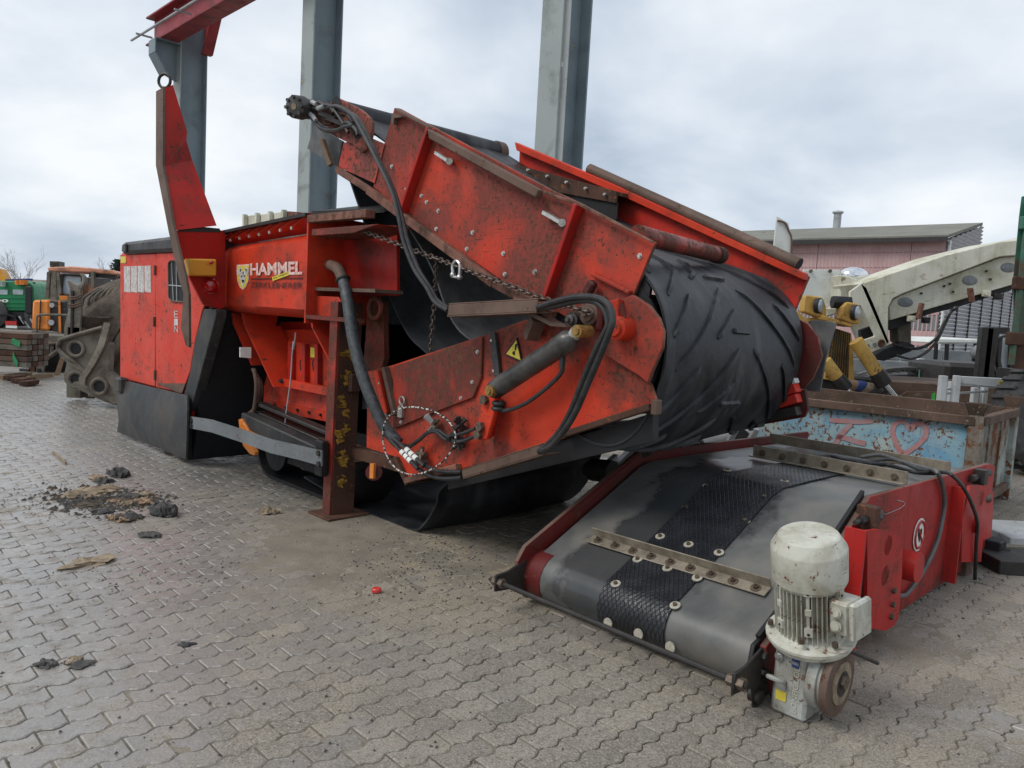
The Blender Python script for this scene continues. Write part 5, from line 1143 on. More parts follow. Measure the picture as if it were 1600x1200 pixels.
# cables over the side
def cab(name, pts, r_, mat, par=mg): m = MB(); m.tube(pts, r_, n=8, sub=8); return m.build(name, mat, par)
top = lambda x, y, zz_=.75: hit(x, y, W(0, 0, zz_), ZX)
sd_ = lambda x, y, o=.05: Q(*z2([(x, y)])[0], SR + o)
cab('power_cable', [top(1345, 714), top(1376, 711, .78), top(1410, 722, .77), top(1448, 732, .77), sd_(1070, 625), sd_(1100, 690), sd_(1115, 790), sd_(1100, 900), sd_(1070, 1020), sd_(1010, 1150), sd_(960, 1230), sd_(905, 1300), sd_(860, 1310)], .013, 'scuffed_plastic')
cab('control_cable', [top(1350, 722), top(1395, 718, .77), top(1440, 735, .76), top(1475, 738, .78), sd_(1150, 640, .10), sd_(1210, 700, .12), sd_(1260, 790, .14), sd_(1295, 900, .14), sd_(1290, 1030, .13), sd_(1283, 1200, .12), sd_(1280, 1330, .11)], .012, 'hose')
for q in range(3): cab('bare_wire', [sd_(1280, 1320, .11), sd_(1270, 1345, .11) , sd_(1235, 1352 + q * 5, .12), sd_(1200 + q * 6, 1330 + q * 8, .14)], .003, 'black')
cab('conduit', [top(1300, 712, .75), top(1340, 722, .78), top(1385, 726, .76), top(1430, 738, .76), top(1460, 740, .75)], .012, 'black')
m = MB(); m.tube([Q(*zq([p])[0], SR + .034) for p in ((985, 95), (1010, 92), (1060, 88), (1110, 70), (1160, 45), (1175, 20), (1130, 5))], .002, n=5); m.build('thin_wire', 'galv', mg)
# gear motor with its upright casing
BA, TA = W(-1.30, 3.10, .35), W(-1.30, 2.975, .86); ax_ = (TA - BA).normalized()
mo = MB(); L0 = lambda z: BA + ax_ * z
mo.lathe(L0(.262), ax_, [(-.015, .140), (0, .147), (.02, .148), (.135, .148), (.143, .145), (.186, .118), (.191, .110), (.194, .04)], 40); fc = mo.build('fan_cover', 'motor_paint', mg, smooth=22)
mo = MB(); mo.cyl(L0(.02), L0(.262), .112, n=28); body = mo.build('motor_body', 'motor_paint', mg)
u_, v_, _ = frame(ax_); mo = MB()
for i in range(44):
    t = 2 * math.pi * i / 44; d_ = u_ * math.cos(t) + v_ * math.sin(t)
    if d_.dot(SX) > .80: continue
    w_ = d_.cross(ax_).normalized(); mo.prism([L0(.03) + d_ * .104 - w_ * .0022, L0(.03) + d_ * .139 - w_ * .0016, L0(.03) + d_ * .139 + w_ * .0016, L0(.03) + d_ * .104 + w_ * .0022], ax_ * .232)
mo.build('cooling_fins', 'motor_paint', body, smooth=0, kind='stuff')
for ang_ in (-28, 22, 78):
    d_ = (-RX * math.cos(rad(ang_)) + SX * math.sin(rad(ang_))).normalized(); w_ = d_.cross(ax_).normalized(); mo = MB()
    for zz_ in (.055, .235): mo.box(L0(zz_) + d_ * .140, w_ * .034, d_ * .016, ax_ * .04)
    mo.box(L0(.145) + d_ * .138, w_ * .012, d_ * .012, ax_ * .19); mo.box(L0(.145) + d_ * .143, w_ * .026, d_ * .012, ax_ * .03); mo.build('mounting_pad', 'motor_paint', body, bevel=.002, kind='stuff')
    for zz_ in (.048, .228): mo = MB(); mo.cyl(L0(zz_) + d_ * .142, L0(zz_) + d_ * .150, .006, n=8); mo.build('pad_hole', 'black', body)
mo = MB(); mo.lathe(L0(.0), ax_, [(-.03, .165), (-.008, .172), (-.006, .178), (.006, .178), (.008, .172), (.014, .142), (.04, .120), (.045, .112)], 36); mo.build('motor_flange', 'motor_paint', mg, smooth=35)
for ang_ in (-62, 12, 60, 150, -130): d_ = (-RX * math.cos(rad(ang_)) + SX * math.sin(rad(ang_))); mo = MB(); mo.cyl(L0(.006) + d_ * .158, L0(.028) + d_ * .158, .012, n=6); mo.build('bolt', 'bolt_rusty', mg)
# terminal box
tc = L0(.14) + (SX * .98 - RX * .05) * .155; mo = MB(); mo.box(tc + SX * .0, SX * .085, RX * .15, ax_ * .15); tb = mo.build('terminal_box', 'motor_paint', mg, bevel=.012)
mo = MB(); mo.box(tc + SX * .055, SX * .028, RX * .165, ax_ * .165); mo.build('box_cover', 'motor_paint', tb, bevel=.008)
for i in (0, 1): mo = MB(); mo.cyl(tc - RX * .074 - SX * .005 + ax_ * (.03 - .06 * i), tc - RX * .09 - SX * .005 + ax_ * (.03 - .06 * i), .022, n=16); mo.cyl(tc - RX * .09 - SX * .005 + ax_ * (.03 - .06 * i), tc - RX * .096 - SX * .005 + ax_ * (.03 - .06 * i), .016, n=16); mo.build('cable_gland', 'motor_paint', tb)
# gearbox
gx = MB(); gx.cyl(L0(-.03), L0(-.07), .125, .105, n=28); gc = BA - ZX * .16; gx.box(W(-1.325, 3.10, .16), SX * .15, RX * .20, ZX * .315); gb = gx.build('gearbox', 'gear_paint', mg, bevel=.014)
gx = MB(); hc = W(-1.25, 3.10, .185); gx.lathe(hc, SX, [(0, .13), (.04, .13), (.045, .12), (.06, .12)], 32); gx.build('gear_side_cover', 'gear_paint', gb)
gx = MB(); gx.lathe(hc + SX * .06, SX, [(0, .137), (.03, .137), (.032, .13)], 32); gx.build('rusty_flange', 'brown_steel', gb)
gx = MB(); gx.lathe(hc + SX * .092, SX, [(0, .088), (.006, .088), (.007, .05)], 32); gx.build('seal_ring', 'pale_scrap', gb)
gx = MB(); gx.cyl(hc + SX * .095, hc + SX * .101, .052, n=24); gx.build('hollow_shaft', 'dark_iron', gb); gx = MB(); gx.cyl(hc + SX * .10 + ZX * .01, hc + SX * .115 + ZX * .01, .03, n=6); gx.build('shaft_screw', 'bolt_rusty', gb)
fs = 3.0 - .003; sg0 = -1.398
gx = MB(); c_ = W(-1.375, fs, .250); gx.cyl(c_, c_ - RX * .01, .018, n=14); gx.cyl(c_ - RX * .01, c_ - RX * .016, .011, n=6); gx.build('oil_plug', 'steel_bright', gb)
gx = MB(); c_ = W(-1.375, fs - .005, .155); gx.torus(c_ - RX * .012, RX * .4 + ZX, .032, .010, 18, 8); gx.build('lifting_eye', 'gear_paint', gb)
gx = MB(); gx.box(W(-1.305, fs, .245), SX * .032, RX * .003, ZX * .042); bs = gx.build('maker_sticker', 'sticker_blue', gb, smooth=0)
o = W(-1.318, fs - .003, .237); write('BONFIGLIOLI', 'sticker_text', o, SX * .026, ZX * .012, -RX, 'white', bs, depth=0)
gx = MB(); gx.box(W(-1.355, fs, .085), SX * .045, RX * .003, ZX * .04); gx.build('yellow_sticker', 'sticker_yellow', gb, smooth=0)
o = W(-1.285, fs - .001, .035); write('BONFIGLIOLI', 'cast_lettering', o, ZX * .20, -SX * .024, -RX, 'motor_paint', gb, depth=.0, bold=.01)
gx = MB(); gx.cyl(Q(1322, 1014, -1.16), Q(1371, 1036, -1.16), .009, n=8); gx.build('loose_rod', 'dark_iron', mg)
# rollers and old frame lying behind the magnet
rf = thing('roller_frame', W(-3.5, 4.9, 0), 'dark roller frame with grey drum lying between the folded conveyor and the magnet', 'roller frame')
z8 = Z(860, 640, .2125)
m = MB(); m.cyl(hit(*z8([(270, 435)])[0], W(0, 4.7, 0), RX), hit(*z8([(420, 470)])[0], W(0, 4.7, 0), RX), .06, n=16); m.cyl(hit(*z8([(310, 440)])[0], W(0, 4.7, 0), RX), hit(*z8([(460, 460)])[0], W(0, 4.7, 0), RX), .09, n=20); m.build('roller', 'dark_iron', rf, kind='stuff')
m = MB(); m.bar(D(*z8([(440, 480)])[0], 4.7), D(*z8([(640, 280)])[0], 5.6), ZX * .12, SX * .05); m.build('frame_bar', 'dark_iron', rf)
m = MB(); m.sbar(D(*z8([(410, 410)])[0], 4.7), D(*z8([(480, 350)])[0], 4.9), .04, .05); m.build('lug', 'galv', rf)
m = MB(); m.cyl(D(*z8([(1060, 250)])[0], 6.9), D(*z8([(1470, 165)])[0], 7.2), .10, n=24); m.build('grey_drum', 'galv', rf)
for x in (1330, 1480): m = MB(); m.sbar(D(*z8([(x - 20, 245)])[0], 6.7), D(*z8([(x + 35, 140)])[0], 6.7), .05, .05); m.build('strut', 'galv', rf)
m = MB(); m.cyl(D(*z8([(1400, 210)])[0], 6.8), D(*z8([(1400, 210)])[0], 7.0), .09, n=20); m.build('bearing', 'dark_iron', rf)
m = MB(); m.box(hit(*z8([(1440, 335)])[0], W(0, 6.4, 0), RX), SX * .35, RX * .3, ZX * .10); m.build('yellow_block', 'old_yellow', rf, bevel=.006)
for i in range(3): m = MB(); c_ = D(*z8([(960 + i * 40, 280)])[0], 6.3); m.torus(c_, RX + ZX * .3, .14, .022, 20, 6); m.build('coiled_hose', 'hose', rf)

# ------------------------------------------------------------------ blue container
ZR_ = .93
NR = G(1527, 652, ZR_); NL0 = G(1258, 622, ZR_); dl = (NL0 - NR).normalized(); NL = NR + dl * 2.15; FR = G(1583, 638, ZR_); dr = (FR - NR); dr = dr.normalized(); FRp = NR + dr * 1.5; FL = NL + dr * 1.5
bc = thing('blue_steel_container', V((NR.x, NR.y, 0)), 'open steel container with peeling light blue paint, rusty rim and a red graffiti heart', 'container')
def low(p, z): return V((p.x, p.y, z))
def wall(name, a, b, z0, z1, n_, th, mat, par): m = MB(); m.prism([low(a, z0), low(b, z0), low(b, z1), low(a, z1)], n_ * th); return m.build(name, mat, par)
wall('long_wall', NL, NR, .12, ZR_, dr, .012, 'container_blue', bc); wall('end_wall', NR - dl * -.0, FRp, .12, ZR_, dl, .012, 'container_end', bc)
wall('long_wall', FL, FRp, .12, ZR_, -dr, .012, 'container_rim', bc); wall('end_wall', NL, FL, .12, ZR_, -dl, .012, 'container_end', bc)
m = MB(); m.prism([low(NL, .14), low(NR, .14), low(FRp, .14), low(FL, .14)], -ZX * .03); m.build('container_floor', 'container_rim', bc)
for a, b, n_ in ((NL, NR, -dr), (NR, FRp, -dl), (FL, FRp, dr), (NL, FL, dl)):
    m = MB(); m.bar(low(a, ZR_ - .035) + n_ * .03, low(b, ZR_ - .035) + n_ * .03, n_ * .07, ZX * .075); m.build('rim_channel', 'container_rim', bc, bevel=.004)
    m = MB(); m.bar(low(a, .14) + n_ * .02, low(b, .14) + n_ * .02, n_ * .05, ZX * .08); m.build('base_channel', 'container_rim', bc, bevel=.004)
for p in (NR, FRp, NL, FL):
    m = MB(); m.bar(low(p, .0), low(p, ZR_ + .02), dl * .11, dr * .11); po = m.build('corner_post', 'container_end', bc, bevel=.01)
    m = MB(); c0 = low(p, ZR_ + .02); q4 = lambda r_, z: [c0 + dl * (r_ * a) + dr * (r_ * b) + ZX * z for a, b in ((1, 1), (1, -1), (-1, -1), (-1, 1))]
    lo_, hi_ = q4(.055, 0), q4(.085, .10)
    for i in range(4): j = (i + 1) % 4; m.prism([lo_[i], lo_[j], hi_[j], hi_[i]], (c0 - (lo_[i] + lo_[j]) / 2).normalized() * .006 + ZX * .0)
    m.build('stacking_cup', 'container_rim', po)
for t in (.33, .66):
    m = MB(); p = NR.lerp(FRp, t); m.bar(low(p, .15) - dl * .005, low(p, ZR_ - .08) - dl * .005, dr * .01, dl * .02); m.build('wall_rib', 'container_end', bc)
nf = -dr * .006
nw_ = dl.cross(ZX).normalized(); nw_ = nw_ if nw_.dot(dr) > 0 else -nw_
def cf(x, y, o=.006): return hit(x, y, NR - nw_ * o, nw_)
zc2 = Z(1160, 560, .28333)
def stroke(name, pts, wd, mat, par):
    P = [cf(*p) for p in zc2(pts)]; m = MB(); L = []
    for i, p in enumerate(P):
        t = (P[min(i + 1, len(P) - 1)] - P[max(i - 1, 0)]).normalized(); n_ = t.cross(nw_).normalized(); L.append([p - n_ * wd / 2, p + n_ * wd / 2])
    m.shell(L, .001); return m.build(name, mat, par, smooth=0)
stroke('graffiti_letter', [(480, 340), (560, 345), (640, 350), (718, 345)], .045, 'graffiti', bc); stroke('graffiti_letter', [(600, 360), (560, 400), (525, 450), (500, 500)], .05, 'graffiti', bc); stroke('graffiti_letter', [(515, 430), (570, 440), (630, 460), (680, 470)], .05, 'graffiti', bc)
stroke('graffiti_heart', [(925, 395), (905, 355), (870, 345), (838, 365), (826, 405), (840, 450), (862, 500), (880, 535)], .045, 'graffiti', bc); stroke('graffiti_heart', [(925, 395), (950, 360), (985, 358), (1015, 385), (1010, 430), (970, 475), (920, 510), (880, 535)], .045, 'graffiti', bc)

# ------------------------------------------------------------------ right background
ZR = Z(1160, 300, .3)
def yp(m, pts, yy, th): m.prism([Y(x, y, yy) for x, y in ZR(pts)], V((0, th, 0))); return m
XH, YH = V((1, 0, 0)), V((0, 1, 0))
# brick hall: real blocks courses built as panels
bt = thing('brick_hall', V((16, 33, 0)), 'low hall of reddish ribbed blockwork with a grey felt roof and louvred end', 'building')
c1_ = CAM + ray(1480, 376) * 30; c0_ = CAM + ray(1150, 386) * 36
wl = V((c1_.x, c1_.y, 0)); wr0 = V((c0_.x, c0_.y, 0)); dv = (wr0 - wl).normalized(); nv = V((dv.y, -dv.x, 0)); nv = nv if nv.y < 0 else -nv
ez = c1_.z; Lw = (wr0 - wl).length + 8
m = MB(); m.prism([low(wl, -.0), low(wl + dv * Lw, -.0), low(wl + dv * Lw, ez), low(wl, ez)], -nv * .3); m.build('block_wall', 'blockwork', bt, smooth=0)
rows_n = int(ez / .62)
for r_ in range(rows_n + 1):
    z0b = r_ * .62
    m = MB(); dark = (r_ in (0, 1, 3))
    x_ = 0
    while x_ < Lw - .1: 
        w_ = min(1.25, Lw - x_); m.prism([low(wl + dv * (x_ + .015), z0b + .015), low(wl + dv * (x_ + w_ - .015), z0b + .015), low(wl + dv * (x_ + w_ - .015), min(ez, z0b + .605)), low(wl + dv * (x_ + .015), min(ez, z0b + .605))], nv * .04); x_ += 1.25
    m.build('block_course', 'conc_panel' if dark else 'blockwork', bt, smooth=0, kind='stuff')
m = MB()
for i in range(int(Lw / .16)): m.bar(low(wl + dv * (.08 + i * .16), 0) + nv * .045, low(wl + dv * (.08 + i * .16), ez - .02) + nv * .045, dv * .05, nv * .014)
m.build('block_ribs', 'blockwork', bt, smooth=0, kind='stuff')
rp0 = wl - dv * .15 + nv * .5; rd = CAM + ray(1546, 360) * 36
m = MB(); hz_ = 1.15; bk_ = -nv * 5.2
m.prism([low(rp0, ez + .05), low(rp0 + dv * (Lw + 2), ez + .05), low(rp0 + dv * (Lw + 2) + bk_, ez + hz_), low(rp0 + bk_, ez + hz_)], ZX * .12); m.build('roof', 'roof_felt', bt, smooth=0)
m = MB(); m.prism([low(rp0, ez - .08), low(rp0 + dv * (Lw + 2), ez - .08), low(rp0 + dv * (Lw + 2), ez + .10), low(rp0, ez + .10)], nv * .05); m.build('gutter', 'dark_iron', bt, smooth=0)
# louvred end wall
eb = wl + bk_ * 1.0 + XH * 0; ew = -nv; le = 5.2
m = MB(); m.prism([low(wl, 0), low(wl + ew * le, 0), low(wl + ew * le, ez + hz_), low(wl, ez)], dv * .2); m.build('end_wall', 'louvre', bt, smooth=0)
m = MB(); nl = 44
for i in range(nl):
    z_ = .2 + i * .16
    st_ = 0 if z_ < ez else (z_ - ez) / hz_ * le
    if st_ > le - .3: break
    m.prism([low(wl + ew * st_, z_), low(wl + ew * le, z_), low(wl + ew * le, z_ + .10) - dv * .09, low(wl + ew * st_, z_ + .10) - dv * .09], -dv * .02 - ZX * .02)
m.build('louvre_slats', 'louvre', bt, smooth=0, kind='stuff')
an0 = wl + ew * 5.2
m = MB(); m.prism([low(an0, 0), low(an0 + ew * 14, 0), low(an0 + ew * 14, 4.2), low(an0, 4.6)], dv * .2); m.build('annex_wall', 'louvre', bt, smooth=0)
m = MB()
for i in range(25): m.prism([low(an0, .2 + i * .16), low(an0 + ew * 14, .2 + i * .16), low(an0 + ew * 14, .3 + i * .16) - dv * .09, low(an0, .3 + i * .16) - dv * .09], -dv * .02 - ZX * .02)
m.build('louvre_slats', 'louvre', bt, smooth=0, kind='stuff')
for i in range(9): m = MB(); p = wl + ew * (.1 + i * 2.1); m.bar(low(p, 0) - dv * .10, low(p, min(ez, 4.3)) - dv * .10, ew * .08, dv * .06); m.build('wall_post', 'dark_iron', bt, smooth=0)
m = MB(); m.bar(low(wl, 0) - dv * .12 + nv * .02, low(wl, ez) - dv * .12 + nv * .02, ew * .22, dv * .05); m.build('corner_trim', 'white_sheet', bt, smooth=0)
m = MB(); cp = CAM + ray(1306, 368) * 38; m.lathe(low(cp, 4.5), ZX, [(0, .22), (cp.z - 4.5 + .1, .19), (cp.z - 4.5 + .2, .30), (cp.z - 4.5 + .25, .18), (cp.z - 3.45, .18), (cp.z - 3.4, .27), (cp.z - 3.33, .25), (cp.z - 3.28, .05)], 16); m.build('roof_chimney', 'galv', bt)
for i in range(3):
    m = MB(); p = CAM + ray(1200 + i * 28, 373) * 37.5; a_ = V((p.x, p.y, p.z)); m.prism([a_, a_ + XH * .95, a_ + XH * 1.0 + YH * .9 + ZX * .35, a_ + YH * .9 + ZX * .35], ZX * .06); m.build('solar_panel', 'dark_grille', bt, smooth=0)
# grey block boundary wall with pale capping between yard and hall
bw = thing('block_boundary_wall', V((12, 24, 0)), 'low dark grey concrete block wall standing in front of the reddish hall', 'wall')
m = MB(); m.box(V((14, 23.0, .60)), XH * 15, YH * .30, ZX * 1.19); m.build('mortar_core', 'white_sheet', bw)
for r_ in range(3):
    for i in range(12):
        m = MB(); m.box(V((7.2 + i * 1.22 + (r_ % 2) * .6, 23, .22 + r_ * .42)), XH * 1.18, YH * .4, ZX * .385); m.build('concrete_block', 'conc_panel', bw, bevel=.02)
# white boom machine
wm_ = thing('white_crusher_boom', V((7.5, 12.6, 0)), 'large dirty white machine with a sloping box boom, oval lights and triangular bracket', 'crusher')
YB = 12.6
boom = [(630, 472), (1050, 330), (1340, 258), (1428, 250), (1700, 190), (1700, 400), (1425, 480), (1390, 490), (770, 672), (765, 780), (750, 800), (640, 850), (600, 830), (590, 790), (745, 700), (615, 480)]
m = MB(); yp(m, [(630, 472), (1050, 330), (1340, 258), (1428, 250), (1700, 190), (1700, 330), (1425, 330), (1340, 338), (830, 532), (785, 555), (762, 600), (760, 780), (745, 790), (620, 500)], YB, .9); m.build('boom_top', 'cream', wm_, bevel=.015)
m = MB(); yp(m, [(765, 600), (785, 560), (830, 535), (1340, 342), (1425, 332), (1700, 332), (1700, 420), (1425, 478), (770, 668)], YB + .12, .7); bs_ = m.build('boom_web', 'cream', wm_, bevel=.01)
for (x, y) in ((848, 574), (1184, 461), (1384, 394)):
    m = MB(); c_ = Y(*ZR([(x, y)])[0], YB + .12); m.sphere(c_, .13, 20, 10, sc=(1, .12, .62))
    o = m.build('oval_light', 'grey_lens', wm_)
for (x, y) in ((930, 528), (1050, 490), (1095, 520), (1270, 412), (1290, 455), (1080, 478)): m = MB(); c_ = Y(*ZR([(x, y)])[0], YB + .11); m.cyl(c_, c_ - YH * .02, .02, n=8); m.build('bolt', 'dark_iron', wm_)
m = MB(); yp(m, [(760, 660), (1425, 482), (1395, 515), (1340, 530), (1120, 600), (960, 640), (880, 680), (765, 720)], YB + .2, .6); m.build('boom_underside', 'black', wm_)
m = MB(); yp(m, [(808, 690), (880, 680), (880, 800), (850, 800), (812, 780)], YB + .3, .3); m.build('boom_leg', 'dirt_iron', wm_, bevel=.01)
# triangular bracket
tb_o = [(618, 478), (632, 478), (760, 785), (745, 805), (640, 850), (596, 825), (560, 800), (560, 560)]
m = MB(); P = [(620, 478), (650, 500), (765, 780), (750, 802), (640, 850), (600, 830), (575, 790), (690, 752), (690, 740), (615, 590), (560, 600), (560, 520)]
yp(m, P, YB - .35, .06); m.build('triangle_bracket', 'cream', wm_, bevel=.006)
m = MB(); yp(m, [(618, 480), (632, 470), (770, 780), (757, 800)], YB - .35, 1.1); m.build('bracket_edge', 'cream', wm_)
for x, y in ((653, 803), (689, 796)): m = MB(); c_ = Y(*ZR([(x, y)])[0], YB - .36); m.cyl(c_, c_ - YH * .004, .035, n=16); m.build('bracket_hole', 'grey_lens', wm_)
m = MB(); c_ = Y(*ZR([(725, 788)])[0], YB - .36); m.torus(c_, YH, .05, .014, 18, 6); m.cyl(c_, c_ - YH * .004, .04, n=16); m.build('pin_eye', 'rust', wm_)
m = MB(); yp(m, [(615, 720), (670, 700), (690, 745), (620, 775)], YB - .1, .1); m.build('dark_opening', 'dark_inside', wm_, smooth=0)
for q in ([(760, 650), (740, 860), (660, 870), (820, 850), (900, 800), (860, 780)],): m = MB(); yp(m, [(740, 820), (860, 780), (900, 800), (880, 830), (740, 880), (660, 870)], YB + .1, .3); m.build('pivot_base', 'black', wm_, bevel=.01)
m = MB(); yp(m, [(320, 405), (510, 405), (500, 540), (440, 600), (200, 605), (280, 560)], YB + .9, .05); m.build('white_cover', 'white_sheet', wm_, bevel=.006)
m = MB(); yp(m, [(508, 430), (560, 440), (630, 470), (640, 560), (615, 600), (440, 650), (430, 605), (505, 600)], YB + .5, .4); m.build('boom_root', 'cream', wm_, bevel=.02)
m = MB(); m.sphere(Y(*ZR([(578, 440)])[0], YB + .9), .26, 20, 12, sc=(1, .8, .62)); m.build('chrome_dome', 'chrome', wm_, smooth=60)
for x in (355, 455): m = MB(); c_ = Y(*ZR([(x, 412)])[0], YB + .88); m.cyl(c_, c_ - YH * .03, .03, n=10); m.build('cover_latch', 'dirt_iron', wm_)
m = MB(); yp(m, [(160, 320), (180, 125), (240, 160), (255, 230), (258, 320), (255, 420), (155, 420)], YB + 1.2, .05); m.build('white_fin', 'white_sheet', wm_, bevel=.006)
m = MB(); m.tube([Y(*p, YB + 1.17) for p in ZR([(182, 150), (200, 152), (225, 165), (240, 200), (255, 240), (254, 330)])], .018, n=8); m.build('fin_rail', 'brown_steel', wm_)
for (x, y, x2, y2, w_) in ((935, 580, 915, 660, .09), (1185, 500, 1195, 570, .10)): m = MB(); m.sbar(Y(*ZR([(x, y)])[0], YB + .0), Y(*ZR([(x2, y2)])[0], YB + .0), w_, .05); m.build('rusty_strap', 'edge', wm_)
for (x, y) in ((880, 660), (1270, 530), (955, 668), (1330, 545)): m = MB(); m.box(Y(*ZR([(x, y)])[0], YB + .1), XH * .13, YH * .06, ZX * .10); m.cyl(Y(*ZR([(x, y)])[0], YB + .1), Y(*ZR([(x, y)])[0], YB + .02), .025, n=8); m.build('roller_clamp', 'cream' if x in (880, 1270) else 'dark_iron', wm_, bevel=.01, kind='stuff')
for q in ([(1120, 600), (1070, 640), (1040, 720), (1000, 770), (940, 810), (860, 815), (780, 790)], [(1110, 600), (1060, 660), (1020, 740), (980, 785), (900, 815), (800, 800)], [(1095, 605), (1050, 700), (1010, 780), (950, 840), (880, 868), (800, 850)]):
    m = MB(); m.tube([Y(*p, YB + .05) for p in ZR(q)], .022, n=7); m.build('drooping_hose', 'hose', wm_)
# lower body so that it stands on the ground
m = MB(); m.box(V((4.6, YB + 1.0, .8)), XH * 1.8, YH * 1.6, ZX * 1.3); m.build('chassis', 'dark_iron', wm_, bevel=.03)
for x in (4.2, 5.2): m = MB(); m.cyl(V((x, YB + .1, .45)), V((x, YB + .5, .45)), .44, n=28); m.build('wheel', 'tyre', wm_)
# yellow machine with lamps and grille
YY = 10.4
ym = thing('yellow_compactor', V((4.6, YY, 0)), 'weathered yellow machine front with two round headlamps, rusty grille and two lift cylinders', 'machine')
for (o_, n1) in (([(330, 545), (345, 537), (405, 545), (425, 560), (438, 600), (440, 655), (425, 660), (325, 625)], (402, 592)), ([(520, 600), (545, 572), (600, 580), (612, 600), (612, 690), (575, 690), (512, 665)], (592, 628))):
    m = MB(); yp(m, o_, YY, .22); hl = m.build('lamp_housing', 'old_yellow', ym, bevel=.03)
    m = MB(); c_ = Y(*ZR([n1])[0], YY - .02); ax3 = (XH * .75 - YH * .66); m.lathe(c_ - ax3 * .05, ax3, [(0, .10), (.05, .105), (.06, .10)], 24); m.build('lamp_rim', 'dark_iron', hl)
    m = MB(); m.lathe(c_, ax3, [(.012, .088), (.03, .075), (.04, .03)], 24); m.build('headlamp', 'glass_pale', hl)
m = MB(); yp(m, [(415, 640), (575, 690), (572, 705), (415, 665)], YY - .1, .3); m.build('lamp_bracket', 'old_yellow', ym, bevel=.008)
m = MB(); yp(m, [(455, 700), (565, 735), (575, 790), (560, 1000), (430, 975), (440, 860)], YY + .15, .1); gr_ = m.build('grille_frame', 'old_yellow', ym)
m = MB(); a_, b_, c_, d_ = [Y(*p, YY + .13) for p in ZR([(468, 712), (566, 742), (556, 995), (436, 970)])]
for i in range(24):
    t = (i + .5) / 24; p, q = a_.lerp(d_, t), b_.lerp(c_, t)
    for j in range(9): u0, u1 = j / 9 + .012, (j + 1) / 9 - .03; m.prism([p.lerp(q, u0), p.lerp(q, u1), p.lerp(q, u1) + ZX * .024, p.lerp(q, u0) + ZX * .024], -YH * .003)
m.build('grille_slots', 'dark_inside', gr_, smooth=0, kind='stuff')
m = MB(); yp(m, [(560, 800), (575, 800), (585, 1040), (555, 1040)], YY + .1, .1); m.build('frame_post', 'old_yellow', ym)
m = MB(); m.cyl(Y(*ZR([(505, 575)])[0], YY + .15) - XH * .1, Y(*ZR([(505, 575)])[0], YY + .15) + XH * .15, .095, n=6); m.build('round_horn', 'black', ym, bevel=.01)
m = MB(); yp(m, [(250, 620), (290, 620), (330, 660), (420, 650), (420, 670), (330, 680), (250, 660)], YY + .1, .2); m.build('hand_lever', 'old_yellow', ym, bevel=.01)
for (pa_, pb_, pc_, r_) in (((590, 775), (722, 975), (795, 1065), .092), ((430, 880), (520, 1000), (560, 1045), .085)):
    a_, b_, c_ = [Y(*p, YY - .15) for p in ZR([pa_, pb_, pc_])]; u_ = (b_ - a_).normalized()
    m = MB(); m.cyl(a_, b_, r_, n=20); cl_ = m.build('lift_cylinder', 'old_yellow', ym); m = MB(); m.lathe(b_ - u_ * .12, u_, [(0, r_ + .006), (.16, r_ + .02), (.20, r_ + .015), (.21, .04)], 20); m.build('cylinder_gland', 'dark_iron', cl_)
    m = MB(); m.cyl(b_, c_ + (c_ - b_) * .6, .032, n=14); m.build('chrome_rod', 'chrome', cl_)
m = MB(); m.box(V((4.5, YY + .9, .55)), XH * 1.5, YH * 1.3, ZX * .9); m.build('engine_block', 'dark_iron', ym, bevel=.03)
for i, (x, y) in enumerate(((610, 1010), (650, 1020), (680, 1030), (570, 1005))):
    m = MB(); m.sphere(Y(*ZR([(x, y)])[0], YY + .1), .11, 8, 6, sc=(1.3, .8, .7)); m.build('rag', ['blue_rag', 'pale_scrap', 'cloth_dark', 'wood'][i], ym)
for (a, b) in (((600, 950), (690, 925)), ((590, 985), (690, 950)), ((600, 965), (680, 975))):
    m = MB(); m.cyl(Y(*ZR([a])[0], YY + .4), Y(*ZR([b])[0], YY + .4), .02, n=8); m.build('bright_pipe', 'galv', ym)
# ribbed steel container at the right edge
gcn = thing('green_steel_container', V((6.6, 9.0, 0)), 'tall rusty green steel container with hinged door at the right edge', 'container')
YG = 9.0
gv = V((.80, .60, 0)) * 2.2
m = MB(); m.prism([Y(x, y, YG) for x, y in ZR([(1438, 130), (1452, 20), (1560, 20), (1560, 920), (1412, 920), (1408, 450)])], gv); m.build('container_body', 'green_rusty', gcn, bevel=.01)
m = MB(); yp(m, [(1410, 790), (1560, 790), (1560, 930), (1412, 920)], YG - .03, .03); m.build('bottom_rail', 'rust', gcn)
m = MB(); p_ = Y(*ZR([(1405, 60)])[0], YG - .05); q_ = Y(*ZR([(1405, 900)])[0], YG - .05); x_ = Y(*ZR([(1428, 500)])[0], YG).x
m.cyl(V((x_, YG - .06, p_.z + .02)), V((x_, YG - .06, q_.z)), .035, n=10); m.build('lock_rod', 'green_rusty', gcn)
for y in (160, 475, 765): m = MB(); c_ = Y(*ZR([(1432, y)])[0], YG - .06); m.box(V((x_ + .02, YG - .06, c_.z)), XH * .20, YH * .09, ZX * .15); m.build('hinge', 'rust' if y > 200 else 'green_rusty', gcn, bevel=.012)
m = MB(); zbb = Y(*ZR([(1412, 930)])[0], YG).z
for x in (.75, 2.0): m.box(V((x_ + x, YG + .9, zbb / 2)), XH * .3, YH * .5, ZX * (zbb - .02)); 
m.build('stand_blocks', 'dark_iron', gcn, kind='stuff')
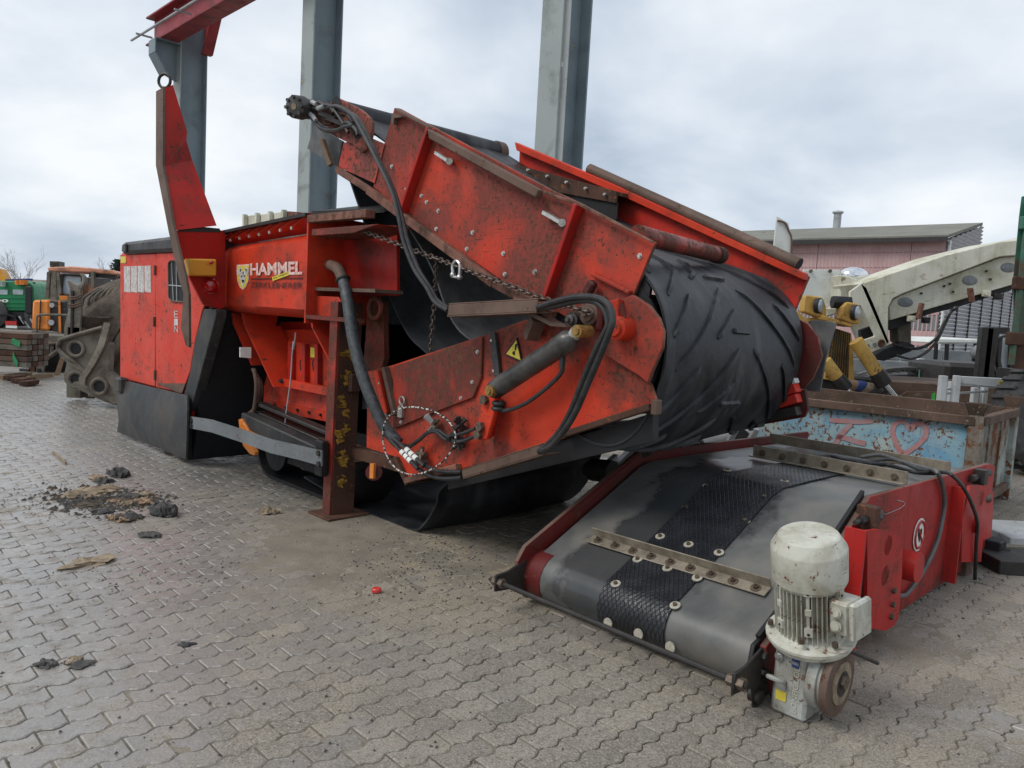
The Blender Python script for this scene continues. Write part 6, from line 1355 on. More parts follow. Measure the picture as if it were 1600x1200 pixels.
# galvanised trestle frame with sticker
YA = 9.6
al = thing('aluminium_ladder_frame', V((6.2, YA, 0)), 'silver box-section frame with crossbars and yellow warning sticker behind the blue container', 'frame')
za = Z(1440, 560, .1167)
def ypa(name, pts, th, yy=YA, mat='alu', par=al): m = MB(); m.prism([Y(x, y, yy) for x, y in za(pts)], YH * th); return m.build(name, mat, par, bevel=.004)
lowz = .4
beam_ = ypa('long_beam', [(500, 240), (1371, 285), (1900, 310), (1900, 470), (1371, 440), (500, 360)], .10)
ypa('beam_groove', [(515, 325), (1371, 405), (1371, 425), (515, 345)], .01, YA - .006, 'galv', beam_)
for (x0, x1, x2_, x3) in ((250, 335, 290, 215), (440, 515, 490, 405), (385, 420, 405, 370), (700, 775, 760, 690), (830, 895, 870, 815)):
    yo = YA + (.35 if x0 in (385, 700, 830) else 0.0)
    p0 = Y(*za([(x0, 228)])[0], yo); p1 = Y(*za([(x1, 232)])[0], yo); w_ = (p1 - p0).length; m = MB(); m.bar(V((p0.x + w_ / 2, yo, 0)), V((p0.x + w_ / 2, yo, p0.z if yo == YA else Y(*za([(x0, 390 if x0 > 500 else 310)])[0], yo).z)), XH * w_, YH * .08); m.build('frame_leg', 'alu', al, bevel=.004)
for (a, b, r_) in (((300, 410), (420, 400), .03), ((320, 470), (420, 465), .02), ((500, 465), (880, 440), .022)): m = MB(); m.cyl(Y(*za([a])[0], YA + .1), Y(*za([b])[0], YA + .1), r_ * .7, n=8); m.build('cross_bar', 'alu', al)
ypa('warning_sticker', [(1035, 300), (1140, 300), (1120, 365), (1030, 355)], .003, YA - .006, 'sticker_yellow', beam_)
st_ = beam_.children[-1]
o = Y(*za([(1048, 352)])[0], YA - .010); write('WV', 'sticker_letters', o, Y(*za([(1092, 352)])[0], YA - .010) - o, Y(*za([(1048, 315)])[0], YA - .010) - o, -YH, 'black', st_, depth=0)
# small cart with canopy
YC = 17.0
ca = thing('canopy_cart', V((8.6, YC, 0)), 'small yard cart with pale flat canopy on thin black posts beside the forklift', 'cart')
m = MB(); yp(m, [(1025, 760), (1230, 765), (1258, 790), (1000, 790)], YC, 1.4); m.build('canopy', 'white_sheet', ca, bevel=.03)
for (a, b) in (((1010, 790), (1000, 985)), ((1066, 792), (1060, 960)), ((1215, 790), (1195, 980)), ((1255, 780), (1240, 960))): 
    p, q = Y(*ZR([a])[0], YC + .05), Y(*ZR([b])[0], YC + .05); m = MB(); m.cyl(p, V((q.x, q.y, .5)), .045, n=8); m.build('canopy_post', 'black', ca)
m = MB(); yp(m, [(1095, 915), (1160, 910), (1175, 925), (1180, 960), (1085, 965)], YC + .3, .4); m.build('seat_back', 'black', ca, bevel=.04)
m = MB(); m.box(V((9.2, YC + .5, .45)), XH * 2.2, YH * 1.2, ZX * .5); m.build('cart_body', 'dark_iron', ca, bevel=.05)
for x in (8.4, 10.0): m = MB(); m.cyl(V((x, YC - .1, .28)), V((x, YC + .1, .28)), .27, n=20); m.build('wheel', 'tyre', ca)
for y in (900, 880, 925): m = MB(); p, q = Y(*ZR([(1010, y)])[0], YC + .5), Y(*ZR([(1230, y + 8)])[0], YC + .5); m.cyl(p, q, .02, n=6); m.build('rail', 'white_sheet', ca)
m = MB(); c_ = Y(*ZR([(1232, 835)])[0], YC - .1); m.sphere(c_, .17, 12, 8); m.build('round_lamp', 'grey_lens', ca)
# forklift
YF = 14.0
fk = thing('forklift_truck', V((8.6, YF, 0)), 'forklift with tall black mast and pale glass cab beside the green container', 'forklift')
for x0 in (1258, 1285):
    p, q = Y(*ZR([(x0 + 12, 706)])[0], YF), Y(*ZR([(x0 - 5, 980)])[0], YF); m = MB(); m.bar(V((p.x, YF, .05)), p, XH * .20, YH * .15); m.build('mast_rail', 'dark_iron', fk, bevel=.01)
m = MB(); yp(m, [(1258, 703), (1395, 705), (1395, 740), (1258, 735)], YF - .02, .2); m.build('mast_crossbar', 'dark_iron', fk, bevel=.01)
m = MB(); yp(m, [(1310, 760), (1400, 760), (1400, 980), (1290, 980)], YF + .5, .06); m.build('windscreen', 'glass_pale', fk)
for (a, b, w_) in (((1305, 745), (1300, 990), .07), ((1340, 760), (1330, 880), .09), ((1330, 880), (1350, 980), .10), ((1400, 755), (1395, 990), .08)): m = MB(); m.sbar(Y(*ZR([a])[0], YF + .45), Y(*ZR([b])[0], YF + .45), w_, .06); m.build('cab_pillar', 'dark_iron', fk)
for (a, b) in (((1300, 770), (1400, 740)), ((1300, 880), (1330, 980)), ((1290, 905), (1315, 985))): m = MB(); m.cyl(Y(*ZR([a])[0], YF + .3), Y(*ZR([b])[0], YF + .3), .025, n=6); m.build('hydraulic_hose', 'hose', fk)
m = MB(); m.box(V((8.9, YF + 1.3, .7)), XH * 1.4, YH * 1.5, ZX * .9); m.build('forklift_body', 'dark_iron', fk, bevel=.08)
for x in (8.3, 9.5): m = MB(); m.cyl(V((x - .12, YF + .8, .35)), V((x + .12, YF + .8, .35)), .34, n=24); m.build('wheel', 'tyre', fk)
# rubber tracks pile tied with straps
YT = 15.5
tp = thing('rubber_track_coil', V((6.6, YT, 0)), 'coiled black rubber crawler track tied with green straps behind the container', 'track coil')
m = MB(); p0, p1 = Y(*ZR([(862, 1020)])[0], YT), Y(*ZR([(1060, 1000)])[0], YT); zt_ = Y(*ZR([(950, 930)])[0], YT).z
def oval(cx_, cz_, rx_, rz_, n=40): return [(cx_ + rx_ * (abs(math.cos(t)) ** .6) * (1 if math.cos(t) > 0 else -1), cz_ + rz_ * (abs(math.sin(t)) ** .8) * (1 if math.sin(t) > 0 else -1)) for t in [2 * math.pi * i / n for i in range(n + 1)]]
cxx = (p0.x + p1.x) / 2 + .3; ov = oval(cxx, zt_ * .55, 1.5, zt_ * .45)
m.shell([[V((x, YT + .4, z)), V((x, YT, z))] for x, z in ov], .06); m.shell([[V((cxx + (x - cxx) * .9, YT + .4, zt_ * .55 + (z - zt_ * .55) * .6)), V((cxx + (x - cxx) * .9, YT, zt_ * .55 + (z - zt_ * .55) * .6))] for x, z in ov], .05)
m.build('track_band', 'tyre', tp, smooth=30, kind='stuff')
m = MB()
for x, z in ov[::1]: m.box(V((x, YT + .2, z)), XH * .10, YH * .46, ZX * .07)
m.build('track_lugs', 'tyre', tp, smooth=0, kind='stuff')
for x in (915, 985): m = MB(); p, q = Y(*ZR([(x + 8, 925)])[0], YT - .06), Y(*ZR([(x, 1040)])[0], YT - .06); m.sbar(p, q, .035, .01); m.build('strap', 'teal_band', tp)
bx = thing('brown_skip', V((6.6, 12.0, 0)), 'open rusty brown skip with a green ribbon behind the blue container', 'skip')
m = MB(); yp(m, [(810, 1070), (860, 1040), (1045, 1040), (1300, 1045), (1300, 1200), (810, 1200)], 12.0, .05); m.build('skip_wall', 'container_rim', bx)
m = MB(); p_ = Y(*ZR([(1045, 1200)])[0], 12.0); m.box(V((6.9, 12.9, .45)), XH * 3.0, YH * 1.7, ZX * .86); m.build('skip_body', 'container_rim', bx, bevel=.01)
m = MB(); yp(m, [(985, 1082), (990, 1050), (1005, 1045), (1003, 1085)], 11.9, .01); m.build('green_ribbon', 'green_ribbon', bx, smooth=0)
wp_ = thing('white_digger_part', V((6.4, 16.5, 0)), 'small white tool attachment with two legs on top of the track coil', 'attachment')
m = MB(); yp(m, [(920, 870), (955, 870), (955, 930), (945, 930), (940, 895), (932, 895), (930, 930), (918, 930)], 15.7, .2); m.build('fork_plate', 'white_sheet', wp_, bevel=.01)
m = MB(); yp(m, [(965, 890), (985, 870), (1010, 885), (1030, 900), (1010, 930), (965, 928)], 15.8, .2); m.build('hook_casting', 'cream', wp_, bevel=.02)
m = MB(); m.sbar(Y(*ZR([(975, 880)])[0], 15.7), Y(*ZR([(1005, 910)])[0], 15.7), .05, .04); m.build('black_arm', 'black', wp_)
# big tyre wheel and steel beams at the right edge
tw = thing('loader_wheel', V((7.2, 9.3, 0)), 'large worn black loader tyre behind the rusty end of the blue container', 'tyre')
cw = Y(1640, 725, 9.2); cw.z = .72
m = MB(); m.lathe(cw + YH * -.2, YH, [(0, .35), (.0, .62), (.06, .70), (.36, .70), (.42, .62), (.42, .35)], 40); m.build('tyre_casing', 'tyre', tw)
m = MB()
for i in range(36):
    t = 2 * math.pi * i / 36; d_ = XH * math.cos(t) + ZX * math.sin(t); w_ = XH * -math.sin(t) + ZX * math.cos(t); c_ = cw + d_ * .705
    m.prism([c_ - w_ * .02 - YH * .16, c_ + w_ * .03 - YH * .16, c_ + w_ * .06 + YH * .16, c_ + w_ * .01 + YH * .16], d_ * .025)
m.build('tread_blocks', 'tyre', tw, smooth=0, kind='stuff')
m = MB(); m.lathe(cw - YH * .16, YH, [(0, .34), (.05, .30), (.1, .12), (.3, .12)], 28); m.build('wheel_rim', 'dark_iron', tw)
sb_ = thing('steel_beam_stack', V((6.2, 7.3, 0)), 'dark steel plates and beams on the ground past the end of the blue container', 'beams')
for i, (ya, yb, hh) in enumerate(((790, 812, .20), (848, 864, .12))):
    a_ = G(1545 - i * 6, ya + 22 - i * 6, .10 if i else .22); m = MB(); p = V((a_.x, a_.y, .0)); m.box(p + XH * 1.6 + ZX * (.05 + .05 * (1 - i)), XH * 3.2, YH * (.55 if i == 0 else .35), ZX * (.12 if i == 0 else .10)); m.build('steel_beam', 'galv' if i == 0 else 'dark_iron', sb_, bevel=.006)
m = MB(); p = G(1548, 880); m.bar(V((p.x, p.y + .12, .06)), V((p.x + 3, p.y + .5, .06)), ZX * .1, YH * .12); m.build('steel_beam', 'dirt_iron', sb_, bevel=.004)

# ------------------------------------------------------------------ left background
ZL = Z(0, 400, .2)
def yl(m, pts, yy, th, vec=None): m.prism([Y(x, y, yy) for x, y in ZL(pts)], vec or V((-.35 * th, th, 0))); return m
def lp_(x, y, yy): return Y(*ZL([(x, y)])[0], yy)
# bundle of steel profiles
YS = 13.2
ss = thing('steel_profile_bundle', V((-8.6, YS, 0)), 'bundle of long brownish steel profiles tied with green straps at the left edge', 'steel bundle')
for i in range(6):
    for j in range(4):
        y0 = 675 + i * 31; m = MB(); a_ = lp_(-260, y0 + 13, YS); b_ = lp_(232 - (i % 2) * 6, y0 + 13, YS); a_.z = b_.z = max(.06, (lp_(100, 866, YS).z + .05) + (5 - i) * .098); m.bar(a_ + V((0, j * .16, 0)), b_ + V((0, j * .16, 0)), YH * .13, ZX * .085); m.build('steel_profile', ['rust', 'brown_steel', 'dirt_iron'][(i + j) % 3], ss, bevel=0)
m = MB()
for x in (40, 215): a_ = lp_(x, 890, YS); m.box(V((a_.x, YS + .25, .03)), XH * .12, YH * .8, ZX * .07)
m.build('timber_bearer', 'wood', ss, kind='stuff')
for (a, b, c) in (((95, 665), (160, 690), (130, 640)), ((105, 760), (140, 850), (125, 750))):
    m = MB(); P_ = [lp_(x, y, YS - .09) for x, y in (a, ((a[0] + b[0]) / 2 - 12, (a[1] + b[1]) / 2 - 8), b)]; m.shell([[P_[i] + ZX * .05, P_[i] - ZX * .05 - XH * .02] for i in range(3)], .008); m.build('green_strap', 'green_strap', ss)
m = MB(); m.sbar(lp_(60, 690, YS + .3), lp_(-60, 560, YS + .3), .06, .04); m.build('loose_bar', 'brown_steel', ss)
# orange loader with canopy
YO = 20.0
ol = thing('orange_loader', V((-10.6, YO, 0)), 'old orange wheel loader with faded canopy roof and dark cab frame behind the bucket', 'loader')
m = MB(); yl(m, [(370, 88), (560, 80), (700, 92), (880, 110), (918, 132), (910, 148), (700, 130), (380, 120)], YO, 1.9); m.build('canopy_roof', 'orange_faded', ol, bevel=.04)
m = MB(); yl(m, [(700, 130), (905, 150), (895, 180), (690, 165)], YO + .1, .1); m.build('roof_beam', 'dark_iron', ol)
fr_ = [(483, 150), (500, 140), (640, 150), (650, 170), (640, 300), (475, 300)]
m = MB(); P_ = [lp_(x, y, YO + .05) for x, y in fr_]; m.tube(P_ + P_[:1], .05, n=6, smooth=False); m.build('windscreen_frame', 'dark_iron', ol)
m = MB(); yl(m, [(490, 152), (635, 158), (632, 296), (482, 296)], YO + .1, .02); m.build('windscreen', 'glass_pale', ol)
m = MB(); yl(m, [(660, 165), (880, 180), (700, 330), (655, 310)], YO + .8, .02); m.build('side_window', 'glass_pale', ol)
for (a, b, w_) in (((385, 125), (372, 330), .07), ((375, 150), (400, 118), .05), ((728, 120), (728, 250), .09), ((455, 130), (470, 300), .05), ((425, 120), (430, 260), .03)): m = MB(); m.sbar(lp_(*a, YO), lp_(*b, YO), w_, .08); m.build('cab_pillar', 'dirt_iron', ol)
m = MB(); yl(m, [(462, 308), (540, 312), (540, 345), (470, 345)], YO - .05, .2); m.build('orange_cowl', 'orange', ol)
m = MB(); yl(m, [(255, 345), (385, 340), (388, 585), (245, 575)], YO - .6, .9); h_ = m.build('engine_cover', 'orange', ol, bevel=.05)
m = MB(); m.sbar(lp_(318, 345, YO - .62), lp_(308, 578, YO - .62), .025, .02); m.build('panel_gap', 'dark_iron', h_)
m = MB(); yl(m, [(386, 345), (520, 350), (520, 610), (405, 612), (390, 560)], YO - .5, .7); m.build('grey_tank', 'skirt', ol, bevel=.03)
m = MB(); yl(m, [(455, 345), (470, 350), (478, 610), (458, 615)], YO - .55, .05); m.build('orange_strip', 'orange', ol)
for (x, y, r_) in ((410, 385, .10), (405, 520, .12)): m = MB(); c_ = lp_(x, y, YO - .56); m.cyl(c_, c_ - YH * .04, r_ * .6, n=12); m.build('filler_cap', 'galv', ol)
m = MB(); yl(m, [(245, 575), (400, 585), (480, 600), (480, 640), (240, 640)], YO - .6, 1.0); m.build('orange_frame', 'dirt_iron', ol, bevel=.03)
m = MB(); yl(m, [(640, 230), (700, 220), (760, 250), (680, 350), (640, 330)], YO + .3, .4); m.build('red_hood', 'orange_faded', ol, bevel=.03)
m = MB(); m.box(V((-10.3, YO + .9, .8)), XH * 2.0, YH * 1.6, ZX * .8); m.build('loader_chassis', 'dark_iron', ol, bevel=.05)
for dx in (.6,): m = MB(); c_ = V((-10.9 + dx, YO - .2, .62)); m.lathe(c_, YH, [(0, .3), (0, .55), (.05, .62), (.4, .62), (.45, .5)], 28); m.build('wheel', 'tyre', ol)
m = MB(); yl(m, [(388, 40), (465, 42), (465, 85), (388, 80)], YO + 8, .8); 
bxr = thing('far_roof_box', V((-13, YO + 8, 0)), 'small brown cabin on a stack seen just above the orange loader roof', 'cabin'); m.build('cabin_box', 'dirt_iron', bxr)
m = MB(); a_ = lp_(425, 80, YO + 8.3); m.box(V((a_.x, YO + 8.3, a_.z / 2)), XH * .2, YH * .2, ZX * a_.z); m.build('cabin_tower', 'dirt_iron', bxr)
m = MB(); yl(m, [(392, 48), (462, 50), (462, 56), (392, 54)], YO + 7.95, .03); yl(m, [(392, 62), (462, 64), (462, 70), (392, 68)], YO + 7.95, .03); m.build('cabin_slats', 'dark_iron', bxr, kind='stuff')
# undercarriage / attachment frame in front of the loader
YU = 14.6
uf = thing('rusty_attachment_frame', V((-7.4, YU, 0)), 'dark rusty steel carrier frame with thin handrail loop standing between profile bundle and bucket', 'frame')
m = MB(); m.tube([lp_(x, y, YU) for x, y in [(288, 690), (288, 500), (300, 466), (340, 458), (525, 462)]], .022, n=8, sub=4); m.build('handrail', 'dirt_iron', uf)
for pts, mt, yy, th in (([(235, 615), (510, 625), (510, 680), (235, 690)], 'dirt_iron', YU, .8), ([(150, 695), (460, 672), (455, 690), (150, 712)], 'brown_steel', YU - .1, .1), ([(222, 700), (275, 700), (275, 960), (222, 955)], 'rust', YU, .15), ([(275, 700), (440, 690), (470, 800), (520, 830), (510, 990), (275, 990)], 'dark_iron', YU + .2, .8), ([(285, 785), (340, 785), (345, 860), (325, 990), (285, 990)], 'dirt_iron', YU - .1, .12), ([(145, 880), (240, 880), (240, 930), (160, 925)], 'dark_iron', YU, .5), ([(240, 985), (500, 1000), (500, 1028), (235, 1030)], 'dark_iron', YU - .1, .6)):
    m = MB(); yl(m, pts, yy, th); m.build('carrier_plate', mt, uf, bevel=.01)
m = MB(); yl(m, [(290, 880), (315, 880), (315, 950), (290, 950)], YU - .12, .02); m.build('slot', 'dark_inside', uf)
for (a, b, r_) in (((370, 800), (450, 740), .04), ((375, 700), (375, 800), .025), ((405, 690), (405, 780), .03)): m = MB(); m.cyl(lp_(*a, YU - .05), lp_(*b, YU - .05), r_, n=10); m.build('ram', 'dirt_iron', uf)
ts = thing('loose_track_shoes', G(25, 600), 'short piece of rusty crawler chain lying flat on the paving by the frame', 'track shoes')
for i in range(5): m = MB(); p = G(20 + i * 6.5, 594 + i * 2.2); m.box(p + ZX * (.05 + .02 * (i % 2)), XH * .13 + YH * .03, YH * .3, ZX * .08 + XH * .02); m.build('track_shoe', 'rust', ts, bevel=.01)
pk = thing('leaning_plank', G(80, 608), 'short wooden plank leaning against the rusty carrier frame', 'plank')
m = MB(); yl(m, [(383, 1048), (430, 1052), (500, 800), (470, 790)], YU - .45, .05); m.build('plank_board', 'wood', pk)
# upright hooked tool
YK = 10.95
hk = thing('upright_hook_tool', V((-6.9, YK, 0)), 'upright ripper tool with a round open hook at its top beside the big bucket', 'tool')
pts = [(518, 195), (538, 188), (575, 215), (610, 225), (640, 200), (640, 165), (618, 140), (632, 132), (660, 155), (667, 195), (650, 240), (632, 262), (632, 380), (625, 640), (522, 640), (535, 380), (545, 250)]
m = MB(); yl(m, pts, YK, .16); m.build('hook_shank', 'tool_iron', hk, bevel=.012)
m = MB(); m.sbar(lp_(568, 270, YK - .02), lp_(560, 630, YK - .02), .03, .03); m.build('shank_rib', 'dark_iron', hk)
for y in (325, 385): m = MB(); P_ = [lp_(x, y + dy, YK - .04) for x, dy in ((528, 8), (560, 14), (600, 8), (640, -8))]; m.tube(P_, .014, n=8); m.tube([p + ZX * .03 for p in P_], .012, n=8); m.build('clamp_band', 'brown_steel', hk, kind='stuff')
m = MB(); a_ = lp_(575, 640, YK); m.box(V((a_.x, YK + .1, a_.z / 2 + .1)), XH * .2, YH * .2, ZX * (a_.z + .1)); m.build('tool_foot', 'dirt_iron', hk)
# large soil-caked bucket
YB2 = 11.6
bk2 = thing('large_soiled_bucket', V((-5.9, YB2, 0)), 'huge soil-caked excavator bucket with ribbed back and round lugs beside the shredder cabin', 'bucket')
m = MB(); rows = []; ctr = lp_(960, 640, YB2)
prof = [(505, 700), (500, 560), (530, 450), (590, 380), (660, 320), (740, 255), (830, 208), (930, 182), (1080, 170), (1300, 175)]
rr = random.Random(21)
for (x, y) in prof:
    base = lp_(x, y, YB2); row = []
    for j in range(12):
        t = j / 11; p = base + (ctr - base) * (.0) + V((.35 * t, 1.5 * t, 0)); p = p + V((rr.uniform(-.015, .015), 0, rr.uniform(-.02, .02)))
        row.append(p)
    inner = [base + V((.06, -.10, -.05)), ctr + (base - ctr) * .55 + V((0, -.40, 0)), ctr + V((0, -.50, -.2))]
    rows.append([inner[2]] + [inner[2].lerp(inner[1], .5)] + [inner[1]] + [inner[1].lerp(inner[0], .5)] + [inner[0]] + row)
m.shell(rows, -.05); m.build('bucket_shell', 'soil', bk2, smooth=50)
for i in range(8):
    a_ = lp_(640 + i * 48, 385 - 3 * i, YB2 - .28 + i * .02); b_ = lp_(770 + i * 40, 255 - i * 9, YB2 - .05); mm = (a_ + b_) / 2 + V((-.02, -.10, .0)); m = MB(); m.tube([a_, mm, b_], .018, n=6, sub=5); m.build('back_rib', 'dirt_iron', bk2)
m = MB(); yl(m, [(850, 720), (940, 730), (1000, 730), (1000, 940), (850, 930)], YB2 - .5, .2); m.build('soil_face', 'soil', bk2, bevel=.02)
m = MB(); rows = []
for i in range(14):
    row = []
    for j in range(10):
        x = 560 + i * 36; y = 470 + j * 52; p = lp_(x, y, YB2 - .42 - .10 * math.sin(j * .8 + i * .35) + rr.uniform(-.03, .03)); row.append(p)
    rows.append(row)
m.shell(rows, -.04); m.build('caked_soil', 'soil', bk2, smooth=50)
def lug(pts, hole, yy, th=.10, par=bk2):
    m = MB(); yl(m, pts, yy, th, V((.02, th, 0))); o = m.build('pin_lug', 'dirt_iron', par, bevel=.015)
    m = MB(); c_ = lp_(*hole, yy); m.torus(c_ - YH * .01, YH, .105, .028, 24, 8); m.build('lug_ring', 'dirt_iron', o)
    m = MB(); m.cyl(c_ - YH * .006, c_ + YH * .0, .09, n=20); m.build('pin_hole', 'dark_inside', o)
lug([(452, 690), (480, 645), (510, 635), (800, 555), (800, 580), (760, 770), (670, 915), (600, 850), (480, 760)], (598, 725), YB2 - .9, .12)
m = MB(); P_ = [lp_(x, y, YB2 - .93) for x, y in ((670, 915), (590, 840), (500, 770), (455, 720), (465, 670), (510, 640), (800, 558))]; m.tube(P_, .03, n=6, sub=4); m.build('lug_rim', 'dirt_iron', bk2)
lug([(520, 830), (575, 850), (650, 905), (690, 950), (650, 1070), (560, 1010), (500, 990), (488, 950)], (598, 965), YB2 - 1.0)
lug([(660, 950), (700, 900), (800, 720), (850, 668), (862, 700), (850, 900), (930, 960), (940, 1160), (880, 1160), (740, 1080), (690, 1040), (650, 1000)], (780, 1018), YB2 - 1.2)
m = MB(); P_ = [lp_(x, y, YB2 - 1.2) for x, y in ((640, 1000), (645, 950), (720, 840), (790, 700), (830, 560), (840, 520))]; m.shell([[p - XH * .05, p + XH * .06 - YH * .04] for p in P_], .03); m.build('lug_web', 'dirt_iron', bk2)
m = MB(); P_ = [lp_(x, y, YB2 - 1.15) for x, y in ((560, 1010), (700, 1085), (820, 1140), (930, 1172), (1000, 1190))]; m.shell([[p, p + YH * .9 + ZX * .02] for p in P_], .05); m.build('cutting_edge', 'dirt_iron', bk2)
for q, nm_ in enumerate(('leftmost', 'second from left', 'middle one', 'second from right', 'rightmost')): m = MB(); p = G(134 + q * 3.4, 620 + (q % 2) * 2); m.sphere(p + ZX * .015, .035, 7, 5, sc=(1.3, 1, .6)); tag(m.build('earth_clod', 'soil', None), 'small earth clod under the big bucket lugs, ' + nm_ + ' of five', 'clod', 'clods of earth under the bucket')
# green lorry
YTk = 29.0
gl = thing('green_lorry', V((-18.5, YTk, 0)), 'green lorry cab with orange beacons and bare chassis parked far left', 'lorry')
m = MB(); yl(m, [(-260, 215), (-200, 190), (190, 195), (240, 215), (262, 240), (262, 410), (235, 430), (-300, 430)], YTk, 2.3, V((-.5, 2.2, 0))); cb_ = m.build('lorry_cab', 'truck_green', gl, bevel=.06)
for a, b in ((-40, 60), (100, 182)): m = MB(); yl(m, [(a, 262), (b, 264), (b - 2, 302), (a, 300)], YTk - .02, .03); m.build('cab_window', 'glass_pale', cb_)
for y in (325, 362, 392): m = MB(); m.sbar(lp_(-260, y, YTk - .02), lp_(235, y + 4, YTk - .02), .03, .03); m.build('body_crease', 'truck_green', cb_)
o = lp_(-100, 360, YTk - .05); write('900', 'number_lettering', o, lp_(66, 362, YTk - .05) - o, lp_(-100, 336, YTk - .05) - o, -YH, 'white', cb_, bold=.03, depth=0)
m = MB(); yl(m, [(192, 235), (248, 238), (250, 450), (196, 450)], YTk - .2, .1); m.build('air_intake', 'black', gl, bevel=.03)
m = MB(); yl(m, [(255, 205), (275, 205), (275, 320), (258, 320)], YTk + .4, .05); m.build('mirror_frame', 'dark_iron', gl)
for x, mt in ((25, 'galv'), (140, 'orange'), (175, 'orange'), (195, 'orange')): m = MB(); c_ = lp_(x, 222 if mt == 'galv' else 208, YTk - .1); m.cyl(c_ - ZX * .08, c_ + ZX * .10, .10 if mt == 'orange' else .09, n=12); m.build('beacon', mt, gl)
m = MB(); yl(m, [(40, 182), (230, 175), (230, 190), (40, 195)], YTk + .5, .5); m.build('roof_light_bar', 'blue_rag', gl)
m = MB(); yl(m, [(-300, 425), (260, 430), (560, 470), (560, 540), (-300, 560)], YTk + .1, .8); m.build('chassis', 'dark_iron', gl, bevel=.04)
for dx in (-60, 300): m = MB(); c_ = lp_(dx, 600, YTk - .1); c_.z = .55; m.lathe(c_, YH, [(0, .25), (0, .48), (.04, .55), (.35, .55), (.4, .45)], 28); m.build('wheel', 'tyre', gl)
m = MB(); P_ = [lp_(x, y, YTk - .2) for x, y in ((-60, 470), (40, 460), (110, 480), (140, 540))]; m.shell([[p, p + YH * .6] for p in P_], .05); m.build('mudguard', 'black', gl)
m = MB(); yl(m, [(40, 508), (128, 510), (128, 540), (40, 538)], YTk - .3, .1); m.build('tail_lamp', 'tail_red', gl); m = MB(); yl(m, [(45, 542), (132, 545), (132, 566), (45, 562)], YTk - .3, .1); m.build('number_plate', 'white', gl)
for i in range(6): m = MB(); m.sbar(lp_(150 + i * 22, 470 + (i % 3) * 20, YTk - .3), lp_(190 + i * 22, 530 + (i * 17) % 40, YTk - .3), .06, .05); m.build('chassis_fitting', ['galv', 'dark_iron'][i % 2], gl)
# distant things
def thing_mesh(name, m, mat, label, cat, **k):
    o = m.build(name, mat, None, **k); return tag(o, label, cat)
m = MB(); yl(m, [(270, 325), (560, 310), (560, 420), (270, 420)], 34, .5); thing_mesh('green_skip', m, 'truck_green', 'pale green container body behind the orange loader', 'container')
bb = thing('far_white_shed', V((-18, 40, 0)), 'pale far shed between the green lorry and the orange loader', 'shed')
m = MB(); p = lp_(285, 340, 40); q = lp_(375, 190, 40); m.box(V(((p.x + q.x) / 2, 41, q.z / 2)), XH * (q.x - p.x), YH * 3, ZX * q.z); m.build('shed_wall', 'beige_wall', bb)
for i in range(2): m = MB(); a_ = lp_(312 + i * 40, 215, 39.45); m.box(a_ - ZX * .8, XH * .9, YH * .04, ZX * 1.1); m.build('shed_window', 'glass_dark', bb)

m = MB(); yl(m, [(-60, 90), (0, 100), (40, 170), (40, 195), (-60, 195)], 38, 1); m.m = 0; tc_ = thing('yellow_crane_arm', V((-26, 38, 0)), 'yellow crane arm end showing above the lorry at the far left', 'crane arm'); m.build('arm_plate', 'bright_yellow', tc_); m = MB(); p = lp_(-20, 190, 38.5); m.box(V((p.x, 38.5, p.z / 2)), XH * .8, YH * .8, ZX * p.z); m.build('arm_base', 'dark_iron', tc_)
# trees
def tree(name, x, ytop, yy, w_, label, cat, leaf, seed):
    r_ = random.Random(seed); top = Y(x, ytop, yy); H_ = top.z; b_ = V((top.x, yy, 0)); t = thing(name, b_, label, cat)
    m = MB(); m.tube([b_, b_ + ZX * H_ * .4, b_ + ZX * H_ * .9], .15, n=7, rfun=lambda u: .16 * (1 - u * .85) * H_ / 4)
    tips = []
    def br(p, d, L, rad_, dep):
        q = p + d * L; m.cyl(p, q, rad_, rad_ * .6, n=4, cap=False); tips.append(q)
        if dep:
            for _ in range(3): br(p.lerp(q, r_.uniform(.4, 1)), (d + V((r_.uniform(-.8, .8), r_.uniform(-.8, .8), r_.uniform(-.1, .7)))).normalized(), L * .62, rad_ * .55, dep - 1)
    for i in range(9):
        a_ = r_.uniform(0, 6.28); br(b_ + ZX * H_ * r_.uniform(.3, .75), V((math.cos(a_) * .8, math.sin(a_) * .8, .8)).normalized(), w_ * r_.uniform(.35, .6), .035 * H_ / 4, 3)
    m.build('trunk', 'far_twig', t)
    if leaf:
        m = MB()
        for i in range(1500):
            u = r_.random(); z = H_ * (.15 + .85 * u); rr_ = w_ * (1 - u * .9) * math.sqrt(r_.random()) * .6; a_ = r_.uniform(0, 6.28); c_ = b_ + V((rr_ * math.cos(a_), rr_ * math.sin(a_), z)); e1 = V((r_.uniform(-1, 1), r_.uniform(-1, 1), r_.uniform(-.6, .4))).normalized() * .16; e2 = V((r_.uniform(-1, 1), r_.uniform(-1, 1), r_.uniform(-1, 1))).normalized() * .10
            k_ = len(m.v); m.v += [c_, c_ + e1, c_ + e1 + e2, c_ + e2]; m.face([k_, k_ + 1, k_ + 2, k_ + 3])
        m.build('crown', 'far_leaf', t, smooth=0)
tree('bare_tree', 32, 420, 60, 3.0, 'pale leafless tree above the green lorry', 'tree', False, 3)
tree('bare_tree', 12, 432, 62, 2.6, 'smaller leafless tree at the left edge above the lorry', 'tree', False, 5)
tree('conifer_tree', 184, 406, 46, 2.2, 'dark conifer top showing left of the shredder cabin roof', 'tree', True, 8)
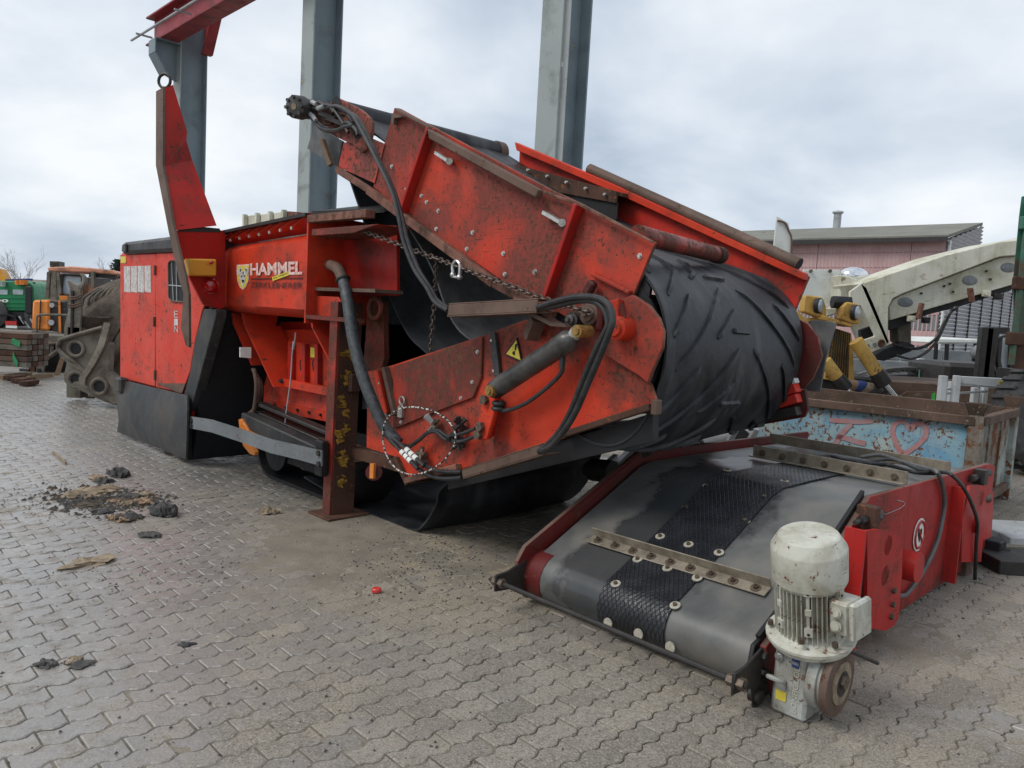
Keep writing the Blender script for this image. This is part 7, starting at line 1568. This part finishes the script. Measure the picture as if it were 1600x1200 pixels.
# far line of hedge and sheds closing the yard
m = MB(); rh = random.Random(12)
for i in range(2600):
    a_ = rad(rh.uniform(-60, 20)); R_ = rh.uniform(85, 95); c_ = V((math.sin(a_) * R_, math.cos(a_) * R_, rh.uniform(0, 1.9 + .8 * math.sin(a_ * 17)))); e1 = V((rh.uniform(-1, 1), rh.uniform(-1, 1), rh.uniform(-1, 1))) * .7; e2 = V((rh.uniform(-1, 1), rh.uniform(-1, 1), rh.uniform(-1, 1))) * .7
    k_ = len(m.v); m.v += [c_, c_ + e1, c_ + e2]; m.face([k_, k_ + 1, k_ + 2])
o = m.build('far_hedge', 'far_leaf', None, smooth=0); o['kind'] = 'stuff'; tag(o, 'dark line of distant scrub along the edge of the yard', 'hedge')

# ------------------------------------------------------------------ litter on the pavers
def chunk(name, x, y, w_, h_, mat, label, cat, seed, flat=.35, group=None, elong=1.5, top=None):
    r_ = random.Random(seed); p = G(x, y); bm = bmesh.new(); bmesh.ops.create_icosphere(bm, subdivisions=3, radius=1)
    from mathutils import noise as mn
    for v in bm.verts:
        c = v.co; o_ = V((seed * 3.1, seed * 1.7, 0)); f = 1 + .75 * mn.noise(c * 1.3 + o_) + .45 * mn.noise(c * 3.5 + o_); hf = .55 + 1.5 * mn.noise(c * 2.2 + o_ * 2) + .8 * mn.noise(c * 6 + o_)
        v.co = V((c.x * w_ / 2 * f, c.y * w_ / 2 / elong * f, max(-.1, c.z * .5 + (.5 * hf if c.z > 0 else 0)) * h_ * .75))
    bmesh.ops.rotate(bm, verts=bm.verts, cent=(0, 0, 0), matrix=Matrix.Rotation(r_.uniform(-1, 1), 3, 'Z'))
    me = bpy.data.meshes.new(name); bm.to_mesh(me); bm.free(); me.materials.append(MATS[mat]); me.shade_smooth(); me.set_sharp_from_angle(angle=rad(18))
    o = bpy.data.objects.new(name, me); COL.objects.link(o); o.location = p + ZX * (h_ * .12); return tag(o, label, cat, group)
z5b = Z(0, 640, .38351)
def L5(x, y): return z5b([(x, y)])[0]
chunk('crumpled_rag', *L5(482, 270), .21, .09, 'cloth_dark', 'dark crumpled rag topmost of the debris pile on the paving', 'rag', 1)
chunk('cardboard_scrap', *L5(370, 340), .36, .05, 'pale_scrap', 'torn beige cardboard scrap at the left of the debris pile', 'scrap', 2)
chunk('rubber_scrap', *L5(668, 430), .20, .10, 'cloth_dark', 'dark angular rubber lump at the right of the debris pile', 'scrap', 3)
chunk('rubber_scrap', *L5(612, 515), .16, .03, 'cloth_dark', 'thin dark scrap just below the debris pile', 'scrap', 4)
chunk('soil_lump', *L5(362, 625), .27, .03, 'pale_scrap', 'flat crumbly grey-brown lump of dirt below the debris pile', 'dirt', 6)
chunk('mud_scrap', *L5(190, 1042), .09, .025, 'cloth_dark', 'small black mud scrap at the lower left of the paving', 'scrap', 7)
chunk('stone_disc', *L5(305, 1028), .085, .02, 'pale_scrap', 'flat pale stone lying on dark mud near the lower left', 'stone', 8); chunk('mud_scrap', *L5(325, 1040), .11, .015, 'cloth_dark', 'dark mud around the flat pale stone at the lower left', 'scrap', 9)
chunk('crumpled_paper', 421, 802, .13, .05, 'pale_scrap', 'crumpled grey scrap lying left of the support leg', 'scrap', 10)
chunk('mud_scrap', *L5(760, 958), .07, .012, 'cloth_dark', 'thin dark fleck of mud below the centre of the paving', 'scrap', 11)
rp_ = random.Random(31); pile = [('cloth_dark', 'black rag'), ('pale_scrap', 'beige board'), ('soil', 'muddy'), ('wood', 'brown wooden')]
zones = ['at the left tip of', 'on the upper left of', 'on the lower left of', 'in the middle of', 'at the front of', 'on the upper right of', 'at the right end of']
zp = [(375, 382), (425, 300), (440, 428), (490, 385), (520, 432), (560, 362), (605, 372)]
for zi, (zn, (x, y)) in enumerate(zip(zones, zp)):
    for mi, (mt, ad) in enumerate(pile):
        if (zi + mi) % 7 == 3: continue
        chunk('debris_piece', *L5(x + rp_.uniform(-28, 28), y + rp_.uniform(-20, 20)), rp_.uniform(.08, .19), rp_.uniform(.018, .045), mt, ad + ' scrap ' + zn + ' the debris pile', 'debris', 40 + zi * 4 + mi, group='scraps in the debris pile')
m = MB(); a_, b_ = G(*L5(215, 180)), G(*L5(268, 224)); m.sbar(a_ + ZX * .012, b_ + ZX * .012, .012, .03); thing_mesh('wooden_stick', m, 'pale_scrap', 'pale thin stick lying on the wet paving above the debris', 'stick')
m = MB(); p = G(588, 925); m.lathe(p, ZX, [(0, .020), (.004, .027), (.018, .027), (.024, .022), (.025, .01)], 20); thing_mesh('red_cap', m, 'red_plastic', 'small round red plastic cap lying in the middle of the paving', 'cap')
m = MB(); p = G(264, 706); m.box(p + ZX * .02, XH * .07, YH * .05, ZX * .04); thing_mesh('wood_block', m, 'wood', 'small tan wooden block at the foot of the grey skirt', 'block', bevel=.006)
# dust and sand lying in and over the joints
from mathutils import noise as mn
m = MB(); sp_c = [(G(760, 860), 1.5), (G(600, 800), 1.3), (G(900, 900), .9), (G(1420, 1000), .8), (G(480, 900), 1.0)]
nx, ny = 250, 200; gp = []
for j in range(ny):
    y_ = 1.9 + 8.6 * (j / ny) ** 1.25; row = []
    for i in range(nx):
        x_ = (i / nx - .5) * 2 * (y_ * .86); p = V((x_, y_, 0)); h_ = -.0062 + .0040 * mn.noise(V((x_ * 1.1, y_ * 1.1, 3))) + .0035 * mn.noise(V((x_ * 5, y_ * 5, 7))) + .0022 * mn.noise(V((x_ * 19, y_ * 19, 1)))
        for c_, R_ in sp_c:
            q_ = (p - V((c_.x, c_.y, 0))).length / R_
            if q_ < 1: h_ += .0036 * (1 - q_ * q_)
        row.append(V((x_, y_, min(h_, .0022))))
    gp.append(row)
m.grid(gp); m.build('joint_dust', 'dust', ground, smooth=80, kind='stuff')
# grit and crumbs: far too many to count
m = MB(); rg_ = random.Random(77)
def crumb(m, p, r_):
    k_ = len(m.v)
    for q in ((1, 0, 0), (-.5, .8, 0), (-.5, -.8, 0), (.1, .1, .8)): m.v.append(p + V((q[0] * r_ * rg_.uniform(.6, 1.4), q[1] * r_ * rg_.uniform(.6, 1.4), q[2] * r_ * rg_.uniform(.5, 1.2))))
    for f in ((0, 1, 3), (1, 2, 3), (2, 0, 3)): m.face([k_ + i for i in f])
for i in range(5200):
    a_ = rad(rg_.uniform(-46, 44)); R_ = 1.7 + 9 * rg_.random() ** 1.3; p = V((math.sin(a_) * R_, math.cos(a_) * R_, .001)); m.m = 0 if rg_.random() < .68 else 1
    crumb(m, p, rg_.choice([.002, .003, .003, .004, .006, .009 if m.m == 0 else .005]))
cx_ = [G(*L5(470, 385)), G(*L5(300, 345)), G(640, 870), G(700, 900), G(470, 745), G(210, 905)]
pc1, pc2 = G(*L5(490, 385)), G(*L5(380, 345))
for i in range(900):
    c_ = pc1.lerp(pc2, rg_.random()); p = c_ + V((rg_.gauss(0, .20), rg_.gauss(0, .16), 0)); p.z = .001; m.m = rg_.choice((0, 0, 2, 2)); crumb(m, p, rg_.choice((.008, .012, .018, .028)))
for i in range(1500):
    c_ = rg_.choice(cx_); p = c_ + V((rg_.gauss(0, .28), rg_.gauss(0, .35), 0)); p.z = .001; m.m = rg_.choice((0, 0, 1, 2)); crumb(m, p, rg_.uniform(.003, .011))
o = m.build('grit', ['cloth_dark', 'washer', 'soil'], None, smooth=0); o['kind'] = 'stuff'; tag(o, 'scattered dark and pale grit and crumbs over the paving', 'grit')
